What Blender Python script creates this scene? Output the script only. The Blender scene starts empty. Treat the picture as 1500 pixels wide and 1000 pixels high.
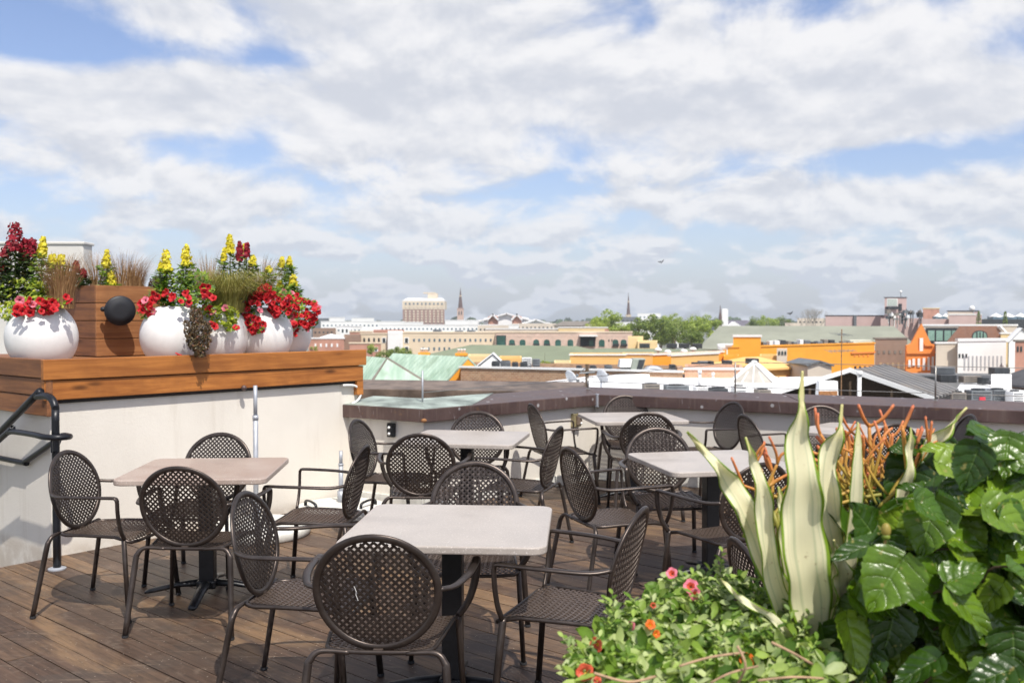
import bpy, math, random
from mathutils import Vector, Matrix
random.seed(7)
R = math.radians; PI = math.pi
S = bpy.context.scene; COL = S.collection
F = 1400.0; EYE = 1.6; PITCH = math.atan(32/1400)
CP, SP = math.cos(PITCH), math.sin(PITCH)

# ------------------------------------------------------------------ camera
cam = bpy.data.objects.new('camera', bpy.data.cameras.new('camera')); COL.objects.link(cam)
cam.location = (0, 0, EYE); cam.rotation_euler = (R(90)-PITCH, 0, 0)
cam.data.sensor_width = 36; cam.data.lens = 36*F/1500
cam.data.clip_start = .05; cam.data.clip_end = 9000
cam.data.dof.use_dof = True; cam.data.dof.focus_distance = 3.6; cam.data.dof.aperture_fstop = 6.5
S.camera = cam
S.view_settings.view_transform = 'Standard'; S.view_settings.look = 'None'
S.view_settings.exposure = 0.40; S.view_settings.gamma = 1
S.cycles.max_bounces = 6; S.cycles.diffuse_bounces = 3; S.cycles.transparent_max_bounces = 8

# ------------------------------------------------------------------ sun
SUN_EL, SUN_AZ = 57, math.atan2(.42, -.91)         # azimuth: direction to the sun measured as atan2(x, y)
sun = bpy.data.objects.new('sun', bpy.data.lights.new('sun', 'SUN')); COL.objects.link(sun)
sun.data.energy = 3.8; sun.data.angle = R(.6); sun.data.color = (1, .95, .87)
sd = Vector((math.sin(SUN_AZ)*math.cos(R(SUN_EL)), math.cos(SUN_AZ)*math.cos(R(SUN_EL)), math.sin(R(SUN_EL))))
sun.rotation_euler = (-sd).to_track_quat('-Z', 'Y').to_euler()

# ------------------------------------------------------------------ node helper
class NT:
    def __init__(s, tree): s.t = tree; s.n = tree.nodes; s.l = tree.links
    def add(s, typ, **kw):
        n = s.n.new(typ)
        for k, v in kw.items():
            if k.startswith('i_'):
                key = k[2:].replace('_', ' ')
                n.inputs[key].default_value = v
            else: setattr(n, k, v)
        return n
    def link(s, a, b): s.l.new(a, b)
    def math(s, op, a, b=None, c=None, clamp=False):
        n = s.n.new('ShaderNodeMath'); n.operation = op; n.use_clamp = clamp
        for i, x in enumerate((a, b, c)):
            if x is None: continue
            if isinstance(x, (int, float)): n.inputs[i].default_value = x
            else: s.l.new(x, n.inputs[i])
        return n.outputs[0]
    def mix(s, fac, a, b, mode='MIX'):
        n = s.n.new('ShaderNodeMix'); n.data_type = 'RGBA'; n.blend_type = mode; n.clamp_factor = True
        for i, x in ((0, fac), (6, a), (7, b)):
            if isinstance(x, (int, float)): n.inputs[i].default_value = x
            elif isinstance(x, (tuple, list)): n.inputs[i].default_value = (x[0], x[1], x[2], 1)
            else: s.l.new(x, n.inputs[i])
        return n.outputs[2]
    def ramp(s, fac, lo, hi):
        n = s.n.new('ShaderNodeMapRange'); n.inputs[1].default_value = lo; n.inputs[2].default_value = hi
        n.interpolation_type = 'SMOOTHSTEP'
        s.l.new(fac, n.inputs[0]); return n.outputs[0]
    def noise(s, vec, scale, detail=4, rough=.55, dist=0, out=0):
        n = s.n.new('ShaderNodeTexNoise'); n.inputs['Scale'].default_value = scale
        n.inputs['Detail'].default_value = detail; n.inputs['Roughness'].default_value = rough
        n.inputs['Distortion'].default_value = dist
        if vec is not None: s.l.new(vec, n.inputs['Vector'])
        return n.outputs[out]
    def mapping(s, vec, scale=(1, 1, 1), rot=(0, 0, 0), loc=(0, 0, 0)):
        n = s.n.new('ShaderNodeMapping'); n.inputs['Scale'].default_value = scale
        n.inputs['Rotation'].default_value = rot; n.inputs['Location'].default_value = loc
        s.l.new(vec, n.inputs['Vector']); return n.outputs[0]
    def bump(s, h, strength, dist=.01):
        n = s.n.new('ShaderNodeBump'); n.inputs['Strength'].default_value = strength
        n.inputs['Distance'].default_value = dist; s.l.new(h, n.inputs['Height']); return n.outputs[0]

# ------------------------------------------------------------------ world: Nishita sky with cumulus
W = bpy.data.worlds.new('World'); S.world = W; W.use_nodes = True
t = NT(W.node_tree); t.n.clear()
out = t.add('ShaderNodeOutputWorld'); bg = t.add('ShaderNodeBackground')
sky = t.add('ShaderNodeTexSky', sky_type='NISHITA', sun_disc=False, sun_elevation=R(SUN_EL), sun_rotation=SUN_AZ)
sky.air_density = 1.0; sky.dust_density = 1.2; sky.ozone_density = 1.6
tc = t.add('ShaderNodeTexCoord').outputs['Generated']
nrm = t.add('ShaderNodeVectorMath', operation='NORMALIZE'); t.link(tc, nrm.inputs[0])
sep = t.add('ShaderNodeSeparateXYZ'); t.link(nrm.outputs[0], sep.inputs[0])
X, Y, Z = sep.outputs
az = t.math('ARCTAN2', X, Y); el = t.math('ARCSINE', Z)
zz = t.math('ADD', t.math('MAXIMUM', Z, 0.0), .10)
cx = t.math('DIVIDE', X, zz); cy = t.math('DIVIDE', Y, zz)
comb = t.add('ShaderNodeCombineXYZ'); t.link(cx, comb.inputs[0]); t.link(cy, comb.inputs[1])
P = t.mapping(comb.outputs[0], scale=(1.0, .8, 1), loc=(3.1, 7.7, 0))
n1 = t.noise(P, 1.05, 9, .56, .15)
# cloud field in (azimuth, elevation): smaller and flatter billows towards the horizon
def qv(de, da, k):
    c = t.add('ShaderNodeCombineXYZ'); t.link(t.math('ADD', az, da), c.inputs[0]); t.link(t.math('MULTIPLY', t.math('ADD', el, de), k), c.inputs[1]); return c.outputs[0]
wlo = t.ramp(el, .03, .12); whi = t.ramp(el, .10, .26)
def field(de, da):
    A_ = t.noise(t.mapping(qv(de, da, 1.7), loc=(5.3, 1.2, 0)), 4.2, 11, .56, .2)
    B_ = t.noise(t.mapping(qv(de*.7, da*.7, 1.8), loc=(2.1, 7.2, 3)), 8.5, 10, .56, .2)
    C_ = t.noise(t.mapping(qv(de*.4, da*.4, 1.9), loc=(9.1, 4.4, 6)), 15, 9, .52, .15)
    C_ = t.math('ADD', .49, t.math('MULTIPLY', t.math('SUBTRACT', C_, .49), 2.3)); mx = lambda f, a, b: t.math('ADD', a, t.math('MULTIPLY', f, t.math('SUBTRACT', b, a)))
    return mx(whi, mx(wlo, C_, B_), A_)
d0 = field(0, 0); d1 = field(.016, .006)
dens = t.math('ADD', .5, t.math('MULTIPLY', t.math('SUBTRACT', d0, .49), 1.7))
blobs = [  # centre (px, py) and half size in the photograph's pixels turned into azimuth / elevation, weight
    (60, 55, 80, 32, -.36), (185, 70, 120, 22, -.34), (300, 222, 110, 26, -.20), (370, 240, 50, 26, -.18), (210, 288, 110, 16, -.22),
    (400, 86, 60, 12, -.18), (942, 35, 22, 26, -.22), (1480, 62, 55, 34, -.42), (1250, 236, 120, 20, -.27), (1390, 225, 130, 22, -.20),
    (1260, 350, 90, 24, -.17), (830, 322, 80, 12, -.22), (1040, 345, 60, 14, -.2), (700, 400, 200, 14, -.08), (1200, 400, 200, 14, -.10), (470, 255, 30, 18, -.10), (700, 20, 60, 30, .05), (30, 305, 60, 12, -.14),
    (650, 110, 560, 90, .17), (1080, 130, 330, 120, .19), (260, 140, 260, 34, .16), (90, 230, 110, 44, .17), (330, 305, 95, 40, .15),
    (1150, 300, 115, 34, .34), (940, 370, 34, 22, .34), (1142, 365, 34, 12, .30), (550, 372, 50, 14, .22), (610, 330, 60, 20, .2), (1330, 375, 60, 12, .2), (780, 395, 60, 10, .2), (1475, 375, 40, 12, .2), (1430, 320, 90, 36, .13), (880, 300, 150, 22, .12),
    (560, 190, 150, 60, .13), (700, 330, 200, 30, .08), (1050, 385, 44, 12, .08), (600, 260, 100, 30, .07), (1400, 150, 120, 50, .12), (480, 390, 200, 14, .04)]
acc = dens
for (px, py, rx, ry, am) in blobs:
    a0, e0 = math.atan((px-750)/F), math.atan((468-py)/F*math.cos(math.atan((px-750)/F)))
    u = t.math('DIVIDE', t.math('SUBTRACT', az, a0), rx/F*1.15)
    v = t.math('DIVIDE', t.math('SUBTRACT', el, e0), ry/F*1.15)
    q = t.math('ADD', t.math('MULTIPLY', u, u), t.math('MULTIPLY', v, v))
    g = t.math('EXPONENT', t.math('MULTIPLY', q, -1.0))
    acc = t.math('MULTIPLY_ADD', g, am*(.85 if am < 0 else 1), acc)
mask = t.ramp(acc, .37, .66)
skyc = t.add('ShaderNodeMix', data_type='RGBA', blend_type='MULTIPLY'); skyc.inputs[0].default_value = 1
t.link(sky.outputs[0], skyc.inputs[6]); skyc.inputs[7].default_value = (.118, .113, .126, 1)
lit = t.math('ADD', .5, t.math('MULTIPLY', t.math('SUBTRACT', d0, d1), 5.0))        # sun-side of each billow
thick = t.ramp(acc, .56, .92)
shade = t.ramp(t.math('SUBTRACT', lit, t.math('MULTIPLY', thick, .18)), .02, .80)
cloudc = t.mix(shade, (.52, .54, .59), (.735, .73, .735))
c1 = t.mix(t.math('MULTIPLY', mask, .96), skyc.outputs[2], cloudc)
hz = t.ramp(el, .17, -.015)
c2 = t.mix(t.math('MULTIPLY', hz, .45), c1, (.49, .585, .71))
t.link(c2, bg.inputs['Color']); bg.inputs['Strength'].default_value = 1.0
t.link(bg.outputs[0], out.inputs[0])

# ------------------------------------------------------------------ materials
MATS = {}
def newmat(name):
    m = bpy.data.materials.new(name); m.use_nodes = True
    t = NT(m.node_tree); b = m.node_tree.nodes['Principled BSDF']; MATS[name] = m
    return m, t, b
def C3(h):   # sRGB hex -> linear
    v = [int(h[i:i+2], 16)/255 for i in (0, 2, 4)]
    return tuple(x/12.92 if x <= .04045 else ((x+.055)/1.055)**2.4 for x in v)
def objco(t): return t.add('ShaderNodeTexCoord').outputs['Object']
def plain(name, col, rough=.6, metal=0, var=.15, scale=6, bump=0, bscale=40, spec=.5, rnd=0, coat=0):
    m, t, b = newmat(name); co = objco(t)
    n = t.noise(co, scale, 5, .6)
    f = t.ramp(n, .3, .7)
    lo = tuple(c*(1-var) for c in col); hi = tuple(min(1, c*(1+var)) for c in col)
    c = t.mix(f, lo, hi)
    if rnd:
        oi = t.add('ShaderNodeObjectInfo').outputs['Random']
        c = t.mix(rnd, c, t.mix(oi, tuple(x*.6 for x in col), tuple(min(1, x*1.35) for x in col)))
    t.link(c, b.inputs['Base Color'])
    b.inputs['Roughness'].default_value = rough; b.inputs['Metallic'].default_value = metal
    b.inputs['Specular IOR Level'].default_value = spec; b.inputs['Coat Weight'].default_value = coat
    if bump: t.link(t.bump(t.noise(co, bscale, 4, .6), bump), b.inputs['Normal'])
    return m
def leafmat(name, cols, trans=.35, rough=.45, spec=.5, veins=False, uvstripe=False):
    m, t, b = newmat(name); ri = t.add('ShaderNodeNewGeometry').outputs['Random Per Island']
    cr = t.add('ShaderNodeValToRGB'); els = cr.color_ramp.elements
    while len(els) < len(cols): els.new(.5)
    for i, c in enumerate(cols): els[i].position = i/(len(cols)-1); els[i].color = (*c, 1)
    t.link(ri, cr.inputs[0]); col = cr.outputs[0]
    co = objco(t)
    if veins:
        uv = t.add('ShaderNodeUVMap').outputs[0]; sp = t.add('ShaderNodeSeparateXYZ'); t.link(uv, sp.inputs[0])
        a = t.math('ABSOLUTE', t.math('SUBTRACT', sp.outputs[0], .5))
        # side veins run up and out from the midrib
        s_ = t.math('SUBTRACT', sp.outputs[1], t.math('MULTIPLY', a, .62))
        wob = t.noise(co, 9, 3, .5)
        w = t.math('ABSOLUTE', t.math('SINE', t.math('ADD', t.math('MULTIPLY', s_, 15.0), t.math('MULTIPLY', wob, 2.2))))
        side = t.ramp(w, .09, .01); mid = t.ramp(a, .022, .005)
        vv = t.math('MAXIMUM', t.math('MULTIPLY', side, .55), mid)
        dark = t.noise(co, 22, 4, .6)
        col = t.mix(t.ramp(dark, .35, .7), t.mix(.38, col, (.005, .02, .004)), col)
        col = t.mix(t.math('MULTIPLY', vv, .42), col, (.16, .26, .06))
        col = t.mix(t.math('MULTIPLY', t.ramp(t.noise(co, 70, 2, .5), .66, .72), .6), col, (.30, .26, .08))
        h = t.math('ADD', t.math('MULTIPLY', t.math('POWER', w, .5), .7), t.math('ADD', t.math('MULTIPLY', t.ramp(a, .0, .06), .5), t.noise(co, 45, 3, .6)))
        t.link(t.bump(h, .85, .003), b.inputs['Normal'])
    else:
        col = t.mix(t.math('MULTIPLY', t.ramp(t.noise(co, 30, 3), .4, .7), .25), col, tuple(c*.5 for c in cols[0]))
    t.link(col, b.inputs['Base Color'])
    b.inputs['Roughness'].default_value = rough; b.inputs['Specular IOR Level'].default_value = spec
    tr = t.add('ShaderNodeBsdfTranslucent'); t.link(t.mix(1, col, (1.35, 1.35, .7) if cols[0][1] > cols[0][0]*1.1 else (1, 1, 1), 'MULTIPLY'), tr.inputs[0])
    mx = t.add('ShaderNodeMixShader'); mx.inputs[0].default_value = trans
    t.link(b.outputs[0], mx.inputs[1]); t.link(tr.outputs[0], mx.inputs[2])
    t.link(mx.outputs[0], m.node_tree.nodes['Material Output'].inputs[0])
    return m

def woodmat(name, c1, c2, c3, ang, rough=.55, knots=True, vert=False, blotch=.0):
    m, t, b = newmat(name); co = objco(t)
    r = t.mapping(co, rot=(0, 0, -ang)); g = t.mapping(r, scale=(1.6, 22, 22))
    ri = t.add('ShaderNodeNewGeometry').outputs['Random Per Island']
    off = t.add('ShaderNodeVectorMath', operation='ADD'); t.link(g, off.inputs[0])
    cc = t.add('ShaderNodeCombineXYZ'); t.link(t.math('MULTIPLY', ri, 40), cc.inputs[0]); t.link(t.math('MULTIPLY', ri, 91), cc.inputs[1])
    t.link(cc.outputs[0], off.inputs[1]); g = off.outputs[0]
    n = t.noise(g, 1.0, 7, .62, .6); n2 = t.noise(r, 2.2, 4, .6, .3)
    c = t.mix(t.ramp(n, .32, .68), c1, c2)
    ng = t.noise(t.mapping(g, scale=(1.3, 3.5, 3.5)), 1.0, 6, .7, 1.2); c = t.mix(t.math('MULTIPLY', t.ramp(ng, .54, .64), .45), c, tuple(x*.42 for x in c1))
    c = t.mix(t.math('MULTIPLY', t.ramp(n2, .45, .75), .55), c, c3)
    c = t.mix(t.math('MULTIPLY', ri, .45), c, tuple(x*.55 for x in c2))
    if knots:
        vo = t.add('ShaderNodeTexVoronoi'); vo.inputs['Scale'].default_value = 1.0
        t.link(t.mapping(r, scale=(2.1, 7, 7)), vo.inputs['Vector'])
        c = t.mix(t.math('MULTIPLY', t.ramp(vo.outputs[0], .20, .05), .85), c, tuple(x*.25 for x in c1))
    if blotch:
        c = t.mix(t.math('MULTIPLY', t.ramp(t.noise(co, 1.1, 5, .65, .5), .42, .68), blotch), c, (.13, .105, .085))
    t.link(c, b.inputs['Base Color']); b.inputs['Roughness'].default_value = rough
    b.inputs['Specular IOR Level'].default_value = .35
    t.link(t.bump(n, .35, .004), b.inputs['Normal'])
    return m

ANG_B = math.atan2(1.2, 1.0)       # direction of the timber wall on the left
DECK_ANG = R(-41)
# deck boards: dark weathered planks, scratched
def deckmat():
    m, t, b = newmat('deck_wood'); co = objco(t)
    r = t.mapping(co, rot=(0, 0, -DECK_ANG)); ri = t.add('ShaderNodeNewGeometry').outputs['Random Per Island']
    cc = t.add('ShaderNodeCombineXYZ'); t.link(t.math('MULTIPLY', ri, 57), cc.inputs[0]); t.link(t.math('MULTIPLY', ri, 33), cc.inputs[1])
    off = t.add('ShaderNodeVectorMath', operation='ADD'); t.link(r, off.inputs[0]); t.link(cc.outputs[0], off.inputs[1])
    n = t.noise(t.mapping(off.outputs[0], scale=(1.4, 26, 10)), 1.0, 8, .65, .7)
    cr = t.add('ShaderNodeValToRGB'); e = cr.color_ramp.elements
    for _ in range(3): e.new(.5)
    for i, (p, c) in enumerate([(0, (.075, .048, .034)), (.3, (.105, .066, .045)), (.6, (.085, .058, .043)), (.8, (.125, .078, .049)), (1, (.19, .120, .068))]):
        e[i].position = p; e[i].color = (*c, 1)
    t.link(ri, cr.inputs[0])
    c = t.mix(t.ramp(n, .3, .72), t.mix(1, cr.outputs[0], (.55, .52, .5), 'MULTIPLY'), t.mix(1, cr.outputs[0], (1.25, 1.2, 1.15), 'MULTIPLY'))
    big = t.noise(co, 1.5, 6, .62, .8)
    c = t.mix(t.math('MULTIPLY', t.ramp(big, .47, .62), .5), c, (.070, .055, .045))
    big2 = t.noise(t.mapping(r, scale=(.8, 2.5, 1), loc=(3, 9, 0)), 1.3, 6, .6, .5)
    c = t.mix(t.math('MULTIPLY', t.ramp(big2, .52, .68), .7), c, (.25, .155, .082))
    # pale scratches and specks
    for k, (ang, sc) in enumerate(((.5, 1), (2.1, 1.3), (-.4, .8))):
        s1 = t.noise(t.mapping(co, rot=(0, 0, ang), scale=(1.1*sc, 34, 1), loc=(k*7, 3*k, 0)), 1.0, 2, .5, 1.6)
        g = t.noise(co, 2.3+k, 3, .5)
        c = t.mix(t.math('MULTIPLY', t.math('MULTIPLY', t.ramp(s1, .655, .70), t.ramp(g, .45, .58)), .35), c, (.30, .22, .15))
    sp = t.add('ShaderNodeTexVoronoi'); sp.inputs['Scale'].default_value = 26; t.link(co, sp.inputs['Vector'])
    c = t.mix(t.math('MULTIPLY', t.ramp(sp.outputs[0], .11, .05), .7), c, (.5, .42, .33)); fine = t.noise(t.mapping(r, scale=(5, 60, 1)), 1.0, 6, .75, .4); c = t.mix(t.math('MULTIPLY', t.ramp(fine, .50, .62), .45), c, (.035, .026, .020)); c = t.mix(t.math('MULTIPLY', t.ramp(t.noise(co, 9, 8, .75, 1.0), .53, .66), .40), c, (.20, .15, .11))
    t.link(c, b.inputs['Base Color'])
    t.link(t.math('MULTIPLY_ADD', big, .35, .34), b.inputs['Roughness']); b.inputs['Specular IOR Level'].default_value = .4
    t.link(t.bump(n, .5, .004), b.inputs['Normal'])
    return m
M_DECK = deckmat()
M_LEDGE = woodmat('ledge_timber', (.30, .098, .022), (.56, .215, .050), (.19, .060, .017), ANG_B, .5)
M_LEDGE_END = woodmat('ledge_timber_shaded', (.17, .07, .035), (.33, .14, .055), (.12, .05, .025), ANG_B+R(90), .6)  # ledge timber darkened: weaker sun on the left-hand faces put into the colour
M_BOX = woodmat('planter_cedar', (.26, .105, .04), (.44, .20, .08), (.17, .07, .03), ANG_B, .6, knots=False)
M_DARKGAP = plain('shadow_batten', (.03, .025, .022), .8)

def stucco():
    m, t, b = newmat('cream_stucco'); co = objco(t)
    n = t.noise(co, .9, 6, .6); f = t.noise(co, 55, 3, .5)
    c = t.mix(t.ramp(n, .35, .7), (.70, .655, .585), (.77, .725, .65))
    st = t.noise(t.mapping(co, scale=(7, 7, .7)), 1.0, 4, .6)
    c = t.mix(t.math('MULTIPLY', t.ramp(st, .55, .75), .30), c, (.50, .44, .36))
    sp = t.add('ShaderNodeSeparateXYZ'); t.link(co, sp.inputs[0])
    low = t.math('MULTIPLY', t.ramp(sp.outputs[2], .10, .0), t.ramp(t.noise(co, 5, 5, .6), .35, .6))
    c = t.mix(t.math('MULTIPLY', low, .5), c, (.38, .30, .22))
    t.link(c, b.inputs['Base Color']); b.inputs['Roughness'].default_value = .85
    b.inputs['Specular IOR Level'].default_value = .2
    t.link(t.bump(t.math('ADD', f, t.noise(co, 140, 3, .6)), .28, .004), b.inputs['Normal']); return m
M_STUCCO = stucco()
def capmat():
    m, t, b = newmat('bronze_flashing'); co = objco(t)
    n = t.noise(co, 3.2, 6, .6, .4)
    c = t.mix(t.ramp(n, .3, .7), (.085, .052, .048), (.135, .088, .078))
    # whitish droppings and scratches
    s1 = t.noise(t.mapping(co, rot=(0, 0, .8), scale=(6, 60, 6)), 1.0, 3, .5, 1.2)
    c = t.mix(t.math('MULTIPLY', t.ramp(s1, .68, .76), .55), c, (.42, .40, .42))
    v = t.add('ShaderNodeTexVoronoi'); v.inputs['Scale'].default_value = 5.5; t.link(co, v.inputs['Vector'])
    c = t.mix(t.math('MULTIPLY', t.ramp(v.outputs[0], .12, .06), .7), c, (.6, .6, .6))
    dr = t.noise(t.mapping(co, scale=(22, 22, 1.2)), 1.0, 4, .6); c = t.mix(t.math('MULTIPLY', t.ramp(dr, .52, .66), .4), c, (.20, .15, .125))
    ed = t.noise(co, 14, 5, .7)
    c = t.mix(t.math('MULTIPLY', t.ramp(ed, .58, .70), .45), c, (.22, .12, .06))
    t.link(c, b.inputs['Base Color']); b.inputs['Metallic'].default_value = .35
    t.link(t.math('MULTIPLY_ADD', n, .3, .28), b.inputs['Roughness'])
    t.link(t.bump(n, .2, .01), b.inputs['Normal']); return m
M_CAP = capmat()
M_PATINA = plain('verdigris_flashing', (.30, .35, .31), .55, .2, .5, 3.5, .2, 12)
M_OLDCAP = plain('weathered_brown_flashing', (.17, .125, .095), .5, .3, .45, 4, .2, 12)
M_CHAIR = None
def chairmat():
    m, t, b = newmat('bronze_powder_coat'); co = objco(t)
    oi = t.add('ShaderNodeObjectInfo').outputs['Random']
    n = t.noise(co, 11, 5, .6)
    c = t.mix(t.ramp(n, .3, .75), (.060, .047, .041), (.105, .085, .075))
    g = t.add('ShaderNodeNewGeometry').outputs['Pointiness']
    c = t.mix(t.math('MULTIPLY', t.ramp(g, .52, .60), .5), c, (.30, .22, .17))
    oi = t.add('ShaderNodeObjectInfo').outputs['Random']; du = t.noise(co, 3.5, 6, .65, .5); c = t.mix(t.math('MULTIPLY', t.ramp(du, .50, .72), .30), c, (.20, .175, .16)); c = t.mix(t.math('MULTIPLY', oi, .25), c, (.05, .04, .034))
    t.link(c, b.inputs['Base Color']); b.inputs['Metallic'].default_value = .72
    t.link(t.math('MULTIPLY_ADD', n, .22, .27), b.inputs['Roughness'])
    t.link(t.bump(t.noise(co, 260, 2), .12, .001), b.inputs['Normal']); return m
M_CHAIR = chairmat()
M_TIP = plain('black_rubber', (.02, .02, .022), .7)
def topmat(name, c1, c2):
    m, t, b = newmat(name); co = objco(t)
    n = t.noise(co, 4, 6, .6, .3); sp = t.noise(co, 170, 2, .6)
    c = t.mix(t.ramp(n, .3, .7), c1, c2)
    c = t.mix(t.math('MULTIPLY', t.ramp(sp, .60, .68), .5), c, tuple(x*.5 for x in c1))
    st = t.noise(co, 2.2, 7, .68, .9); c = t.mix(t.math('MULTIPLY', t.ramp(st, .50, .66), .35), c, tuple(x*.72 for x in c1)); oi = t.add('ShaderNodeObjectInfo').outputs['Random']; c = t.mix(t.math('MULTIPLY', oi, .25), c, tuple(x*.8 for x in c2))
    c = t.mix(t.math('MULTIPLY', t.ramp(t.noise(co, 130, 2, .5), .62, .70), .5), c, (.75, .70, .66))
    t.link(c, b.inputs['Base Color']); t.link(t.math('MULTIPLY_ADD', n, .3, .18), b.inputs['Roughness'])
    b.inputs['Specular IOR Level'].default_value = .5; return m
M_TOP = topmat('grey_pink_terrazzo', (.39, .345, .305), (.48, .43, .385))
M_TOPR = topmat('rosy_terrazzo', (.37, .28, .235), (.46, .38, .325))
M_BLACK = plain('black_powder_coat', (.012, .013, .016), .38, .2, .3, 14, .1, 60)
M_RAIL = plain('black_rail_paint', (.010, .011, .015), .38, .2, .3, 8)
M_GALV = plain('galvanised_tube', (.42, .44, .48), .5, .35, .15, 10)
M_WHITEP = plain('white_plastic_shell', (.80, .79, .77), .42, 0, .05, 5)
M_BASEW = plain('chalky_white_base', (.68, .67, .62), .6, 0, .18, 7, .15, 30)
M_RUST = plain('rust_stain', (.28, .13, .05), .9, 0, .4, 20)
M_CABLE = plain('steel_cable', (.30, .29, .27), .4, .8)
M_SPK = plain('speaker_black', (.012, .013, .018), .55, 0, .2, 30)

# ------------------------------------------------------------------ mesh builder
class MB:
    def __init__(s): s.v = []; s.f = []; s.m = []; s.uv = {}
    def q(s, *ids, mi=0): s.f.append(tuple(ids)); s.m.append(mi)
    def add(s, vs): i = len(s.v); s.v += [Vector(a) for a in vs]; return i
    def box(s, c, sz, ex=(1, 0, 0), ey=None, ez=(0, 0, 1), mi=0):
        ex = Vector(ex).normalized(); ez = Vector(ez).normalized()
        ey = Vector(ey).normalized() if ey else ez.cross(ex).normalized()
        c = Vector(c); i = s.add([c+ex*(a*sz[0]/2)+ey*(b*sz[1]/2)+ez*(d*sz[2]/2) for d in (-1, 1) for b in (-1, 1) for a in (-1, 1)])
        for f in ((0, 2, 3, 1), (4, 5, 7, 6), (0, 1, 5, 4), (2, 6, 7, 3), (0, 4, 6, 2), (1, 3, 7, 5)): s.q(*[i+k for k in f], mi=mi)
        return s
    def prism(s, poly, z0, z1, mi=0):     # poly counter-clockwise in xy
        n = len(poly); i = s.add([(p[0], p[1], z0) for p in poly]+[(p[0], p[1], z1) for p in poly])
        s.q(*[i+k for k in reversed(range(n))], mi=mi); s.q(*[i+n+k for k in range(n)], mi=mi)
        for k in range(n): s.q(i+k, i+(k+1) % n, i+n+(k+1) % n, i+n+k, mi=mi)
        return s
    def hull(s, bot, top, mi=0):          # two matching rings of 3-D points, closed solid
        n = len(bot); i = s.add(list(bot)+list(top))
        s.q(*[i+k for k in reversed(range(n))], mi=mi); s.q(*[i+n+k for k in range(n)], mi=mi)
        for k in range(n): s.q(i+k, i+(k+1) % n, i+n+(k+1) % n, i+n+k, mi=mi)
        return s
    def slab(s, pts, th, mi=0):
        pts = [Vector(p) for p in pts]; n = (pts[1]-pts[0]).cross(pts[2]-pts[0]).normalized()
        return s.hull([p-n*th for p in pts], pts, mi)
    def tube(s, path, ra, rb=None, n=8, up=(0, 0, 1), cap=True, mi=0, sub=0):
        P = [Vector(p) for p in path]
        rad = ra if isinstance(ra, (list, tuple)) else [ra]*len(P)
        rbd = [None]*len(P) if rb is None else (rb if isinstance(rb, (list, tuple)) else [rb]*len(P))
        if sub and len(P) > 2: P, rad, rbd = smooth_path(P, rad, rbd, sub)
        T = []
        for i in range(len(P)):
            d = P[min(i+1, len(P)-1)]-P[max(i-1, 0)]
            T.append(d.normalized() if d.length > 1e-9 else Vector((0, 0, 1)))
        u = Vector(up); u = u-T[0]*u.dot(T[0])
        if u.length < 1e-4: u = Vector((1, 0, 0)); u = u-T[0]*u.dot(T[0])
        u.normalize(); base = len(s.v)
        for i, p in enumerate(P):
            u = u-T[i]*u.dot(T[i])
            u = u.normalized() if u.length > 1e-6 else Vector((1, 0, 0))
            w = T[i].cross(u); a = rad[i]; b = rbd[i] if rbd[i] is not None else a
            s.v += [p+w*(a*math.cos(2*PI*k/n))+u*(b*math.sin(2*PI*k/n)) for k in range(n)]
        for i in range(len(P)-1):
            for k in range(n):
                a = base+i*n; s.q(a+k, a+(k+1) % n, a+n+(k+1) % n, a+n+k, mi=mi)
        if cap:
            s.q(*[base+k for k in reversed(range(n))], mi=mi); s.q(*[base+(len(P)-1)*n+k for k in range(n)], mi=mi)
        return s
    def ring(s, pts, ra, rb, ups, n=8, mi=0):          # closed loop tube; ups = per-point up vector
        base = len(s.v); N = len(pts); pts = [Vector(p) for p in pts]
        for i, p in enumerate(pts):
            T = (pts[(i+1) % N]-pts[i-1]).normalized(); u = Vector(ups[i]); u = (u-T*u.dot(T)).normalized(); w = T.cross(u)
            s.v += [p+w*(ra*math.cos(2*PI*k/n))+u*(rb*math.sin(2*PI*k/n)) for k in range(n)]
        for i in range(N):
            a = base+i*n; b = base+((i+1) % N)*n
            for k in range(n): s.q(a+k, a+(k+1) % n, b+(k+1) % n, b+k, mi=mi)
        return s
    def lathe(s, c, prof, n=32, mi=0):
        base = len(s.v); c = Vector(c)
        for (r, z) in prof: s.v += [c+Vector((r*math.cos(2*PI*k/n), r*math.sin(2*PI*k/n), z)) for k in range(n)]
        for i in range(len(prof)-1):
            for k in range(n):
                a = base+i*n; s.q(a+k, a+(k+1) % n, a+n+(k+1) % n, a+n+k, mi=mi)
        s.q(*[base+k for k in reversed(range(n))], mi=mi); s.q(*[base+(len(prof)-1)*n+k for k in range(n)], mi=mi)
        return s
    def ball(s, c, r, n=8, m=5, sc=(1, 1, 1), mi=0):
        return s.lathe_v(c, [(r*math.sin(PI*i/m), -r*math.cos(PI*i/m)) for i in range(m+1)], n, sc, mi)
    def lathe_v(s, c, prof, n, sc, mi=0):
        base = len(s.v); c = Vector(c)
        for (r, z) in prof:
            r = max(r, 1e-4); s.v += [c+Vector((r*math.cos(2*PI*k/n)*sc[0], r*math.sin(2*PI*k/n)*sc[1], z*sc[2])) for k in range(n)]
        for i in range(len(prof)-1):
            for k in range(n):
                a = base+i*n; s.q(a+k, a+(k+1) % n, a+n+(k+1) % n, a+n+k, mi=mi)
        return s
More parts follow.
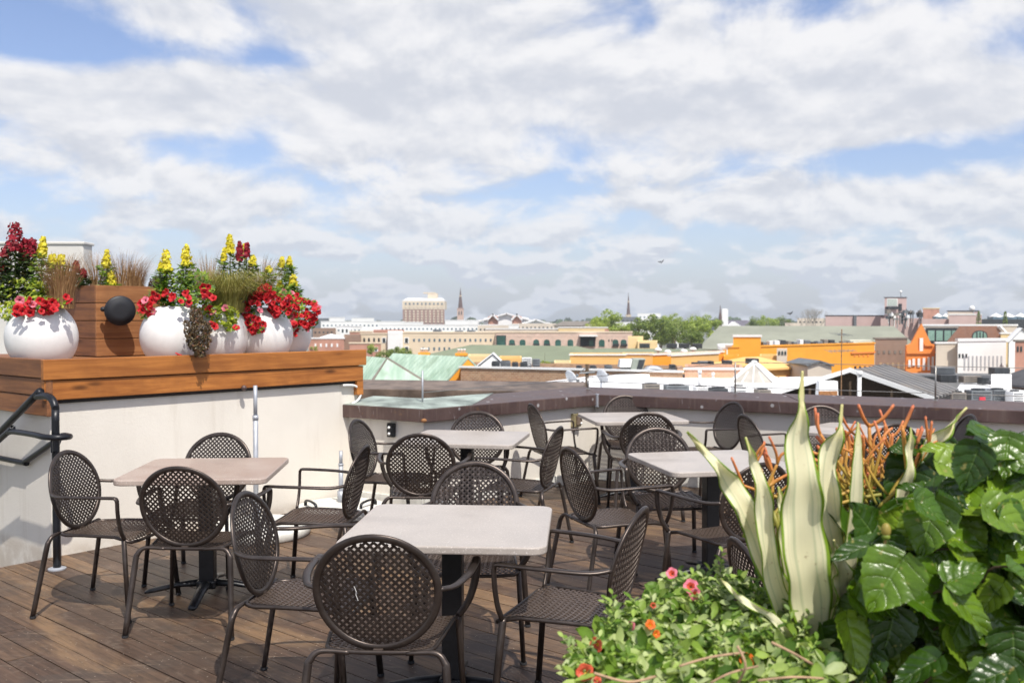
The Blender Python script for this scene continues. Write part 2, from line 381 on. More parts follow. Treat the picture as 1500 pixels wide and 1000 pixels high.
    def card(s, c, nrm, r, up=None, asp=1.0, mi=0):     # small bent leaf: two triangles pairs folded along the middle
        n = Vector(nrm).normalized(); a = n.orthogonal().normalized() if up is None else (Vector(up)-n*Vector(up).dot(n))
        a = a.normalized() if a.length > 1e-5 else n.orthogonal().normalized()
        b = n.cross(a); c = Vector(c)
        i = s.add([c-a*r, c+b*r*asp*.6-n*r*.18, c+a*r, c-b*r*asp*.6-n*r*.18])
        s.q(i, i+1, i+2, mi=mi); s.q(i, i+2, i+3, mi=mi)
    def build(s, name, mat, parent=None, smooth=False, bevel=0, seg=2):
        me = bpy.data.meshes.new(name); me.from_pydata([tuple(v) for v in s.v], [], s.f)
        for m in (mat if isinstance(mat, (list, tuple)) else [mat]): me.materials.append(m)
        if any(s.m): me.polygons.foreach_set('material_index', s.m)
        if smooth: me.polygons.foreach_set('use_smooth', [True]*len(s.f))
        if s.uv:
            lay = me.uv_layers.new(name='UVMap')
            for li, l in enumerate(me.loops): lay.data[li].uv = s.uv.get(l.vertex_index, (0, 0))
        me.update(); o = bpy.data.objects.new(name, me); COL.objects.link(o)
        if parent is not None: o.parent = parent
        if bevel:
            b = o.modifiers.new('bevel', 'BEVEL'); b.width = bevel; b.segments = seg; b.limit_method = 'ANGLE'; b.harden_normals = False
        return o
def smooth_path(P, rad, rbd, sub):
    out = []; r1 = []; r2 = []
    for i in range(len(P)-1):
        p0, p1, p2, p3 = P[max(i-1, 0)], P[i], P[i+1], P[min(i+2, len(P)-1)]
        for k in range(sub):
            t_ = k/sub
            out.append(.5*((2*p1)+(p2-p0)*t_+(2*p0-5*p1+4*p2-p3)*t_**2+(3*p1-p0-3*p2+p3)*t_**3))
            r1.append(rad[i]*(1-t_)+rad[i+1]*t_); r2.append(None if rbd[i] is None else rbd[i]*(1-t_)+rbd[i+1]*t_)
    out.append(P[-1]); r1.append(rad[-1]); r2.append(rbd[-1]); return out, r1, r2

def tag(o, label=None, cat=None, group=None, kind=None):
    if label: o['label'] = label
    if cat: o['category'] = cat
    if group: o['group'] = group
    if kind: o['kind'] = kind
    return o
def empty(name, loc=(0, 0, 0), rz=0, label=None, cat=None, group=None):
    o = bpy.data.objects.new(name, None); COL.objects.link(o); o.location = loc; o.rotation_euler = (0, 0, rz)
    o.empty_display_size = .2
    return tag(o, label, cat, group)
KIDS = {}
def copy_tree(o, parent=None):
    c = o.copy(); COL.objects.link(c)
    if parent is not None: c.parent = parent
    for ch in [x for x in COL.objects if x.parent == o and x is not c]: copy_tree(ch, c)
    return c
def at(px, py, d):           # world point seen at this pixel of the 1500 x 1000 photograph, at distance d ahead
    u = (px-750)/F; v = (500-py)/F; k = d/(CP+v*SP)
    return Vector((u*k, d, EYE+(-SP+v*CP)*k))

# ================================================================== THE TERRACE
B0 = Vector((-3.10, 6.40)); EB = Vector((1.0, 1.2)).normalized(); NB = Vector((1.2, -1.0)).normalized()
P0 = B0+EB*2.60                                             # inner corner of timber wall and parapet
P1 = Vector((-.74, 7.98)); P2 = Vector((.83, 9.55))
E3 = Vector((3.09, -1.56)).normalized(); P3 = P2+E3*9.0
L3 = B0-EB*7.0                                              # deck edge running on past the stairs
deck_poly = [tuple(L3), (9.5, -.5), tuple(P3+Vector((.3, -.1))), tuple(P2+Vector((0, .12))), tuple(P1+Vector((0, .12))), tuple(P0+Vector((-.02, .1))), tuple(B0)]

def clip(poly, n, c, keep_less=True):
    out = []; sgn = 1 if keep_less else -1
    for i in range(len(poly)):
        a, b = poly[i], poly[(i+1) % len(poly)]
        da = sgn*(a[0]*n[0]+a[1]*n[1]-c); db = sgn*(b[0]*n[0]+b[1]*n[1]-c)
        if da <= 0: out.append(a)
        if (da < 0 < db) or (db < 0 < da):
            k = da/(da-db); out.append((a[0]+(b[0]-a[0])*k, a[1]+(b[1]-a[1])*k))
    return out
def area(p): return sum(p[i][0]*p[(i+1) % len(p)][1]-p[(i+1) % len(p)][0]*p[i][1] for i in range(len(p)))/2
dd = Vector((math.cos(DECK_ANG), math.sin(DECK_ANG))); dn = Vector((-dd.y, dd.x))
mb = MB(); wB = .138
k0 = int(min(p[0]*dn.x+p[1]*dn.y for p in deck_poly)/wB)-1; k1 = int(max(p[0]*dn.x+p[1]*dn.y for p in deck_poly)/wB)+1
for k in range(k0, k1):
    strip = clip(clip(deck_poly, dn, (k+1)*wB-.003), dn, k*wB+.003, False)
    if len(strip) < 3: continue
    ts = [p[0]*dd.x+p[1]*dd.y for p in strip]; t0 = min(ts)-random.uniform(0, 2.4)
    while t0 < max(ts):
        L = random.uniform(1.8, 3.6)
        pc = clip(clip(strip, dd, t0+L-.002), dd, t0+.002, False); t0 += L
        if len(pc) >= 3 and area(pc) > .0005:
            dz = random.uniform(-.0015, .0015); mb.prism(pc, -.025+dz, dz)
deck = mb.build('deck', M_DECK, bevel=0); tag(deck, kind='structure')
mb = MB(); mb.prism([(p[0], p[1]) for p in deck_poly], -.30, -.05); tag(mb.build('deck_base', M_DARKGAP), kind='structure')

# side wall with the timber ledge (one thing: ledge_wall)
lw = empty('ledge_wall', (B0.x, B0.y, 0), 0, 'cream stucco wall topped by an orange brown timber ledge with white pots', 'wall')
inv = Matrix.Translation((-B0.x, -B0.y, 0))
def local(mb, o): 
    for i, v in enumerate(mb.v): mb.v[i] = v-o
    return mb
o3 = Vector((B0.x, B0.y, 0))
def V3(p, z): return Vector((p[0], p[1], z))
EA = Vector((-NB.x, -NB.y))                                 # the return wall runs away to the left, along the stairs
A1 = B0+EA*3.2
mb = MB(); th = .9
mb.prism([tuple(B0), tuple(P0+EB*.10), tuple(P0+EB*.10-NB*th), tuple(A1+EB*th), tuple(A1)][::1], -3.2, 1.035)
local(mb, o3).build('wall', M_STUCCO, lw)
mb = MB()       # timber boards: front (two), end post, return face (three)
def board(mb, a, b, n, z0, z1, out, th=.045):
    a = Vector(a); b = Vector(b); e = (b-a).normalized(); c = (a+b)/2+n*(out-th/2)
    mb.box(V3(c, (z0+z1)/2), ((b-a).length, th, z1-z0), ex=V3(e, 0))
a = B0-EB*.06; b = P0+EB*.12
board(mb, a, b, NB, 1.062, 1.192, .055); board(mb, a-EB*.01, b+EB*.025, NB, 1.198, 1.335, .07)
local(mb, o3).build('board', M_LEDGE, lw, bevel=.005)
mb = MB(); fA = -EB
for (z0, z1, o) in ((.955, 1.085, .045), (1.09, 1.205, .05), (1.21, 1.335, .06)):
    c0 = B0+NB*.06; c1 = A1; board(mb, c0, c1, fA, z0, z1, o+.0)
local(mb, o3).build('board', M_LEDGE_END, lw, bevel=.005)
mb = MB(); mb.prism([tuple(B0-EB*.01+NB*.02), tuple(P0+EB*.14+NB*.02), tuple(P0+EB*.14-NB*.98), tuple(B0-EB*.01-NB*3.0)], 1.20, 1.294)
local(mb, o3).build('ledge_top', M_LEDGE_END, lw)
mb = MB(); mb.box(V3(P0+EB*.09+NB*.005, 1.0), (.07, .09, .13), ex=V3(EB, 0)); local(mb, o3).build('corner_post', M_LEDGE, lw, bevel=.004)
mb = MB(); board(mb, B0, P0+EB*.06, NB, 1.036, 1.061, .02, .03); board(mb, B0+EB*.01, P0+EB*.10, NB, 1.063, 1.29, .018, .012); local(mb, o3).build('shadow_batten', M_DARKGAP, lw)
mb = MB(); cpt = B0+EB*1.47+NB*.075
mb.ball(V3(cpt, 1.065), .022, 12, 6); local(mb, o3).build('bolt_head', M_CAP, lw, smooth=True)
# white conduit that loops from under the ledge down on to the parapet
mb = MB(); q0 = P0+EB*.0+NB*.04
mb.tube([V3(q0-EB*.10, 1.03), V3(q0+EB*.03, 1.02), V3(q0+EB*.10, .97), V3(q0+EB*.08, .90), V3(q0-EB*.0, .86)], .010, n=8, sub=5)
local(mb, o3).build('white_conduit', M_WHITEP, lw, smooth=True)

# parapet: three straight runs of low wall with a sloping bronze cap
def parapet(name, a, b, label, mats=None, ztop=.75, joints=(), start_ext=.0, end_ext=.0):
    a = Vector(a); b = Vector(b); e = (b-a).normalized(); n = Vector((e.y, -e.x)); o = V3(a, 0)
    root = empty(name, o, 0, label, 'parapet wall', 'low parapet walls round the terrace')
    mb = MB(); mb.prism([tuple(a), tuple(b), tuple(b-n*.3), tuple(a-n*.3)], -.3, ztop+.02)
    local(mb, o).build('wall', M_STUCCO, root)
    mb = MB(); mb.box(V3((a+b)/2+n*.008, .052), ((b-a).length, .016, .10), ex=V3(e, 0)); local(mb, o).build('baseboard', M_BASEW, root, bevel=.003)
    return root, a, b, e, n, o
def cap(root, pts, o, mat, name='cap'):
    """pts: list of (inner xy, outer xy) pairs along the run"""
    mb = MB(); N = len(pts)
    for k in range(N-1):
        (i0, o0), (i1, o1) = pts[k], pts[k+1]
        bot = [V3(i0, .747), V3(i1, .747), V3(o1, .80), V3(o0, .80)]
        top = [V3(i0, .857), V3(i1, .857), V3(o1, .897), V3(o0, .897)]
        mb.hull(bot, top)
    return local(mb, o).build(name, mat, root, bevel=.006)
def off_corner(p, e0, e1, dist):     # offset point of a corner between runs with directions e0, e1 (inner side positive)
    n0 = Vector((e0.y, -e0.x)); n1 = Vector((e1.y, -e1.x)); m = (n0+n1); return p+m*(dist/(1+n0.dot(n1)))
e01 = (P1-P0).normalized(); e12 = (P2-P1).normalized()
I0 = P0+Vector((e01.y, -e01.x))*.07-e01*.03; O0 = P0-Vector((e01.y, -e01.x))*.38-e01*.03
I1 = off_corner(P1, e01, e12, .07); O1 = off_corner(P1, e01, e12, -.38)
I2 = off_corner(P2, e12, E3, .07); O2 = off_corner(P2, e12, E3, -.38)
n3 = Vector((E3.y, -E3.x)); I3 = P3+n3*.07; O3 = P3-n3*.38
r0, a, b, e, n, o = parapet('parapet_wall', P0, P1, 'short cream parapet by the timber ledge with greenish stained bronze cap')
cap(r0, [(I0, O0), (I1, O1)], o, [M_CAP])
mb = MB(); mb.slab([V3(I0*.985+O0*.015, .861), V3(I1*.985+O1*.015, .861), V3(O1, .903), V3(O0, .903)], .004); local(mb, o).build('stained_cap_top', M_PATINA, r0)
mb = MB(); mb.ball(V3(I1, .765), .02, 8, 5, (1.3, 1.3, .9)); local(mb, o).build('rust_spot', M_RUST, r0, smooth=True)
r1, a, b, e, n, o = parapet('parapet_wall', P1, P2, 'cream parapet with brown bronze cap running from the near corner back to the far corner')
cap(r1, [(I1, O1), (I2, O2)], o, [M_CAP])
Im = I1.lerp(I2, .24); Om = O1.lerp(O2, .40)
mb = MB(); mb.slab([V3(I1*.985+O1*.015, .861), V3(Im*.985+Om*.015, .861), V3(Om, .903), V3(O1, .903)], .004); local(mb, o).build('stained_cap_top', M_PATINA, r1)
mb = MB(); mb.box(V3(I2, .80), (.035, .03, .13), ex=V3(e, 0)); local(mb, o).build('joint_strip', M_GALV, r1, bevel=.002)
r2, a, b, e, n, o = parapet('parapet_wall', P2, P3, 'long cream parapet with brown bronze cap along the right side of the terrace')
cap(r2, [(I2, O2), (I3, O3)], o, [M_CAP])
for q in (.22, .52, .8):
    p = I2.lerp(I3, q); w = O2.lerp(O3, q)
    mb = MB(); mb.hull([V3(p, .74), V3(p+E3*.03, .74), V3(w+E3*.03, .79), V3(w, .79)], [V3(p, .861), V3(p+E3*.03, .861), V3(w+E3*.03, .901), V3(w, .901)])
    local(mb, o).build('cap_seam', M_CAP, r2)

# second coping, just beyond the first
lc = empty('outer_coping', (-2.2, 10.6, 0), 0, 'weathered brown metal coping of lower parapet beyond the terrace wall', 'parapet wall')
A = Vector((-3.6, 10.9)); Bq = Vector((.75, 10.15)); e = (Bq-A).normalized(); n = Vector((e.y, -e.x)); o = Vector((-2.2, 10.6, 0))
mb = MB(); mb.hull([V3(A+n*.35, .72), V3(Bq+n*.35, .72), V3(Bq-n*.35, .80), V3(A-n*.35, .80)], [V3(A+n*.35, .86), V3(Bq+n*.35, .86), V3(Bq-n*.35, .915), V3(A-n*.35, .915)])
local(mb, o).build('cap', M_OLDCAP, lc, bevel=.006)
mb = MB(); mb.prism([tuple(A+n*.28), tuple(Bq+n*.28), tuple(Bq-n*.28), tuple(A-n*.28)], -14, .73); local(mb, o).build('wall', M_DARKGAP, lc)

# ------------------------------------------------------------------ handrail
rl = empty('handrail', (-2.92, 6.10, 0), 0, 'glossy black tubular handrail with looped end at the top of the stairs', 'handrail')
o = Vector((-2.92, 6.10, 0)); pr = Vector((-2.92, 6.10)); dl = EA
def RP(t_, z, s=0): p = pr+dl*t_+EB*s; return V3(p, z)
mb = MB(); mb.tube([RP(0, 0), RP(0, .95), RP(.0, 1.03), RP(.04, 1.085), RP(.12, 1.105), RP(.26, 1.095), RP(.36, 1.06), RP(2.2, .12)], .024, n=12, sub=4)
local(mb, o).build('post_and_top_rail', M_RAIL, rl, smooth=True)
mb = MB(); mb.tube([RP(2.2, .06, -.09), RP(.56, .82, -.09), RP(.48, .85, -.09), RP(.40, .862, -.09), RP(.11, .865, -.09), RP(-.02, .86, -.085), RP(-.10, .857, -.04), RP(-.10, .855, .03), RP(-.03, .85, .075), RP(.08, .845, .08), RP(.16, .81, .08), RP(.60, .635, .08), RP(.66, .615, .08), RP(.74, .612, .08), RP(2.2, .60, .08)], .019, n=12, sub=5)
local(mb, o).build('looped_rail', M_RAIL, rl, smooth=True)
mb = MB(); mb.tube([RP(-.075, .85, -.06), RP(-.075, .765, -.06), RP(0.0, .75, -.02), RP(.055, .755, .03), RP(.06, .84, .07)], .006, n=6); local(mb, o).build('bracket', M_RAIL, rl)
mb = MB(); mb.lathe((pr.x, pr.y, 0), [(.055, 0), (.055, .008), (.03, .014)], 20); local(mb, o).build('foot_plate', M_GALV, rl)

# stairs going down behind the rail
st = empty('stairs', (-3.5, 5.8, 0), 0, 'wooden stair flight going down beside the left wall behind the handrail', 'stairs'); o = Vector((-3.5, 5.8, 0))
for k in range(8):
    mb = MB(); a = B0+EA*(.05+.28*k)-EB*.02; b = a-EB*1.25
    mb.prism([tuple(a), tuple(a+EA*.28), tuple(b+EA*.28), tuple(b)][::-1] if area([tuple(a), tuple(a+EA*.28), tuple(b+EA*.28), tuple(b)]) < 0 else [tuple(a), tuple(a+EA*.28), tuple(b+EA*.28), tuple(b)], -.30-.17*(k+1), -.17*(k+1)-.02)
    local(mb, o).build('step', M_DECK, st)

# ------------------------------------------------------------------ wall sockets
def socket(loc, n, label, mat, w, h):
    root = empty('wall_socket', loc, math.atan2(n.y, n.x)+PI/2, label, 'wall socket')
    MB().box((0, -.02, 0), (w, .04, h)).build('box', mat, root, bevel=.006)
    MB().box((w*.1, -.05, h*.0), (w*.62, .025, h*.72)).build('cover', MATS['black_powder_coat'] if mat is M_BLACK else M_OLDCAP, root, bevel=.006)
    MB().ball((w*.2, -.07, h*.22), .012, 8, 5).ball((w*.2, -.07, -h*.22), .012, 8, 5).build('plug', M_WHITEP, root, smooth=True)
n01 = Vector((e01.y, -e01.x)); n12 = Vector((e12.y, -e12.x))
socket(V3(P0.lerp(P1, .60)+n01*.002, .66), n01, 'small black outdoor socket box on the short parapet wall', M_BLACK, .07, .12)
M_BRASS = plain('aged_brass', (.42, .36, .20), .4, .5, .3, 12)
socket(V3(P1.lerp(P2, .86)+n12*.002, .62), n12, 'brass coloured socket cover low on the parapet near the far corner', M_BRASS, .11, .13)

# ------------------------------------------------------------------ railing cables and posts along the parapet
def cable_post(p, h, label, mat=M_CABLE, r=.008, z0=.9):
    root = empty('railing_post', V3(p, z0-.02), 0, label, 'railing post', 'thin posts that carry the cables along the parapet')
    MB().tube([(0, 0, 0), (0, 0, h)], r, n=8).build('rod', mat, root, smooth=True)
    MB().lathe((0, 0, -.03), [(.035, 0), (.035, .035), (r*1.3, .045)], 12).build('foot', mat, root)
pA = O1.lerp(I1, .35); 
cable_post(pA, .30, 'pale thin rod rising from the stained cap corner', M_GALV, .008, .88)
cable_post(O2.lerp(I2, .3), .12, 'short clamp post at the far parapet corner', M_CABLE, .011)
q3 = lambda s: (O2+E3*s).lerp(I2+E3*s, .18)
cable_post(q3(1.55), .31, 'dark thin post behind the upright rear chair, left of the white leaves')
cable_post(q3(3.32), .31, 'dark thin post standing in front of the corrugated shed roof')
cable_post(q3(5.0), .31, 'dark thin post nearest the right picture edge')
for z, lab in ((.30, 'upper'), (.06, 'lower')):
    mb = MB(); pts = [V3(O2.lerp(I2, .2), .9+min(z, .1)), V3(q3(1.55), .9+z-.01), V3(q3(3.32), .9+z-.01), V3(q3(5), .9+z-.01), V3(q3(8), .9+z-.01)]
    mb.tube(pts, .0035, n=6); tag(mb.build('railing_cable', M_CABLE), '%s thin steel cable strung along the right parapet' % lab, 'cable')
mb = MB(); mb.tube([V3(pA, .97), V3(O2.lerp(I2, .3), .99)], .0035, n=6); tag(mb.build('railing_cable', M_CABLE), 'thin wire running from the pale rod to the far corner', 'cable')

# ------------------------------------------------------------------ umbrella stands
def ustand(x, y, hp, r, label, lh, yaw=0, pole_r=.019):
    root = empty('umbrella_base', (x, y, 0), yaw, label, 'umbrella base', 'white round umbrella bases by the left wall')
    MB().lathe((0, 0, 0), [(r*.96, .0), (r, .012), (r, .055), (r*.985, .068), (r*.9, .078), (.12, .098), (.05, .10)], 48).build('disc', M_BASEW, root, smooth=True)
    MB().tube([(0, 0, .09), (0, 0, hp*.78)], pole_r, n=14).tube([(0, 0, hp*.78), (0, 0, hp)], pole_r*.78, n=14).tube([(0, 0, hp*.77), (0, 0, hp*.80)], pole_r*1.15, n=14).tube([(0, 0, .09), (0, 0, .19)], pole_r*1.6, n=14).build('tube', M_GALV, root, smooth=True)
    for s_ in lh:
        c, si = math.cos(s_), math.sin(s_)
        f = lambda u, v, z: (c*u*r-si*v*r, si*u*r+c*v*r, z)
        MB().tube([f(.72, -.28, .07), f(.72, -.26, .12), f(.74, 0, .135), f(.72, .26, .12), f(.72, .28, .07)], .014, .010, n=8, sub=3).build('carry_handle', M_BLACK, root, smooth=True)
ustand(-1.91, 7.10, 1.11, .40, 'white umbrella base with tall galvanised pole behind the rosy table', ())
ustand(-1.41, 7.85, .52, .37, 'white umbrella base with short pole and black carry handles in the wall corner', (R(215), R(-25)))

# ------------------------------------------------------------------ CHAIRS
def disc_pt(a, b):           # a, b in [-1,1] -> point on the backrest surface (chair faces +Y)
    u = Vector((0, -.22, .975)); c = Vector((0, -.235, .65))
    return c+Vector((a*.2275, 0, 0))+u*(b*.222)+Vector((0, .975, .22))*(.022*a*a-.004)
def weave(mb, fn, inside, nrm, pitch, w, th, amp, lo, hi):
    """two diagonal families of flat strips that pass over and under each other"""
    r2 = math.sqrt(.5); K = int((hi-lo)*1.5/pitch)+2
    for fam in (0, 1):
        d = Vector((r2, r2 if fam == 0 else -r2)); q = Vector((-d.y, d.x))
        for i in range(-K, K+1):
            run = []
            for j2 in range(-2*K, 2*K+1):
                c2 = q*(i*pitch)+d*(j2*pitch/2)
                ok = inside(c2.x, c2.y)
                if ok: 
                    s_ = 0 if j2 % 2 else (1 if ((i+j2//2) % 2 == 0) == (fam == 0) else -1)
                    run.append((c2, s_))
                if (not ok or j2 == 2*K) and len(run) >= 2:
                    base = len(mb.v)
                    for (p, s2) in run:
                        nn = nrm(p.x, p.y)
                        for (e_, z_) in ((-1, -1), (1, -1), (1, 1), (-1, 1)):
                            pp = p+q*(e_*w/2); mb.v.append(fn(pp.x, pp.y)+nn*(s2*amp+z_*th/2))
                    for k in range(len(run)-1):
                        a_ = base+4*k
                        for z_ in range(4): mb.q(a_+z_, a_+(z_+1) % 4, a_+4+(z_+1) % 4, a_+4+z_)
                    run = []
                elif not ok: run = []
def seat_w(y): 
    t_ = (y+.21)/.45; return .195+.038*min(1, max(0, t_))
def seat_z(x, y):
    z = .440-.016*max(0, 1-(x/.21)**2)*max(0, 1-((y-.0)/.24)**2)
    if y > .15: z -= ((y-.15)/.09)**2*.022
    z += .010*max(0, abs(x)/.21-.6)*(1 if y > -.1 else 0)
    return z
def make_chair(label):
    root = empty('dining_chair', (0, 0, 0), 0, label, 'chair', 'bronze metal armchairs round the tables')
    # seat sheet
    mb = MB(); cr = .07
    def inside(x, y):
        W_ = seat_w(y)-.004; y0, y1 = -.206, .236
        if y < y0 or y > y1 or abs(x) > W_: return False
        if y < y0+cr and abs(x) > W_-cr: return (abs(x)-(W_-cr))**2+(y-(y0+cr))**2 < cr*cr
        return True
    weave(mb, lambda x, y: Vector((x, y, seat_z(x, y))), inside, lambda x, y: Vector((0, 0, 1)), .0195, .0096, .0022, .0014, -.25, .25)
    mb.build('seat', M_CHAIR, root)
    # seat frame tube
    pts = []
    def arcp(cx_, cy_, a0, a1, n_):
        return [(cx_+cr*math.cos(a0+(a1-a0)*k/n_), cy_+cr*math.sin(a0+(a1-a0)*k/n_)) for k in range(n_+1)]
    wr = seat_w(-.2); wf = seat_w(.24)
    pts += [(wf, .23), (wf-.012, .243)]+[(x_, .247) for x_ in (.15, .05, -.05, -.15)]+[(-wf+.012, .243), (-wf, .23)]
    pts += [(-seat_w(y_), y_) for y_ in (.15, .05, -.05)]+arcp(-wr+cr, -.21+cr, PI, 1.5*PI, 5)+[(-.06, -.213), (0, -.214), (.06, -.213)]+arcp(wr-cr, -.21+cr, 1.5*PI, 2*PI, 5)+[(seat_w(y_), y_) for y_ in (-.05, .05, .15)]
    P3d = [Vector((x_, y_, seat_z(x_, y_)-.003)) for (x_, y_) in pts]
    MB().ring(P3d, .0075, .009, [Vector((0, 0, 1))]*len(P3d), 8).build('seat_frame', M_CHAIR, root, smooth=True)
    # backrest
    mb = MB()
    fn = lambda x, y: disc_pt(x/.2275, y/.222)
    weave(mb, fn, lambda x, y: (x/.2275)**2+(y/.222)**2 < .90**2, lambda x, y: Vector((-.19*x/.2275, .975, .22)), .0195, .0098, .0022, .0014, -.23, .23)
    br = mb.build('backrest', M_CHAIR, root)
    N = 56; rp = [disc_pt(.945*math.cos(2*PI*k/N), .945*math.sin(2*PI*k/N)) for k in range(N)]
    MB().ring(rp, .0145, .0085, [Vector((0, .975, .22))]*N, 10).build('rim', M_CHAIR, br, smooth=True)
    MB().box((0, -.198, .438), (.035, .03, .014)).build('back_clip', M_CHAIR, root, bevel=.003)
    for s_ in (-1, 1):
        pr_ = disc_pt(.96*s_, .04)
        MB().tube([pr_, (s_*.265, -.15, .655), (s_*.300, -.02, .662), (s_*.311, .12, .666), (s_*.311, .198, .667), (s_*.3105, .214, .661), (s_*.310, .219, .643), (s_*.307, .219, .60), (s_*.297, .218, .55), (s_*.275, .217, .49), (s_*.238, .215, .435)],
                  [.011, .014, .0165, .0165, .0165, .016, .016, .016, .015, .014, .013], [.009, .009, .0085, .0085, .0085, .0085, .0085, .0085, .0085, .0085, .009], n=10, sub=4).build('armrest', M_CHAIR, root, smooth=True)
        # front leg
        lg = MB().tube([(s_*.226, .205, .436), (s_*.238, .212, .425), (s_*.262, .25, .012)], [.010, .015, .0145], [.010, .012, .011], n=10, up=(1, 0, 0)).build('leg', M_CHAIR, root, smooth=True); MB().lathe((s_*.262, .25, 0), [(.012, 0), (.0165, .003), (.016, .014)], 10).build('foot_cap', M_TIP, lg)
        # rear leg: sweeps out of the seat corner
        lg = MB().tube([(s_*.10, -.214, .432), (s_*.175, -.214, .437), (s_*.215, -.218, .432), (s_*.238, -.226, .405), (s_*.247, -.236, .355), (s_*.272, -.300, .012)],
                  [.008, .009, .011, .0135, .015, .0145], [.008, .009, .011, .013, .013, .012], n=10, sub=4, up=(0, 1, 0)).build('leg', M_CHAIR, root, smooth=True); MB().lathe((s_*.272, -.300, 0), [(.012, 0), (.0165, .003), (.016, .014)], 10).build('foot_cap', M_TIP, lg)
    return root
CH = [
 (-2.23, 5.31, -99, 'chair left of the rosy table, in front of the handrail'),
 (-1.66, 5.06, -3, 'chair seen from behind in front of the rosy table on the left'),
 (-1.92, 5.92, 174, 'chair behind the rosy table, facing the camera near the tall pole'),
 (-1.14, 5.62, 84, 'chair right of the rosy table, turned side-on with its seat open to view'),
 (-.87, 4.03, -97, 'near chair at the left side of the front table, seen from the side'),
 (-.46, 3.54, -3, 'nearest chair, seen from behind with a white scratch on its back, before the front table'),
 (.25, 3.84, 68, 'chair right of the front table, close to the trailing green plants'),
 (-.20, 4.66, 178, 'chair behind the front table facing the camera'),
 (-.88, 6.97, -105, 'chair left of the middle table, against the corner of the left wall'),
 (-.60, 6.45, 1, 'chair seen from behind in front of the middle table below the short parapet'),
 (-.31, 7.38, 172, 'chair facing the camera behind the middle table, under the parapet cap'),
 (.06, 6.67, 72, 'chair right of the middle table, turned edge-on'),
 (.44, 8.43, -74, 'thin edge-on chair left of the farthest table, near the brass socket'),
 (.59, 5.58, -69, 'chair left of the right hand table, seen from its rear side'),
 (1.01, 6.22, 185, 'chair facing the camera at the back of the right hand table, before a darker chair'),
 (1.08, 7.83, 1, 'dark chair seen from behind in front of the farthest table'),
 (1.12, 9.02, 184, 'farthest chair, facing the camera at the parapet corner'),
 (1.73, 8.44, 112, 'chair right of the farthest table with its back to the long parapet'),
 (2.08, 7.46, -80, 'chair left of the table behind the white striped leaves'),
 (2.63, 7.91, 176, 'chair against the long parapet, its top showing above the orange stems'),
 (2.65, 7.02, 14, 'chair seen through the orange pencil stems'),
 (3.29, 7.44, 85, 'chair at far right, only its top showing over the green leaves'),
 (1.17, 5.16, 26, 'brown chair seen from behind between the right hand table and the white striped leaves'),
 (1.04, 3.22, -85, 'bluish dark chair top just above the trailing plants, left of the white leaves')]
ch0 = make_chair(CH[0][3])
for i, (x, y, a, lab) in enumerate(CH):
    c = ch0 if i == 0 else copy_tree(ch0)
    c.location = (x, y, 0); c.rotation_euler = (0, 0, R(a)); c['label'] = lab
# white scratch on the nearest chair's back
near = [o_ for o_ in COL.objects if o_.parent is None and o_.get('label') == CH[5][3]][0]
MB().tube([disc_pt(-.33, .12)+Vector((0, -.006, 0)), disc_pt(-.30, .03)+Vector((0, -.006, 0)), disc_pt(-.31, -.02)+Vector((0, -.006, 0)), disc_pt(-.28, -.12)+Vector((0, -.006, 0))], .0012, n=5).build('paint_scratch', M_WHITEP, near)

# ------------------------------------------------------------------ TABLES
def rrect(w, r, n=6):
    out = []
    for (cx_, cy_, a0) in ((w-r, w-r, 0), (-w+r, w-r, PI/2), (-w+r, -w+r, PI), (w-r, -w+r, 1.5*PI)):
        out += [(cx_+r*math.cos(a0+PI/2*k/n), cy_+r*math.sin(a0+PI/2*k/n)) for k in range(n+1)]
    return out
def make_table(label, hw=.41, mat=M_TOP):
    root = empty('cafe_table', (0, 0, 0), 0, label, 'table', 'square terrazzo topped cafe tables')
    MB().prism(rrect(hw, .06), .708, .740).build('table_top', mat, root, bevel=.007, seg=3)
    MB().box((0, 0, .37), (.085, .085, .64)).build('column', M_BLACK, root, bevel=.006)
    MB().box((0, 0, .697), (.46, .05, .018)).box((0, 0, .697), (.05, .46, .0175)).build('top_bracket', M_BLACK, root, bevel=.003)
    b = MB().box((0, 0, .07), (.11, .11, .05)).build('base', M_BLACK, root, bevel=.01)
    for k in range(4):
        a = PI/4*0+k*PI/2; c, s_ = math.cos(a), math.sin(a)
        MB().tube([(c*.03, s_*.03, .075), (c*.16, s_*.16, .066), (c*.33, s_*.33, .030), (c*.355, s_*.355, .022)], [.034, .030, .027, .020], [.022, .017, .014, .008], n=10).build('base_arm', M_BLACK, b, smooth=True)
    return root
TB = [(-1.77, 5.53, 4, 'rosy terrazzo table by the left wall', M_TOPR), (-.25, 4.02, -4, 'nearest pale terrazzo table in the centre foreground', None),
      (-.33, 7.00, -10, 'pale terrazzo table in the middle, before the short parapet', None), (1.22, 5.84, 12, 'pale terrazzo table on the right, partly behind the white striped leaves', None),
      (1.06, 8.46, 8, 'farthest small looking terrazzo table near the parapet corner', None), (2.72, 7.45, -42, 'terrazzo table behind the orange pencil stems', None)]
tb0 = make_table(TB[0][3])
for i, (x, y, a, lab, m_) in enumerate(TB):
    c = tb0 if i == 0 else copy_tree(tb0)
    c.location = (x, y, 0); c.rotation_euler = (0, 0, R(a)); c['label'] = lab
    if i == 0:
        # the only reddish top: give the others the grey-pink mesh
        top0 = [o_ for o_ in COL.objects if o_.parent is c and o_.name.startswith('table_top')][0]
for i, (x, y, a, lab, m_) in enumerate(TB):
    pass
top_r = top0.data.copy(); top_r.materials[0] = M_TOPR; top0.data = top_r
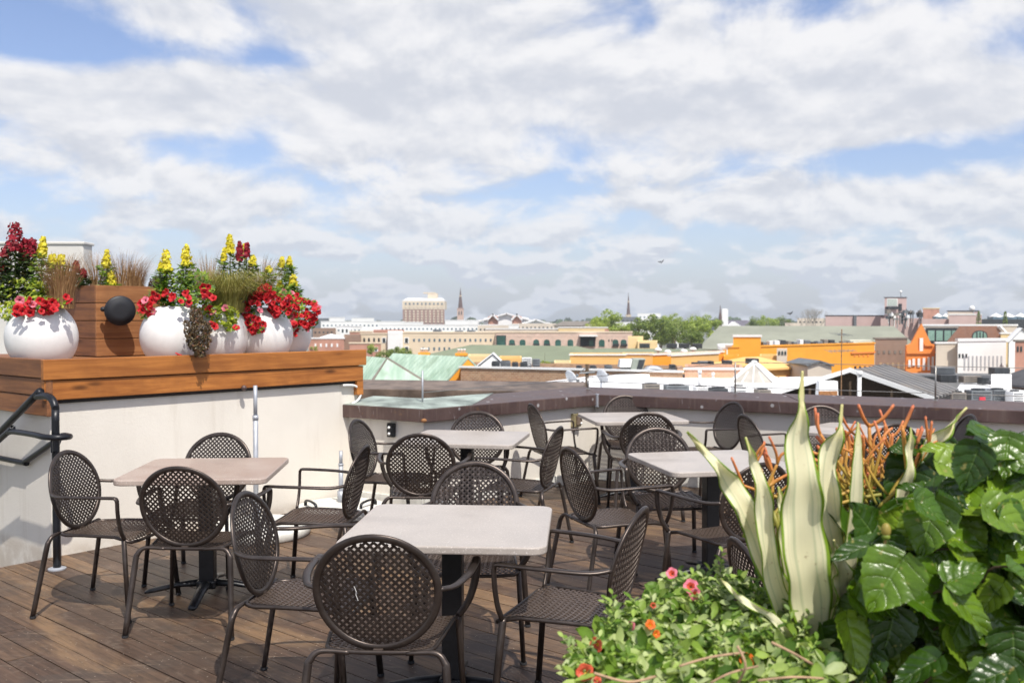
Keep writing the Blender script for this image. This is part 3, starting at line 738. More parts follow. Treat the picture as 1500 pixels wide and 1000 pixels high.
# ================================================================== POTS AND FLOWERS ON THE LEDGE
M_POT = plain('white_pot_shell', (.77, .765, .75), .42, 0, .05, 7, coat=.2)
M_SOIL = plain('dark_soil', (.04, .028, .02), .95, 0, .3, 30)
M_LF = leafmat('fresh_green_leaves', [C3('3c5a1c'), C3('567a22'), C3('7d9a30'), C3('a4b43c')])
M_LFD = leafmat('dark_snapdragon_leaves', [C3('26351c'), C3('39502a'), C3('4b6432'), C3('5d4a34')])
M_LFY = leafmat('yellow_green_leaves', [C3('5d7a1e'), C3('8fa428'), C3('bcc23c'), C3('4a6a20')])
M_BRN = leafmat('bronze_trailing_leaves', [C3('2f2418'), C3('4a3a22'), C3('5f5228'), C3('6d3f2a')], .2)
M_STEM = plain('green_stem', C3('5a7030'), .6)
M_YEL = leafmat('yellow_florets', [C3('e8d820'), C3('f2e63c'), C3('f6ee6a'), C3('efe22c')], .4, .6)
M_MAR = leafmat('maroon_florets', [C3('7a0a1c'), C3('98122a'), C3('b41c34'), C3('6a0818')], .25, .6)
M_RED = leafmat('red_petals', [C3('9c0610'), C3('b80c18'), C3('c4101e'), C3('8c0614')], .12, .6)
M_PNK = leafmat('pink_edged_petals', [C3('c41c34'), C3('dc506a'), C3('e88a9c'), C3('b81430')], .15, .6)
M_GRT = leafmat('tan_grass_blades', [C3('8a6a44'), C3('a8855a'), C3('c09a6c'), C3('7a5236')], .3, .7)
M_GRG = leafmat('olive_grass_blades', [C3('8a8a40'), C3('a8a054'), C3('bcb46a'), C3('78803a')], .3, .7)
LZ = 1.298
rnd = random.Random(11)
def rv(r=rnd):
    while True:
        v = Vector((r.uniform(-1, 1), r.uniform(-1, 1), r.uniform(-1, 1)))
        if .05 < v.length < 1: return v
def ledge_pt(px, back):        # a spot on the ledge seen in this column, `back` metres behind the wall face
    o = B0-NB*back; k = (px-750)/F
    s_ = (k*o.y-o.x)/(EB.x-k*EB.y); return o+EB*s_
def make_pot(p, r, label, h=.40):
    root = empty('white_pot', V3(p, LZ), 0, label, 'flower pot', 'white globe shaped pots on the timber ledge')
    prof = [(r*.70, 0)]; bb = h/1.535
    for k in range(0, 17):
        a = R(-42)+k/16*R(102); prof.append((r*math.cos(a), bb*.669+bb*math.sin(a)))
    rt = prof[-1][0]; prof += [(rt-.004, h), (rt-.014, h+.003), (rt-.022, h-.004), (rt-.03, h-.05)]
    MB().lathe((0, 0, 0), prof, 56).build('bowl', M_POT, root, smooth=True)
    MB().lathe((0, 0, 0), [(rt-.028, h-.06), (rt-.028, h-.045), (.01, h-.03)], 24).build('soil', M_SOIL, root, smooth=True)
    return V3(p, LZ+h), rt
pots = {}
for k, px, back, r, lab in (('A', 60, .36, .245, 'white globe pot at the left picture edge under tall maroon snapdragons'),
                            ('B', 253, .33, .245, 'white globe pot right of the wooden planter, left of the brown trailing plant'),
                            ('C', 320, .42, .25, 'white globe pot half hidden behind the brown trailing plant'),
                            ('D', 386, .33, .245, 'white globe pot under the largest mass of red petunias'),
                            ('E', 418, .72, .235, 'rightmost white globe pot, mostly hidden behind its neighbour')):
    p = ledge_pt(px, back) if k != 'A' else B0+EB*.21-NB*.58; pots[k] = make_pot(p, r, lab)

def at_pot(k, px, py, dy=0):          # world point seen at px, py at the depth of that pot
    return at(px, py, pots[k][0].y+dy)
def snapdragon(base, top, mat, label, lush=1.0, wid=.033, blen=None):
    """stalk with lance leaves and a tapering spike of florets"""
    base = Vector(base); top = Vector(top); H_ = (top-base).length
    root = empty('snapdragon', base, 0, label, 'snapdragon', 'snapdragons in the pots and planter')
    d = top-base; bl = blen or min(.24, H_*.45)
    MB().tube([Vector((0, 0, 0)), d*.5+Vector((rnd.uniform(-.01, .01), 0, 0)), d], [.006, .005, .002], n=6).build('stem', M_STEM, root, smooth=True)
    mb = MB()
    for i in range(int(260*lush)):
        t_ = rnd.uniform(.0, 1-bl/H_*.9); a = rnd.uniform(0, 2*PI); r_ = .015+rnd.uniform(0, .075)*(1-.5*t_)
        c = d*t_+Vector((math.cos(a)*r_, math.sin(a)*r_, rnd.uniform(-.02, .02)))
        out_ = Vector((math.cos(a), math.sin(a), rnd.uniform(-.6, .5)))
        mb.card(c, Vector((-out_.y*.4, out_.x*.4, 1))+rv()*.7, rnd.uniform(.018, .034), out_, .55)
    mb.build('foliage', M_LFD if mat is M_MAR else M_LF, root)
    mb = MB(); n_ = int(bl/.0075)
    for i in range(n_*5):
        t_ = i/(n_*5); z = H_-bl*(1-t_); a = i*2.4; rr = wid*(1-(.55 if mat is M_YEL else .4)*t_**3)*rnd.uniform(.4, 1.12)
        c = d.normalized()*z+Vector((math.cos(a)*rr, math.sin(a)*rr, rnd.uniform(-.004, .004)))
        s_ = .0165*(1-.35*t_)*rnd.uniform(.6, 1.35)
        o_ = Vector((math.cos(a), math.sin(a), .2))
        for q in range(3): mb.card(c+rv()*s_*.4, o_+rv()*.7, s_, None, 1.4)
    mb.build('flower_spike', mat, root)
    return root
def grass(c, r, h, n, mat, label, lean=.35, droop=.4, w=.0028):
    root = empty('grass_clump', c, 0, label, 'ornamental grass', 'ornamental grasses in the pots and planter'); mb = MB()
    for i in range(n):
        a = rnd.uniform(0, 2*PI); q = rnd.random()**.5*r; b = Vector((math.cos(a)*q, math.sin(a)*q, 0)); hh = h*rnd.uniform(.55, 1.1)
        o_ = Vector((math.cos(a), math.sin(a), 0))*lean*hh*rnd.uniform(.2, 1.3)+Vector((rnd.uniform(-.05, .05), 0, 0))
        prev = None; ww = w*rnd.uniform(.7, 1.3); side = Vector((math.cos(a+1.4), math.sin(a+1.4), 0))
        for k in range(6):
            t_ = k/5; p = b+o_*(t_**1.7)+Vector((0, 0, hh*(t_-droop*t_**3))); w_ = ww*(1-t_*.85)
            i0 = mb.add([p-side*w_, p+side*w_])
            if prev is not None: mb.q(prev, prev+1, i0+1, i0)
            prev = i0
    mb.build('blades', mat, root); return root
def petunia_flower_mb(r=.024):
    mb = MB(); N = 15; prof = [(.12, -.9), (.22, -.35), (.55, -.06), (.95, .05), (1.0, -.02)]; base = len(mb.v)
    for (q, z) in prof:
        for k in range(N):
            a = 2*PI*k/N; lob = 1-.14*(k % 3 == 0)*(q > .5); mb.v.append(Vector((math.cos(a)*q*r*lob, math.sin(a)*q*r*lob, z*r+(.07*r*math.sin(3*a+q*3) if q > .5 else 0))))
    for i in range(len(prof)-1):
        for k in range(N): mb.q(base+i*N+k, base+i*N+(k+1) % N, base+(i+1)*N+(k+1) % N, base+(i+1)*N+k)
    return mb
def flower_mesh(name, r, mats, throat=2):
    mb = petunia_flower_mb(r); o = mb.build(name, mats)
    for i, f in enumerate(o.data.polygons): f.material_index = 1 if i < 15*throat else 0
    me = o.data; bpy.data.objects.remove(o); return me
M_THR = plain('dark_flower_throat', C3('5a0a14'), .7)
M_THRY = plain('yellow_flower_throat', C3('e8c83a'), .7)
FM_RED = flower_mesh('flower', .027, [M_RED, M_THR], 1); FM_PNK = flower_mesh('flower', .025, [M_PNK, M_THR], 1)
def put_flower(root, rel, nrm, me, s=1.0):
    o = bpy.data.objects.new('flower', me); COL.objects.link(o); o.parent = root; o.location = rel
    q = Vector(nrm).to_track_quat('Z', 'Y'); o.rotation_euler = q.to_euler(); o.scale = (s, s, s); return o
def petunia(k, spots, label, leafs, nflow, me=FM_RED, mat=None, dy=-.02, cat='petunia', seed=1):
    """spots: (px, py, rx_px, ry_px) patches in the column of pot k that the plant fills"""
    r_ = random.Random(seed); c0 = pots[k][0]; root = empty('petunia_plant', c0, 0, label, cat, 'petunias spilling over the white pots'); mb = MB()
    for (px, py, rx, ry, d_) in spots:
        n = int(leafs*rx*ry/60)
        for i in range(n):
            a = r_.uniform(0, 2*PI); q = r_.random()**.5
            p = at(px+math.cos(a)*q*rx, py+math.sin(a)*q*ry, c0.y+dy+d_+r_.uniform(-.05, .09))-c0
            mb.card(p, Vector((r_.uniform(-.7, .7), -.6+r_.uniform(-.5, .5), .7)), r_.uniform(.014, .028), rv(r_), .85)
    mb.build('foliage', mat or M_LF, root)
    tot = sum(s[2]*s[3] for s in spots)
    for (px, py, rx, ry, d_) in spots:
        for i in range(max(1, round(1.5*nflow*rx*ry/tot)) if nflow else 0):
            a = r_.uniform(0, 2*PI); q = r_.random()**.5
            p = at(px+math.cos(a)*q*rx, py+math.sin(a)*q*ry, c0.y+dy+d_-.05+r_.uniform(-.05, .05))-c0
            put_flower(root, p, Vector((.25+r_.uniform(-1.1, 1.1), -1, .45+r_.uniform(-.9, .9))), me if r_.random() < .9 else FM_PNK, r_.uniform(.85, 1.35))
    return root
# snapdragons: pot, base px, base py, top px, top py, colour, words
SD = [('A', 22, 440, 22, 326, M_MAR, 'tallest maroon snapdragon at the upper left', .055, .20, 1.6), ('A', 35, 440, 37, 350, M_MAR, 'maroon snapdragon just right of the tallest one', .04, .16, 1.3),
      ('A', 47, 440, 47, 350, M_MAR, 'maroon snapdragon left of the yellow spike near the left edge', .034, .12, 1.3), ('A', 4, 440, 9, 362, M_MAR, 'short maroon snapdragon at the left picture edge', .035, .07, 1),
      ('A', 0, 440, 4, 384, M_MAR, 'lowest maroon snapdragon cut by the left picture edge', .04, .07, 1), ('A', 58, 440, 63, 347, M_YEL, 'pointed yellow snapdragon beside the maroon spikes', .03, .14, .8),
      ('A', 76, 430, 77, 373, M_YEL, 'yellow snapdragon behind the tan grass, left one of two', .035, .09, .6), ('A', 88, 430, 89, 373, M_YEL, 'yellow snapdragon behind the tan grass, right one of two', .033, .07, .6),
      ('B', 243, 452, 243, 366, M_YEL, 'pointed yellow snapdragon over the pot beside the speaker box', .042, .17, 1.4), ('B', 270, 452, 273, 359, M_YEL, 'blunt yellow snapdragon over the pot beside the speaker box', .036, .16, 1.6),
      ('B', 233, 440, 235, 385, M_YEL, 'small yellow snapdragon stub at far left of its pot', .02, .06, .5),
      ('C', 336, 440, 337, 344, M_YEL, 'tallest yellow snapdragon, above the green grass mound', .035, .15, .5), ('C', 327, 440, 328, 364, M_YEL, 'slim yellow snapdragon left of the tallest yellow one', .022, .10, .5),
      ('C', 350, 440, 351, 354, M_MAR, 'maroon snapdragon above the green grass, left of its twin', .028, .15, .5), ('C', 361, 440, 362, 356, M_MAR, 'maroon snapdragon above the green grass, right of its twin', .024, .11, .5),
      ('D', 369, 440, 370, 374, M_YEL, 'yellow snapdragon just right of the maroon pair', .033, .09, .6), ('D', 359, 440, 358, 357, M_YEL, 'thin budding yellow snapdragon in front of the maroon pair', .010, .12, .3), 
      ('D', 393, 440, 394, 390, M_YEL, 'short yellow snapdragon left of the twin yellow spikes', .030, .05, .8),
      ('E', 412, 440, 413, 376, M_YEL, 'left one of the twin yellow snapdragons at the right end', .027, .09, 1.1), ('E', 423, 440, 424, 375, M_YEL, 'right one of the twin yellow snapdragons at the right end', .027, .09, 1.1),
      ('E', 430, 440, 430, 402, M_YEL, 'low yellow snapdragon at the right end, nearest the skyline', .036, .10, 1), ('E', 409, 440, 410, 410, M_YEL, 'low yellow snapdragon below the twin spikes', .030, .09, 1)]
for (k, bx, by, tx, ty, m_, lab, wid, bl, lush) in SD:
    dy = rnd.uniform(-.08, .08); snapdragon(at_pot(k, bx, by, dy), at_pot(k, tx, ty, dy), m_, lab, lush, wid, bl)
# grasses
grass(at_pot('A', 90, 452, -.05), .09, .46, 520, M_GRT, 'tan grass clump between the left pot and the planter', .25, .2)
grass(at_pot('C', 305, 440, .1), .12, .42, 330, M_GRT, 'sparse tan grass behind the second pot', .5, .12, .0024)
grass(pots['C'][0]+Vector((.10, -.05, -.04)), .12, .62, 1600, M_GRG, 'bushy olive green grass mound above the petunias', .66, .58, .0022)
grass(at_pot('D', 382, 440, .12), .10, .42, 300, M_GRT, 'sparse tan grass right of the olive mound', .5, .15, .0024)
# leafy fill of the pots and petunias
petunia('A', [(30, 430, 44, 22, -.02), (60, 443, 38, 10, -.12), (12, 455, 20, 14, -.1)], 'yellow green filler plant at the left pot rim', 22, 0, mat=M_LFY, cat='bedding plant', seed=3)
petunia('A', [(50, 448, 34, 12, -.14), (28, 457, 10, 5, -.2), (72, 447, 14, 8, -.15), (97, 440, 5, 7, -.1)], 'red petunia draped over the leftmost pot', 16, 26, seed=4)
petunia('B', [(213, 452, 13, 14, -.1), (232, 436, 22, 9, -.05)], 'red petunia hanging off the left side of the second pot', 22, 16, seed=5)
petunia('B', [(262, 425, 28, 26, .02), (290, 420, 22, 26, .02)], 'leafy green plant around the yellow snapdragons of the second pot', 24, 0, mat=M_LF, cat='bedding plant', seed=6)
petunia('B', [(278, 438, 14, 10, -.15), (304, 428, 12, 14, -.1)], 'small red petunia between second pot and olive grass', 14, 9, seed=15)
petunia('C', [(318, 462, 32, 17, -.22), (300, 448, 20, 14, -.12), (338, 474, 10, 10, -.24)], 'light green trailing plant spilling over the middle pot', 30, 7, mat=M_LFY, seed=7)
petunia('D', [(352, 440, 18, 14, -.1), (366, 460, 18, 22, -.18), (350, 478, 10, 12, -.2), (375, 478, 12, 10, -.22)], 'red petunia with green trails in front of the big pot', 24, 36, seed=8)
petunia('D', [(395, 436, 34, 16, -.12), (420, 450, 26, 16, -.12), (385, 432, 24, 14, -.1)], 'dense red petunia crowning the big pot', 22, 48, seed=9)
petunia('E', [(440, 455, 28, 22, -.2), (448, 470, 18, 14, -.22), (428, 480, 8, 12, -.22), (425, 440, 24, 16, -.15)], 'red petunia with pink edges cascading over the rightmost pot', 18, 46, seed=10)
# brown trailing plant hanging over the timber board
tp = at(290, 452, 7.25); root = empty('trailing_plant', tp, 0, 'dark bronze leaved plant hanging from the second pot over the timber board', 'trailing plant'); mb = MB()
for i in range(1500):
    t_ = rnd.random(); w_ = (12+9*math.sin(min(1, t_*1.1)*PI))*(1 if t_ < .85 else .7)*(.55 if t_ < .25 else 1); a = rnd.uniform(0, 2*PI); q = rnd.random()**.5
    p = at(286+7*t_+math.cos(a)*q*w_, 452+t_*70, 7.22-.10*min(1, t_*2.5)+math.sin(a)*q*.06)-tp; mb.card(p, Vector((rnd.uniform(-.8, .8), -.8, rnd.uniform(-.3, .8))), rnd.uniform(.008, .016), rv(), .9)
mb.build('foliage', M_BRN, root)
mb = MB()
for k in range(7): mb.tube([at(276+k*3, 455, 7.3)-tp, at(282+k*3, 480, 7.2)-tp, at(284+k*3, 515, 7.12)-tp], .0025, n=4, sub=3)
mb.build('stems', M_BRN, root)
# fallen petals on the timber
for (px, lab) in ((261, 'fallen red petal lying on the timber ledge under the second pot'),):
    p = ledge_pt(px, .0); o = bpy.data.objects.new('fallen_petal', FM_RED); COL.objects.link(o); o.location = V3(p, 1.343); o.rotation_euler = (.3, .2, 1); tag(o, lab, 'petal')

# ---- wooden planter box with the speaker
bc = Vector((at(141, 470, 7.75).x, 7.75)); BT = 1.6+(468-417)*7.75/F
pb = empty('planter_box', V3(bc, LZ), 0, 'square reddish cedar planter box standing between the white pots', 'planter'); o = V3(bc, LZ)
NBd = NB; FA = -EB; s1 = .62; nb_ = 4; hB = (BT-LZ)/nb_
for k in range(nb_):
    mb = MB(); z0, z1 = LZ+k*hB+.003, LZ+(k+1)*hB-.003
    mb.box(V3(bc+EB*(s1/2)-NB*.012, (z0+z1)/2), (s1, .024, z1-z0), ex=V3(EB, 0)); local(mb, o).build('board', M_BOX, pb, bevel=.003)
    mb = MB(); mb.box(V3(bc-NB*(.024+s1/2)+EB*.012, (z0+z1)/2), (s1, .024, z1-z0), ex=V3(NB, 0)); local(mb, o).build('board', M_LEDGE_END, pb, bevel=.003)  # left face in the darker timber: its shade put into the colour
mb = MB(); c = bc+EB*(s1/2)-NB*(s1/2+.01); mb.box(V3(c, (LZ+BT-.03)/2), (s1-.06, s1-.03, BT-.03-LZ), ex=V3(EB, 0)); local(mb, o).build('core', M_SOIL, pb)
pc = V3(c, BT-.03)
for (bx, tx, ty, m_, lab, wid, bl) in ((110, 112, 382, M_MAR, 'maroon snapdragon in the wooden planter, upper of two', .032, .10), (121, 122, 394, M_MAR, 'maroon snapdragon in the wooden planter, lower of two', .03, .07),
        (155, 156, 366, M_YEL, 'upright yellow snapdragon in the wooden planter above the speaker', .032, .14), (164, 163, 398, M_YEL, 'low yellow snapdragon hanging over the wooden planter front', .036, .12)):
    d_ = 7.95; snapdragon(at(bx, 422, d_), at(tx, ty, d_), m_, lab, .6, wid, bl)
grass(at(140, 424, 8.05), .08, .34, 160, M_GRT, 'thin tan grass in the wooden planter, left tuft', .6, .1, .002)
grass(at(180, 424, 8.1), .16, .34, 330, M_GRT, 'thin tan grass in the wooden planter, middle tuft', .6, .1, .002)
grass(at(198, 424, 8.15), .08, .28, 260, M_GRT, 'dense brown grass in the wooden planter, right tuft', .35, .1, .0024)
mb = MB(); p0 = at(232, 424, 8.2); root = empty('dark_shrub', p0, 0, 'low dark brown shrub behind the wooden planter', 'shrub')
for i in range(600):
    v = rv(); v.z = abs(v.z); mb.card(Vector((v.x*.09, v.y*.09, v.z*.13)), rv(), .012, None, .8)
mb.build('foliage', M_BRN, root)
# speaker
sp0 = at(167, 455, 7.55); fp = bc+EB*.22
sc_ = V3(bc+EB*.125+NB*.15, 1.6+(468-455)*7.7/F)
spk = empty('outdoor_speaker', sc_, 0, 'round black outdoor speaker mounted on the wooden planter box', 'speaker')
ax = V3(NB*.95+Vector((.1, -.55)), -.12).normalized()
Mr = ax.to_track_quat('Z', 'Y').to_matrix()
def rot(mb): mb.v = [Mr @ v for v in mb.v]; return mb
rot(MB().lathe((0, 0, 0), [(.045, -.13), (.085, -.09), (.118, -.03), (.122, .0), (.118, .012)], 40)).build('shell', M_SPK, spk, smooth=True)
rot(MB().lathe((0, 0, 0), [(.108, .008), (.108, .015), (.05, .018), (.001, .019)], 40)).build('grille', plain('speaker_grille', (.016, .018, .024), .7, 0, .1, 200), spk, smooth=True)
MB().tube([Vector((0, 0, 0))-ax*.10, V3(bc+EB*.12+NB*.02, sc_.z)-sc_, V3(bc+EB*.12, sc_.z-.0)-sc_], .02, n=8).build('bracket', M_SPK, spk, smooth=True)
rot(MB().ball((-.125, .01, -.03), .022, 10, 6)).build('pivot_knob', M_SPK, spk, smooth=True)

# pale penthouse block behind the flowers at the far left
M_PALE = plain('pale_render', (.62, .60, .56), .9, 0, .06, 2, .1, 30)
a = at(-80, 357, 13.5); b = at(122, 357, 13.5)
root = empty('rooftop_block', (a.x, 13.5, -2), 0, 'plain pale rendered rooftop block behind the left flower pots', 'building')
MB().box(((b.x-a.x)/2, .15, (a.z+2)/2), (b.x-a.x, .3, a.z+2)).build('wall', M_PALE, root, bevel=.02)
MB().box(((b.x-a.x)/2, .15, a.z+2.01), (b.x-a.x+.04, .34, .04)).build('coping', M_PALE, root, bevel=.01)

# ================================================================== FOREGROUND PLANTS
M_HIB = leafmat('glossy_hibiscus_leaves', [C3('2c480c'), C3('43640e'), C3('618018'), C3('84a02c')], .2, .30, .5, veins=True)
M_HIBD = leafmat('shaded_hibiscus_leaves', [C3('1b300d'), C3('284410'), C3('375814'), C3('48681a')], .15, .34, .45, veins=True)  # darker greens for inner leaves: shade within the bush put into the colour
M_CAL = leafmat('trailing_light_leaves', [C3('466620'), C3('6c8c30'), C3('9cb454'), C3('c6d098'), C3('547428')], .3, .5, .35)
M_TWIG = plain('pinkish_twig', C3('a88a6c'), .8, 0, .3, 30)
M_BARK = plain('brown_stem', C3('4a3a28'), .85, 0, .3, 20)
def agavemat():
    m, t, b = newmat('cream_striped_leaf')
    uv = t.add('ShaderNodeUVMap').outputs[0]; sp = t.add('ShaderNodeSeparateXYZ'); t.link(uv, sp.inputs[0])
    ri = t.add('ShaderNodeNewGeometry').outputs['Random Per Island']
    a = t.math('ABSOLUTE', t.math('SUBTRACT', sp.outputs[0], .5))
    u = t.math('ADD', t.math('MULTIPLY', sp.outputs[0], 1), t.math('MULTIPLY', ri, 3))
    cc = t.add('ShaderNodeCombineXYZ'); t.link(t.math('MULTIPLY', u, 9), cc.inputs[0]); t.link(t.math('MULTIPLY', sp.outputs[1], .35), cc.inputs[1])
    st = t.noise(cc.outputs[0], 1.0, 3, .6)
    c = t.mix(t.math('MULTIPLY', t.ramp(st, .52, .66), .5), C3('f4efcc'), C3('b4c09a'))
    c = t.mix(t.math('MULTIPLY', t.ramp(sp.outputs[1], .75, .98), .7), c, C3('e0d684'))
    c = t.mix(t.math('MULTIPLY', t.ramp(sp.outputs[1], .35, .02), .35), c, C3('b5c478'))
    c = t.mix(t.ramp(t.math('ADD', a, t.math('MULTIPLY', t.math('SUBTRACT', st, .5), .10)), .415, .455), c, C3('7f9e2c'))
    fl = t.noise(objco(t), 60, 3, .6)
    c = t.mix(t.math('MULTIPLY', t.ramp(fl, .66, .74), .5), c, C3('a08448'))
    t.link(c, b.inputs['Base Color']); b.inputs['Roughness'].default_value = .48; b.inputs['Specular IOR Level'].default_value = .35
    t.link(t.bump(st, .3, .003), b.inputs['Normal'])
    tr = t.add('ShaderNodeBsdfTranslucent'); t.link(c, tr.inputs[0]); mx = t.add('ShaderNodeMixShader'); mx.inputs[0].default_value = .3
    t.link(b.outputs[0], mx.inputs[1]); t.link(tr.outputs[0], mx.inputs[2]); t.link(mx.outputs[0], m.node_tree.nodes['Material Output'].inputs[0])
    return m
M_AGV = agavemat()
def stickmat():
    m, t, b = newmat('fire_stick_stems'); at_ = t.add('ShaderNodeVertexColor'); at_.layer_name = 'tip'
    sp = t.add('ShaderNodeSeparateColor'); t.link(at_.outputs[0], sp.inputs[0])
    cr = t.add('ShaderNodeValToRGB'); e = cr.color_ramp.elements; e.new(.35); e.new(.65)
    for i, (p, c) in enumerate(((0, C3('748238')), (.35, C3('a8903c')), (.65, C3('c4803c')), (1, C3('c46c48')))): e[i].position = p; e[i].color = (*c, 1)
    t.link(sp.outputs[0], cr.inputs[0]); t.link(cr.outputs[0], b.inputs['Base Color']); b.inputs['Roughness'].default_value = .55
    return m
M_FIRE = stickmat()

# the tall white planter they all grow in (its rim shows through the leaves)
PLX, PLY = (.30, 1.50), (1.12, 1.74); PZ = .90
pl = empty('tall_planter', ((PLX[0]+PLX[1])/2, (PLY[0]+PLY[1])/2, 0), 0, 'tall white planter box hidden under the foreground foliage', 'planter')
w_, d_ = PLX[1]-PLX[0], PLY[1]-PLY[0]
MB().box((0, 0, PZ/2-.02), (w_, d_, PZ-.04)).build('body', M_WHITEP, pl, bevel=.02)
for (cx_, cy_, sx_, sy_) in ((0, -d_/2, w_+.05, .05), (0, d_/2, w_+.05, .05), (-w_/2, 0, .05, d_-.05), (w_/2, 0, .05, d_-.05)):
    MB().box((cx_, cy_, PZ-.01), (sx_, sy_, .06)).build('rim', M_WHITEP, pl, bevel=.008)
MB().box((0, 0, PZ-.028), (w_-.06, d_-.06, .03)).build('soil', M_SOIL, pl)

def big_leaf(mb, base, tipd, nrm, L, Wd, serr=.06, curl=.18, cup=.12, rr=None, nu=10, nv=20):
    r_ = rr or rnd; d = Vector(tipd).normalized(); n = Vector(nrm); n = (n-d*n.dot(d)).normalized(); s = d.cross(n); i0 = len(mb.v)
    ph = r_.uniform(0, 6); tw = r_.uniform(-.25, .25)
    for j in range(nv+1):
        t_ = j/nv; wd = Wd*.5*(math.sin(PI*min(1, t_**.62))**.72)*(1-.25*t_)*1.12 if 0 < t_ < 1 else .0008
        if j % 2 and 1 < j < nv: wd *= 1+serr
        for i in range(nu+1):
            u = i/nu*2-1; sweep = -.16*L*abs(u)*(1-t_)*(1 if t_ < .3 else .4)      # heart shaped base
            z = .035*Wd*abs(math.sin(PI*(t_*5.2-abs(u)*1.7)))*min(1, abs(u)*4)+cup*Wd*abs(u)**1.3*.8-curl*L*t_**2+.020*Wd*math.sin(t_*19+abs(u)*-6+ph)*abs(u)+.05*Wd*math.sin(t_*7+ph+u*1.5)*abs(u)**2
            nn = n+s*tw*u
            mb.v.append(Vector(base)+d*(L*t_+sweep)+s*(wd*u)+nn*z); mb.uv[len(mb.v)-1] = (.5+u/2, t_)
    for j in range(nv):
        for i in range(nu):
            a = i0+j*(nu+1)+i; mb.q(a, a+1, a+nu+2, a+nu+1)
# --- hibiscus: hand placed front leaves (px, py of centre, length px, width px, direction deg in picture, tilt towards viewer, depth)
hb0 = at(1400, 1010, 1.75); hb = empty('hibiscus_bush', hb0, 0, 'glossy broad leaved hibiscus bush filling the lower right corner', 'shrub')
front = [(1296, 858, 104, 96, 228, .75, 1.42), (1358, 776, 96, 84, 250, .5, 1.50), (1440, 738, 104, 70, 12, .55, 1.56), (1436, 674, 104, 44, 178, .1, 1.60),
         (1378, 656, 84, 46, 165, .35, 1.68), (1450, 636, 76, 50, 140, .3, 1.70), (1494, 646, 60, 50, 10, .5, 1.62), (1266, 762, 74, 76, 120, .7, 1.55),
         (1250, 805, 86, 46, 185, .45, 1.48), (1316, 766, 64, 80, 80, .6, 1.55), (1358, 886, 110, 66, 340, .5, 1.46), (1424, 896, 96, 72, 320, .55, 1.45),
         (1422, 824, 92, 60, 330, .5, 1.50), (1302, 934, 90, 76, 255, .6, 1.50), (1410, 952, 80, 86, 300, .6, 1.48), (1484, 872, 60, 46, 350, .5, 1.48),
         (1486, 958, 76, 90, 270, .6, 1.42), (1236, 950, 78, 74, 262, .5, 1.56), (1340, 982, 84, 56, 200, .5, 1.42), (1488, 770, 70, 62, 300, .5, 1.52),
         (1410, 706, 92, 60, 30, .5, 1.60), (1238, 894, 48, 44, 210, .4, 1.60), (1350, 720, 84, 62, 150, .5, 1.62), (1320, 660, 50, 40, 160, .4, 1.72),
         (1480, 700, 74, 54, 40, .5, 1.60), (1290, 905, 56, 50, 290, .5, 1.55), (1386, 850, 70, 60, 200, .5, 1.54), (1460, 816, 80, 60, 20, .5, 1.55),
         (1498, 842, 60, 50, 330, .5, 1.45), (1376, 930, 76, 60, 240, .5, 1.53), (1450, 990, 84, 60, 190, .6, 1.40), (1270, 985, 70, 56, 250, .5, 1.50)]
mb = MB(); st_ = MB()
for (px, py, Lp, Wp, ang, tilt, d) in front:
    L = Lp*.88*d/F; Wd = Wp*.88*d/F; a = R(ang); dr = Vector((math.cos(a), rnd.uniform(-.35, .05), math.sin(a)-.1)).normalized()
    n = Vector((rnd.uniform(-.25, .25), -tilt, 1-tilt*.45))+Vector((0, 0, .25)); c = at(px, py, d); b_ = c-dr*L*.5
    big_leaf(mb, b_, dr, n, L, Wd)
    st_.tube([b_+dr*.004, b_-dr*.02+Vector((0, .03, -.03)), b_+Vector((0, .10, -.10))], [.0018, .0022, .0028], n=6, sub=3)
def in_poly(x, y, P_):
    c = False; j = len(P_)-1
    for i in range(len(P_)):
        if (P_[i][1] > y) != (P_[j][1] > y) and x < (P_[j][0]-P_[i][0])*(y-P_[i][1])/(P_[j][1]-P_[i][1])+P_[i][0]: c = not c
        j = i
    return c
hp = [(1216, 1010), (1216, 930), (1226, 880), (1240, 790), (1250, 755), (1300, 745), (1345, 700), (1360, 650), (1420, 630), (1560, 620), (1560, 1010)]
k = 0
while k < 85:
    px, py = rnd.uniform(1250, 1530), rnd.uniform(650, 1000)
    if not in_poly(px, py, hp) or not in_poly(px-28, py-28, hp): continue
    k += 1; Lp = rnd.uniform(44, 80); d = rnd.uniform(1.46, 1.60); a = rnd.gauss(R(270), 1.0); L = Lp*d/F
    dr = Vector((math.cos(a), rnd.uniform(-.5, .1), math.sin(a)*.7)).normalized(); big_leaf(mb, at(px, py, d)-dr*L*.5, dr, Vector((rnd.uniform(-.5, .5), -.45, .75)), L, L*.86)
local(mb, hb0).build('front_leaves', M_HIB, hb, smooth=True)
mb = MB(); r2_ = random.Random(5)
k = 0
while k < 300:
    px, py = r2_.uniform(1210, 1560), r2_.uniform(620, 1015)
    if not in_poly(px, py, hp): continue
    k += 1; d = r2_.uniform(1.60, 2.15); L = r2_.uniform(.07, .12); a = r2_.uniform(0, 2*PI)
    dr = Vector((math.cos(a), r2_.uniform(-.6, .3), math.sin(a)*.7-.3)).normalized()
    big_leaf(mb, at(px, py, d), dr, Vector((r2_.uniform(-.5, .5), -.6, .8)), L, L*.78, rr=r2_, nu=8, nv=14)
local(mb, hb0).build('inner_leaves', M_HIBD, hb, smooth=True)
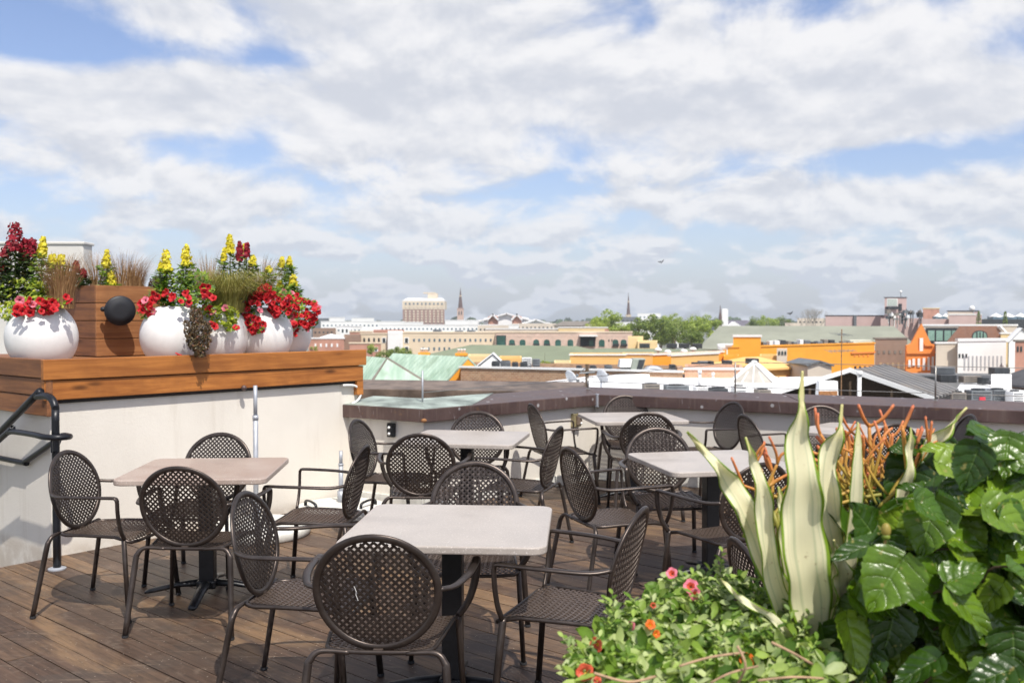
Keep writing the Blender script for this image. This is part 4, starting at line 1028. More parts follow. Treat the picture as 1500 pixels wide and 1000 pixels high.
for (x0, y0, x1, y1) in ((1300, 1010, 1300, 790), (1360, 1010, 1350, 740), (1420, 1010, 1440, 700), (1480, 1010, 1490, 720), (1400, 1010, 1400, 660), (1260, 1010, 1250, 860), (1340, 950, 1290, 830), (1440, 900, 1400, 800)):
    st_.tube([at(x0, y0, 1.85), at((x0+x1)/2+6, (y0+y1)/2, 1.74), at(x1, y1, 1.62)], [.006, .0045, .003], n=6, sub=3)
local(st_, hb0).build('stems', M_BARK, hb, smooth=True)
mb = MB(); c = at(1298, 776, 1.47); mb.ball(c, .0075, 10, 8, (1, 1, 1.5)); mb.ball(c-Vector((0, 0, .010)), .0062, 8, 6, (1.1, 1.1, .9)); mb.tube([c-Vector((0, 0, .012)), c-Vector((0, -.02, .06))], .0025, n=6)
local(mb, hb0).build('flower_bud', leafmat('bud_green', [C3('8aa040'), C3('a8a050'), C3('a86a48')]), hb, smooth=True)

# --- cream striped agave-like plant: each leaf from base to tip (px, py, width px, depth)
ag0 = at(1195, 960, 1.66); ag = empty('variegated_agave', ag0, 0, 'tall cream and green striped sword leaved plant in the foreground planter', 'plant')
LV = [([(1200, 965, 30), (1196, 930, 44), (1190, 880, 62), (1182, 830, 66), (1178, 780, 62), (1176, 735, 56), (1174, 690, 50), (1170, 645, 34), (1172, 615, 17), (1174, 580, 9), (1176, 543, 2)], 1.52, .012),
      ([(1185, 960, 26), (1160, 900, 34), (1132, 845, 34), (1112, 790, 32), (1092, 745, 34), (1072, 710, 26), (1052, 684, 15), (1030, 658, 9), (1006, 632, 2)], 1.60, .02),
      ([(1180, 960, 24), (1152, 900, 30), (1134, 850, 27), (1124, 795, 25), (1120, 745, 26), (1112, 700, 18), (1102, 668, 8), (1092, 640, 2)], 1.54, .01),
      ([(1205, 965, 24), (1214, 900, 28), (1222, 850, 22), (1226, 800, 24), (1218, 750, 28), (1212, 700, 32), (1220, 655, 24), (1230, 625, 10), (1234, 592, 2)], 1.62, .015),
      ([(1212, 965, 24), (1236, 880, 22), (1248, 800, 22), (1254, 740, 20), (1256, 690, 17), (1257, 650, 11), (1257, 618, 2)], 1.58, .0),
      ([(1220, 965, 24), (1262, 880, 24), (1300, 790, 24), (1322, 730, 20), (1331, 690, 16), (1334, 655, 10), (1334, 626, 2)], 1.66, .01),
      ([(1228, 965, 24), (1280, 880, 26), (1322, 770, 28), (1345, 705, 28), (1358, 665, 20), (1385, 630, 12), (1417, 597, 2)], 1.72, .02),
      ([(1190, 965, 16), (1158, 932, 13), (1126, 900, 10), (1090, 880, 8), (1070, 862, 6), (1056, 847, 2)], 1.50, .01),
      ([(1192, 965, 20), (1170, 890, 22), (1158, 830, 24), (1150, 780, 18), (1146, 740, 10), (1140, 712, 2)], 1.62, .01),
      ([(1200, 965, 20), (1232, 900, 24), (1236, 850, 26), (1228, 815, 14), (1222, 790, 2)], 1.60, .02)]
for li, (pts, d0, wav) in enumerate(LV):
    mb = MB(); NU = 10; rows = []
    P_ = [Vector((p[0], p[1], p[2])) for p in pts]; sm, _, _ = smooth_path(P_, [0]*len(P_), [None]*len(P_), 6); N = len(sm); i0 = 0
    for j, p in enumerate(sm):
        t_ = j/(N-1); d = d0+.08*(1-t_)-.03*math.sin(t_*PI); c = at(p.x, p.y, d); wd = max(.0006, p.z/2*d/F)*1.10*(1+(.06*math.sin(t_*19+li*2.3)+.05*math.sin(t_*41+li) if .12 < t_ < .86 else 0))
        q0 = sm[max(j-1, 0)]; q1 = sm[min(j+1, N-1)]; tg = Vector((q1.x-q0.x, 0, -(q1.y-q0.y))).normalized(); sd_ = Vector((tg.z, 0, -tg.x))
        for i in range(NU+1):
            u = i/NU*2-1
            z = -(.55*wd*(1-u*u)*(1-.5*t_))+wav*1.0*abs(u)**2*math.sin(t_*24+li*2+(u > 0)*1.3)*(1 if .1 < t_ < .9 else .2)
            yy = .55 if u > 0 else .5
            mb.v.append(c+sd_*(wd*u)-Vector((0, z, 0))+Vector((0, .25*wd*u, 0))); mb.uv[len(mb.v)-1] = (.5+u/2, t_)
    for j in range(N-1):
        for i in range(NU): a = j*(NU+1)+i; mb.q(a, a+1, a+NU+2, a+NU+1)
    o = local(mb, ag0).build('leaf', M_AGV, ag, smooth=True)
    sf = o.modifiers.new('thickness', 'SOLIDIFY'); sf.thickness = .0016; sf.offset = 0
mb = MB(); mb.lathe_v(at(1200, 990, 1.68), [(.035, -.06), (.045, 0), (.03, .06), (.0, .1)], 12, (1, 1, 1)); local(mb, ag0).build('crown_base', M_AGV, ag, smooth=True)

# --- pencil cactus (fire sticks)
def fire(label, base, regions, n, d, seed):
    r_ = random.Random(seed); root = empty('pencil_cactus', base, 0, label, 'succulent', 'orange tipped pencil cacti'); mb = MB(); tips = []
    def stick(a, b, ra, bend, h0, h1):
        k0 = len(mb.v); m_ = (a+b)/2+bend; mb.tube([a, m_, b], [ra*.9, ra, ra*.8], n=7, sub=4); k1 = len(mb.v); nr = (k1-k0)//7
        for q in range(nr):
            for _ in range(7): tips.append(h0+(h1-h0)*q/(nr-1))
        c0 = len(mb.v); mb.ball(b, ra*.8, 7, 4); tips.extend([h1]*(len(mb.v)-c0))
    for i in range(n):
        x0, y0, x1, y1 = r_.choice(regions); ax_, ay = r_.uniform(x0, x1), r_.uniform((y0+y1)/2, y1); dd_ = d+r_.uniform(-.12, .12)
        p0 = at(ax_, ay, dd_); an = r_.gauss(0, .55); L = r_.uniform(.05, .095)*(1 if ay-y0 > 40 else .6)
        dr = Vector((math.sin(an), r_.uniform(-.3, .3), math.cos(an))).normalized(); b = p0+dr*L; ra = r_.uniform(.0024, .0042)
        h = .1+.5*max(0, (y1-ay)/(y1-y0))
        stick(p0-dr*.03, b, ra, rv(r_)*.008, h*.6, h+.35)
        for q in range(r_.choice((1, 2, 2, 3))):
            a2 = an+r_.choice((-1, 1))*r_.uniform(.3, .9); d2 = Vector((math.sin(a2), r_.uniform(-.4, .3), math.cos(a2))).normalized()
            stick(b-dr*.004, b+d2*r_.uniform(.025, .06), ra*.85, rv(r_)*.006, h+.3, min(1, h+.5+r_.uniform(0, .3)))
    for (x0, y0, x1, y1) in regions:
        for q in range(5):
            xx = r_.uniform(x0, x1); stick(at((xx*.6+1215*.4), 960, d), at(xx, (y0+y1)/2+20, d), .005, rv(r_)*.03, 0, .15)
    o = local(mb, base).build('stems', M_FIRE, root, smooth=True)
    ca = o.data.color_attributes.new('tip', 'FLOAT_COLOR', 'POINT')
    for i, v in enumerate(tips): ca.data[i].color = (v, v, v, 1)
fire('orange pencil cactus between the tall striped leaves', at(1230, 980, 1.80), [(1190, 650, 1350, 760), (1215, 630, 1330, 740)], 52, 1.80, 3)
fire('smaller orange pencil cactus left of the widest striped leaf', at(1150, 980, 1.76), [(1095, 690, 1160, 770)], 10, 1.76, 8)

# --- trailing calibrachoa
tr0 = at(1030, 1010, 1.55); trp = empty('trailing_bedding_plant', tr0, 0, 'light green trailing plant with small orange and red flowers at the lower right', 'bedding plant'); mb = MB(); r3 = random.Random(21)
tpoly = [(836, 1012), (832, 985), (850, 955), (880, 925), (895, 895), (930, 885), (955, 862), (985, 842), (1010, 846), (1040, 856), (1062, 842), (1090, 850), (1125, 870), (1160, 905), (1205, 950), (1235, 1012)]
def small_leaf(mb, b, d, n, L, Wd):
    d = d.normalized(); n = (n-d*n.dot(d)).normalized(); s = d.cross(n); i = len(mb.v)
    for (t_, w_) in ((0, .1), (.3, .85), (.6, 1), (.85, .6), (1, .04)):
        for u in (-1, 0, 1): mb.v.append(b+d*(L*t_)+s*(Wd/2*w_*u)+n*(.22*Wd*abs(u)-.22*L*t_*t_))
    for j in range(4):
        for q in range(2): a = i+j*3+q; mb.q(a, a+1, a+4, a+3)
k = 0
while k < 2700:
    px, py = r3.uniform(828, 1240), r3.uniform(838, 1012)
    if not in_poly(px, py, tpoly): continue
    k += 1; t_ = (1000-py)/160; d = 1.42+.28*max(0, t_)+r3.random()**1.5*.16; a = r3.uniform(0, 2*PI)
    L = r3.uniform(.015, .030)*(1.3 if py > 930 else 1.0); dr = Vector((math.cos(a), r3.uniform(-.8, .3), math.sin(a)*.8+.15))
    small_leaf(mb, at(px, py, d), dr, Vector((r3.uniform(-.6, .6), -.45+r3.uniform(-.4, .4), .9)), L, L*r3.uniform(.42, .62))
for q in range(90):       # loose sprigs standing out of the mound
    px, py = r3.uniform(840, 1190), r3.uniform(842, 985)
    if not in_poly(px, py+8, tpoly) or in_poly(px, py-26, tpoly) and r3.random() < .5: continue
    d = 1.42+.28*max(0, (1000-py)/160); p = at(px, py+6, d); dr = Vector((r3.uniform(-.6, .6), r3.uniform(-.4, .2), r3.uniform(.3, 1))).normalized(); H_ = r3.uniform(.025, .055)
    mb.tube([p, p+dr*H_], .0008, n=4)
    for w_ in range(7):
        a = w_*2.4; b_ = p+dr*H_*(w_+1)/7; ld = (Vector((math.cos(a), math.sin(a), 0))+dr*.9).normalized(); small_leaf(mb, b_, ld, Vector((0, -.5, .9)), r3.uniform(.011, .020), .007)
local(mb, tr0).build('foliage', M_CAL, trp, smooth=True)
mb = MB()
for (a, m_, b, rr_) in (((995, 975), (1040, 962), (1090, 955), .0018), ((1040, 1000), (1070, 985), (1110, 975), .0017), ((1130, 940), (1160, 955), (1190, 972), .002), ((1110, 996), (1160, 991), (1206, 993), .0018), ((1080, 945), (1092, 975), (1078, 1005), .002), ((870, 985), (920, 998), (960, 990), .002)):
    mb = MB(); mb.tube([at(a[0], a[1], 1.40), at(m_[0], m_[1], 1.395), at(b[0], b[1], 1.42)], rr_, n=7, sub=5); local(mb, tr0).build('twig', M_TWIG, trp, smooth=True)
M_CORAL = leafmat('coral_petals', [C3('d03a28'), C3('e2542e'), C3('e86a50'), C3('c82c2c')], .3, .5); M_ORA = leafmat('orange_petals', [C3('ea6a20'), C3('f07c2a'), C3('e85a1c')], .3, .5)
F1 = flower_mesh('flower', .0135, [M_CORAL, M_THRY], 1); F2 = flower_mesh('flower', .0135, [M_PNK, M_CORAL], 2); F3 = flower_mesh('flower', .012, [M_ORA, M_THRY], 1)
for (px, py, me, s_, nx, nz) in ((857, 984, F1, 1.05, 0, .1), (873, 944, F1, .95, -.9, .1), (1012, 858, F2, 1.0, -.2, .5), (1018, 870, F2, .85, .3, -.1), (984, 839, F2, .8, -.4, .6), (953, 914, F3, .75, .2, .7), (962, 928, F3, .6, .5, .2), (1094, 966, F3, 1.0, .0, .3), (1086, 962, F3, .7, -.4, .4), (924, 916, F2, .6, -.6, .2), (957, 886, F1, .4, .2, .5), (875, 996, F1, .5, 0, .6)):
    t_ = (1000-py)/160; p = at(px, py, 1.40+.27*max(0, t_)); put_flower(trp, p-tr0, Vector((nx, -1, nz)), me, s_)
# ================================================================== THE CITY
GZ = -15.0
def roofmat(name, c, var=.15, stripes=None, rough=.7, metal=0, ang=0):
    return plain(name, c, rough, metal, var, .8, .15, 3)
M_ROOFW = plain('white_roof_membrane', (.78, .78, .77), .6, 0, .06, .5)
M_ROOFG = plain('grey_roof_felt', (.28, .28, .28), .9, 0, .2, .4)
M_ROOFD = plain('dark_roof_felt', (.07, .07, .075), .9, 0, .3, .6)
M_SAGE = plain('sage_green_roof', (.20, .23, .145), .7, 0, .10, .25)
M_SAGE2 = plain('grey_green_shingles', (.26, .27, .21), .8, 0, .10, .3)
M_ORG = plain('orange_render', (.86, .37, .035), .8, 0, .06, .3)
M_ORGL = plain('pale_orange_render', (.82, .50, .18), .8, 0, .06, .3)
M_ORGR = plain('deep_orange_render', (.80, .27, .055), .8, 0, .08, .3)
M_CREAM = plain('cream_render', (.72, .60, .44), .85, 0, .08, .2)
M_CREAM2 = plain('pale_yellow_render', (.80, .62, .33), .85, 0, .08, .2)
M_PINKB = plain('rosy_brick', (.50, .26, .19), .9, 0, .15, .6)
M_PINK = plain('mauve_render', (.52, .38, .35), .85, 0, .08, .2)
M_WHT = plain('white_render', (.82, .82, .80), .8, 0, .05, .3)
M_BEIGE = plain('beige_render', (.64, .56, .46), .85, 0, .08, .3)
M_BRNB = plain('brown_facade', (.28, .19, .14), .85, 0, .12, .4)
M_TRIM = plain('white_trim', (.80, .80, .78), .6, 0, .04, 1)
M_GLS = plain('dark_window_glass', (.03, .045, .05), .12, 0, .3, .5, spec=.8)
M_GLSB = plain('blue_window_glass', (.10, .16, .20), .12, 0, .3, .5, spec=.8)
M_TEAL = plain('teal_window_glass', (.035, .11, .095), .15, 0, .35, .6, spec=.8)
M_TANT = plain('tan_window_blind', (.42, .30, .18), .7, 0, .2, 1)
M_GREY = plain('grey_metal_casing', (.17, .185, .195), .55, .3, .2, 1.5)
M_GREYD = plain('dark_fan_grille', (.05, .055, .06), .6, .2, .3, 3)
M_TAUPE = plain('taupe_metal_casing', (.24, .21, .175), .6, .2, .15, 2)
M_PURP = plain('slate_purple_roof', (.13, .12, .15), .7, 0, .15, .3)
M_AWN = plain('dark_awning', (.03, .035, .04), .8, 0, .2, 1)
def brickmat(name, c1, c2, mortar, sc=3.2, ang=0):
    m, t, b = newmat(name); co = objco(t); s_ = t.add('ShaderNodeSeparateXYZ'); t.link(co, s_.inputs[0])
    u = t.math('ADD', t.math('MULTIPLY', s_.outputs[0], math.cos(ang)), t.math('MULTIPLY', s_.outputs[1], math.sin(ang)))
    cc = t.add('ShaderNodeCombineXYZ'); t.link(u, cc.inputs[0]); t.link(s_.outputs[2], cc.inputs[1])
    br = t.add('ShaderNodeTexBrick'); br.inputs['Scale'].default_value = sc; br.inputs['Color1'].default_value = (*c1, 1); br.inputs['Color2'].default_value = (*c2, 1)
    br.inputs['Mortar'].default_value = (*mortar, 1); br.inputs['Mortar Size'].default_value = .022; t.link(cc.outputs[0], br.inputs['Vector'])
    n = t.noise(co, .7, 6, .65); c = t.mix(t.math('MULTIPLY', t.ramp(n, .4, .7), .45), br.outputs[0], tuple(x*1.5 for x in c1))
    c = t.mix(t.math('MULTIPLY', t.ramp(t.noise(co, 2.3, 6, .7), .52, .7), .5), c, tuple(x*.5 for x in c2))
    t.link(c, b.inputs['Base Color']); b.inputs['Roughness'].default_value = .9; return m
M_BRICK = brickmat('weathered_old_brick', (.33, .17, .09), (.46, .28, .16), (.50, .42, .32), 2.4)
M_BRICKR = brickmat('red_brown_brick', (.24, .11, .065), (.29, .14, .085), (.36, .27, .22), 2.2)
M_BRICKT = brickmat('tan_rose_brick', (.54, .38, .30), (.62, .46, .37), (.66, .56, .48), 2.2)
M_BRICKS = brickmat('salmon_brick', (.58, .30, .18), (.64, .36, .23), (.66, .48, .36), 2.6)
def copper():
    m, t, b = newmat('verdigris_copper_roof'); co = objco(t)
    n = t.noise(t.mapping(co, rot=(0, 0, .86), scale=(1.6, .25, .25)), 1.4, 5, .6); c = t.mix(t.ramp(n, .3, .7), C3('93ac98'), C3('b4c8b6'))
    n2 = t.noise(co, .9, 5, .6); c = t.mix(t.math('MULTIPLY', t.ramp(n2, .5, .72), .5), c, C3('6d8467'))
    t.link(c, b.inputs['Base Color']); b.inputs['Roughness'].default_value = .65; return m
M_COP = copper()
def corr():
    m, t, b = newmat('grey_corrugated_sheet'); co = objco(t); s_ = t.add('ShaderNodeSeparateXYZ'); t.link(co, s_.inputs[0])
    u = t.math('ADD', t.math('MULTIPLY', s_.outputs[0], .55), t.math('MULTIPLY', s_.outputs[1], .835))
    w = t.math('SINE', t.math('MULTIPLY', u, 8.0)); n = t.noise(co, .8, 6, .65)
    c = t.mix(t.ramp(w, -.9, .6), (.045, .045, .048), (.20, .195, .19)); c = t.mix(t.math('MULTIPLY', t.ramp(n, .5, .7), .5), c, (.25, .19, .13))
    t.link(c, b.inputs['Base Color']); b.inputs['Roughness'].default_value = .65; return m
M_CORR = corr()

def fac(px0, y0, d0, px1, y1=None, d1=None, z=None):
    """two facade corners (world xy) and the common top height; y = pixel rows of the top"""
    zt = at(px0, y0, d0).z
    if d1 is None: d1 = d0 if y1 is None else d0*(y0-468)/(y1-468)
    a = at(px0, y0, d0); b = at(px1, y0, d1); return Vector((a.x, a.y)), Vector((b.x, b.y)), zt
def block(name, label, cat, A, B, zt, dep, wm, rm=None, trim=None, zb=GZ, group=None, parap=.35, trim_h=.18):
    e = (B-A).normalized(); n = Vector((-e.y, e.x)); n = n if n.y > 0 else -n; o = V3((A+B)/2, zb)
    root = empty(name, o, 0, label, cat, group)
    A2 = A*(1+dep/A.length); B2 = B*(1+dep/B.length)       # side walls run straight away from the street front
    mb = MB(); mb.prism([tuple(A), tuple(B), tuple(B2), tuple(A2)], zb, zt-parap)
    if parap > 0:
        t_ = min(.25, dep*.1); Li = [A, B, B2, A2]; cc_ = (A+B+B2+A2)/4; In = []
        for q_ in Li: d_ = cc_-q_; In.append(q_+d_*(t_*1.4/d_.length))
        for k in range(4):
            k2 = (k+1) % 4; quad = [Li[k], Li[k2], In[k2], In[k]]
            mb.hull([V3(p_, zt-parap-.01) for p_ in quad], [V3(p_, zt) for p_ in quad])
    local(mb, o).build('wall', wm, root)
    if rm:
        pts = [tuple(p_) for p_ in (In if parap > 0 else (A, B, B2, A2))]
        mb = MB(); mb.prism(pts, zt-parap+.004, zt-parap+.06); local(mb, o).build('roof', rm, root)
    if trim:
        L = (B-A).length; mb = MB(); w2 = .34
        for (c, sx, sy) in (((A+B)/2+n*w2/2-n*.08, L+.16, w2),):
            mb.box(V3(c, zt+trim_h/2-.02), (sx, sy, trim_h), ex=V3(e, 0))
        local(mb, o).build('cornice', trim, root)
    return root, A, B, e, n, o
def windows(ctx, us, z, w, h, glass=None, frame=None, arch=False, proud=.05, inner=True):
    """one 'window' part per opening on the front wall; us = metres along the wall from its left corner"""
    root, A, B, e, n, o = ctx; glass = glass or M_GLS; frame = frame or M_TRIM
    for u in us:
        c = A+e*u
        def outline(ww, hh, z0):
            pts = [(-ww/2, z0), (ww/2, z0)]
            if arch:
                r_ = ww/2; yy = z0+hh-r_*.7
                pts += [(ww/2*math.cos(PI*k/6), yy+r_*.7*math.sin(PI*k/6)) for k in range(7)]
            else: pts += [(ww/2, z0+hh), (-ww/2, z0+hh)]
            return pts
        f = MB(); P_ = outline(w+.22, h+.16, z-.06) if inner else outline(w, h, z); ex3 = V3(e, 0); n3_ = V3(n, 0); c3 = V3(c, 0)
        f.hull([c3+ex3*p[0]+Vector((0, 0, p[1]))-n3_*proud for p in P_], [c3+ex3*p[0]+Vector((0, 0, p[1]))+n3_*.1 for p in P_])
        wo = local(f, o).build('window', frame if inner else glass, root)
        if inner:
            g = MB(); P_ = outline(w, h, z)
            g.hull([c3+ex3*p[0]+Vector((0, 0, p[1]))-n3_*(proud+.02) for p in P_], [c3+ex3*p[0]+Vector((0, 0, p[1]))+n3_*.09 for p in P_])
            local(g, o).build('pane', glass, wo)
def pxu(ctx, px):           # metres along the wall at this pixel column
    _, A, B, e, n, o = ctx; k = (px-750)/F; return (k*A.y-A.x)/(e.x-k*e.y)
def zpx(ctx, px, py):
    u = pxu(ctx, px); return at(px, py, (ctx[1]+ctx[3]*u).y).z
def wrow(ctx, pxs, y0, y1, wpx, **kw):
    for px in pxs:
        u = pxu(ctx, px); d = (ctx[1]+ctx[3]*u).y; z0 = at(px, y1, d).z; z1 = at(px, y0, d).z
        windows(ctx, [u], z0, wpx*d/F/max(.5, abs(ctx[3].x)), z1-z0, **kw)
def house(name, label, cat, A, B, ze, w, rise, wm, rm, hip=(0, 0), over=.25, trim=None, seams=0, ridge_off=.5, group=None, zb=GZ):
    """gable or hip roofed house; A, B front eave corners, w depth"""
    e = (B-A).normalized(); n = Vector((-e.y, e.x)); n = n if n.y > 0 else -n; o = V3((A+B)/2, zb); root = empty(name, o, 0, label, cat, group); L = (B-A).length
    Cc, Dd = B+n*w, A+n*w; r0, r1 = A+n*w*ridge_off+e*hip[0], B+n*w*ridge_off-e*hip[1]
    mb = MB(); mb.prism([tuple(A), tuple(B), tuple(Cc), tuple(Dd)], zb, ze); 
    for (p, q, r_) in ((A, Dd, r0), (Cc, B, r1)):
        if (hip[0] if p is A else hip[1]) < .01: 
            s_ = e*.02 if p is A else -e*.02
            mb.hull([V3(p, ze-.01), V3(q, ze-.01), V3(r_, ze+rise-.02)], [V3(p+s_*10, ze-.01), V3(q+s_*10, ze-.01), V3(r_+s_*10, ze+rise-.02)])
    local(mb, o).build('wall', wm, root)
    sl = rise/(w*ridge_off); ov = over; th = .12
    f0, f1 = A-n*ov-e*ov, B-n*ov+e*ov; g0, g1 = Dd+n*ov-e*ov, Cc+n*ov+e*ov; zo = ze-ov*sl; R0 = r0-e*(ov if hip[0] < .01 else 0); R1 = r1+e*(ov if hip[1] < .01 else 0); zr = ze+rise
    mb = MB()
    bot = [V3(f0, zo), V3(f1, zo), V3(g1, zo), V3(g0, zo), V3(R0, zr), V3(R1, zr)]; i = mb.add(bot+[v+Vector((0, 0, th)) for v in bot])
    for fc in ((0, 1, 5, 4), (2, 3, 4, 5), (1, 2, 5), (3, 0, 4)): 
        if len(fc) == 3 and ((fc[0] == 1 and hip[1] < .01) or (fc[0] == 3 and hip[0] < .01)): continue
        mb.q(*[i+6+k for k in fc]); mb.q(*[i+k for k in reversed(fc)])
    for (a_, b_) in ((0, 1), (2, 3)) + (((1, 2),) if hip[1] >= .01 else ((1, 5), (5, 2))) + (((3, 0),) if hip[0] >= .01 else ((3, 4), (4, 0))): mb.q(i+a_, i+b_, i+b_+6, i+a_+6)
    if seams:
        N = int(L/seams)
        for k in range(N+1):
            q = k/N; p0 = V3(f0.lerp(f1, q), zo+th); p1 = V3(R0.lerp(R1, q), zr+th)
            mb.tube([p0, p1], .02, .035, n=4)
    rf = local(mb, o).build('roof', rm, root)
    if trim:
        for (p, r_, g) in ((f1, R1, g1), (f0, R0, g0)):
            mb = MB(); mb.tube([V3(p, zo+th*.5), V3(r_, zr+th*.5), V3(g, zo+th*.5)], .09, .13, n=4); local(mb, o).build('fascia', trim, root)
    return root, A, B, e, n, o

# ---- ground, far wood
M_GROUND = plain('city_ground', (.16, .17, .13), .95, 0, .4, .02)
tag(MB().box((0, 4000, GZ-1), (16000, 9000, 2)).build('ground', M_GROUND), kind='structure')
M_WOOD = leafmat('far_tree_mass', [C3('33482a'), C3('46602f'), C3('5a7436'), C3('3c5430')], .2, .9)
def tree_mass(name, x0, x1, y, hgt, n, seed, dy=40, s=1.4):
    r_ = random.Random(seed); mb = MB(); nc = max(3, int((x1-x0)/11)); cl = [(r_.uniform(x0, x1), y+r_.uniform(-dy, dy), r_.uniform(.55, 1)*hgt, r_.uniform(5, 10)) for _ in range(nc)]
    for i in range(n):
        cx_, cy_, hh, rr = r_.choice(cl); v = rv(r_).normalized(); z = GZ+hh*.62+v.z*hh*.38
        mb.card((cx_+v.x*rr, cy_+v.y*rr, z), v+rv(r_)*.8, r_.uniform(.6, 1.2)*s, None, 1.3)
    return tag(mb.build(name, M_WOOD), kind='stuff', label=None)
o_ = tree_mass('far_wood', -700, 900, 1250, 19, 16000, 2, 160, 3.4); tag(o_, 'hazy green line of far-off trees along the horizon', 'woodland')

# ---- trees with trunks, limbs and leafy crowns
M_TA = leafmat('bright_spring_leaves', [C3('7c9440'), C3('a0b454'), C3('c0cc70'), C3('70883a')], .35, .8)
M_TB = leafmat('oak_leaves', [C3('4e6230'), C3('677c3a'), C3('84984a'), C3('a0ac5c')], .3, .8)
def crown_mesh(seed, n, mat, cardr=.30, sx=1, sz=.8, holes=.5):
    r_ = random.Random(seed); mb = MB(); cl = []
    for k in range(22):
        v = rv(r_); cl.append((Vector((v.x*sx, v.y*sx, v.z*sz+.1)), r_.uniform(.22, .42)))
    for i in range(n):
        c, rr = r_.choice(cl); v = rv(r_).normalized()*r_.uniform(.6, 1.05); mb.card(c+v*rr, v+rv(r_)*.7, cardr*.13*r_.uniform(.7, 1.4), None, 1.2)
    o = mb.build('crown', mat); return o
def trunk_mb(seed):
    r_ = random.Random(seed); mb = MB().tube([(0, 0, -1.9), (.02, 0, -1.2), (0, .03, -.5), (.0, 0, .1)], [.07, .055, .045, .02], n=7, sub=2)
    for k in range(7):
        a = r_.uniform(0, 2*PI); z = r_.uniform(-1.0, -.7); mb.tube([(0, 0, z), (math.cos(a)*.25, math.sin(a)*.25, z+.2), (math.cos(a)*.5, math.sin(a)*.5, z+.4)], [.03, .02, .008], n=5, sub=2)
    return mb
protos = []
for k, (mt, hl) in enumerate(((M_TA, 0), (M_TB, 0), (M_TB, 1), (M_TA, 1))):
    cr = crown_mesh(40+k, 3200, mt, .42 if k < 2 else .36); tk = trunk_mb(70+k).build('trunk', M_BARK); protos.append((cr.data, tk.data)); bpy.data.objects.remove(cr); bpy.data.objects.remove(tk)
def tree(px, py, rpx, d, k, label, sq=.8):
    c = at(px, py, d); r_ = rpx*d/F; root = empty('tree', (c.x, c.y, GZ), rnd.uniform(0, 6), label, 'tree', 'trees between the rooftops')
    for nm, me, s_ in (('crown', protos[k][0], (r_, r_, r_*sq)), ('trunk', protos[k][1], (r_, r_, (c.z-GZ)/1.9))):
        o = bpy.data.objects.new(nm, me); COL.objects.link(o); o.parent = root; o.location = (0, 0, c.z-GZ); o.scale = s_
TR = [(885, 474, 24, 190, 0, 'pale green feathery tree beside the arcade brick building'), (873, 478, 14, 175, 3, 'small bright tree at the left of the pale feathery tree'), (905, 487, 17, 150, 0, 'yellow green tree behind the right end of the arcade building'),
      (935, 484, 22, 165, 1, 'dark round oak left of the broad one'), (960, 487, 30, 155, 1, 'broad dark oak in the middle of the skyline trees'), (985, 491, 22, 150, 2, 'dark oak to the right of the broad oak'),
      (968, 474, 12, 260, 2, 'small dark tree top under the white block on the skyline'), (984, 470, 14, 230, 3, 'bright yellow green tree top on the skyline'), (1003, 477, 10, 240, 2, 'small dark tree beside the salmon roof'),
      (1022, 484, 26, 170, 0, 'light green tree left of the long grey green roof'), (1040, 476, 18, 200, 0, 'feathery light tree behind the hip of the grey green roof'), (1012, 497, 18, 140, 1, 'shaded tree behind the black roof fans'),
      (1048, 474, 10, 300, 2, 'dark tree next to the white church tower'), (1123, 474, 15, 320, 3, 'bright round tree far behind the grey green roof'), (1105, 476, 14, 330, 2, 'dark low tree right of the purple church roof'), (1145, 475, 14, 330, 2, 'dark tree right of the bright round far tree'),
      (562, 523, 12, 85, 2, 'dark green tree behind the copper roof, left one'), (580, 520, 14, 88, 1, 'dark tree behind the copper roof, centre one'), (598, 521, 12, 90, 2, 'dark tree behind the copper roof, next to the orange chimney'), (552, 530, 8, 70, 3, 'small yellow green tree at the end of the timber ledge'),
      (586, 513, 7, 100, 3, 'slim light tree in front of the cream facade'), (478, 508, 9, 130, 0, 'small green tree before the rosy brick building, left'), (490, 507, 8, 132, 1, 'small green tree before the rosy brick building, middle'), (502, 508, 8, 134, 0, 'small green tree before the rosy brick building, right'),
      (461, 511, 6, 128, 3, 'small yellowish tree just right of the last flower pot'), (798, 533, 7, 62, 3, 'little yellow green treetop between rooftop units and orange wall'), (545, 512, 10, 110, 0, 'yellow green tree under the small rosy block')]
for (px, py, r_, d, k, lab) in TR: tree(px, py, r_, d, k, lab)
# bare tree
c = at(1186, 466, 240); root = empty('bare_tree', (c.x, 240, GZ), 0, 'leafless grey tree against the sky left of the mauve building', 'tree'); mb = MB(); r4 = random.Random(4)
def br(p, d, L, r_, dep):
    q = p+d*L; mb.tube([p, q], [r_, r_*.7], n=4)
    if dep > 0:
        for _ in range(3): 
            nd = (d+rv(r4)*.55); nd.z = abs(nd.z)*.8+.25; br(q, nd.normalized(), L*.74, r_*.6, dep-1)
br(Vector((0, 0, 0)), Vector((0, 0, 1)), 6.2, .22, 5); mb.build('branches', plain('grey_bark', (.32, .29, .24), .9), root)

# ---- near neighbours --------------------------------------------------
# roof space right behind the parapets
rs = empty('lower_rooftop', (2, 14, -3), 0, 'dark flat roof lying just below and behind the terrace parapets', 'building')
mb = MB(); mb.prism([(-8, 11.5), (.6, 11.1), (14, 5.0), (22, 8), (22, 22), (-8, 22)], GZ, -2.2); local(mb, Vector((2, 14, -3))).build('roof', M_ROOFD, rs)
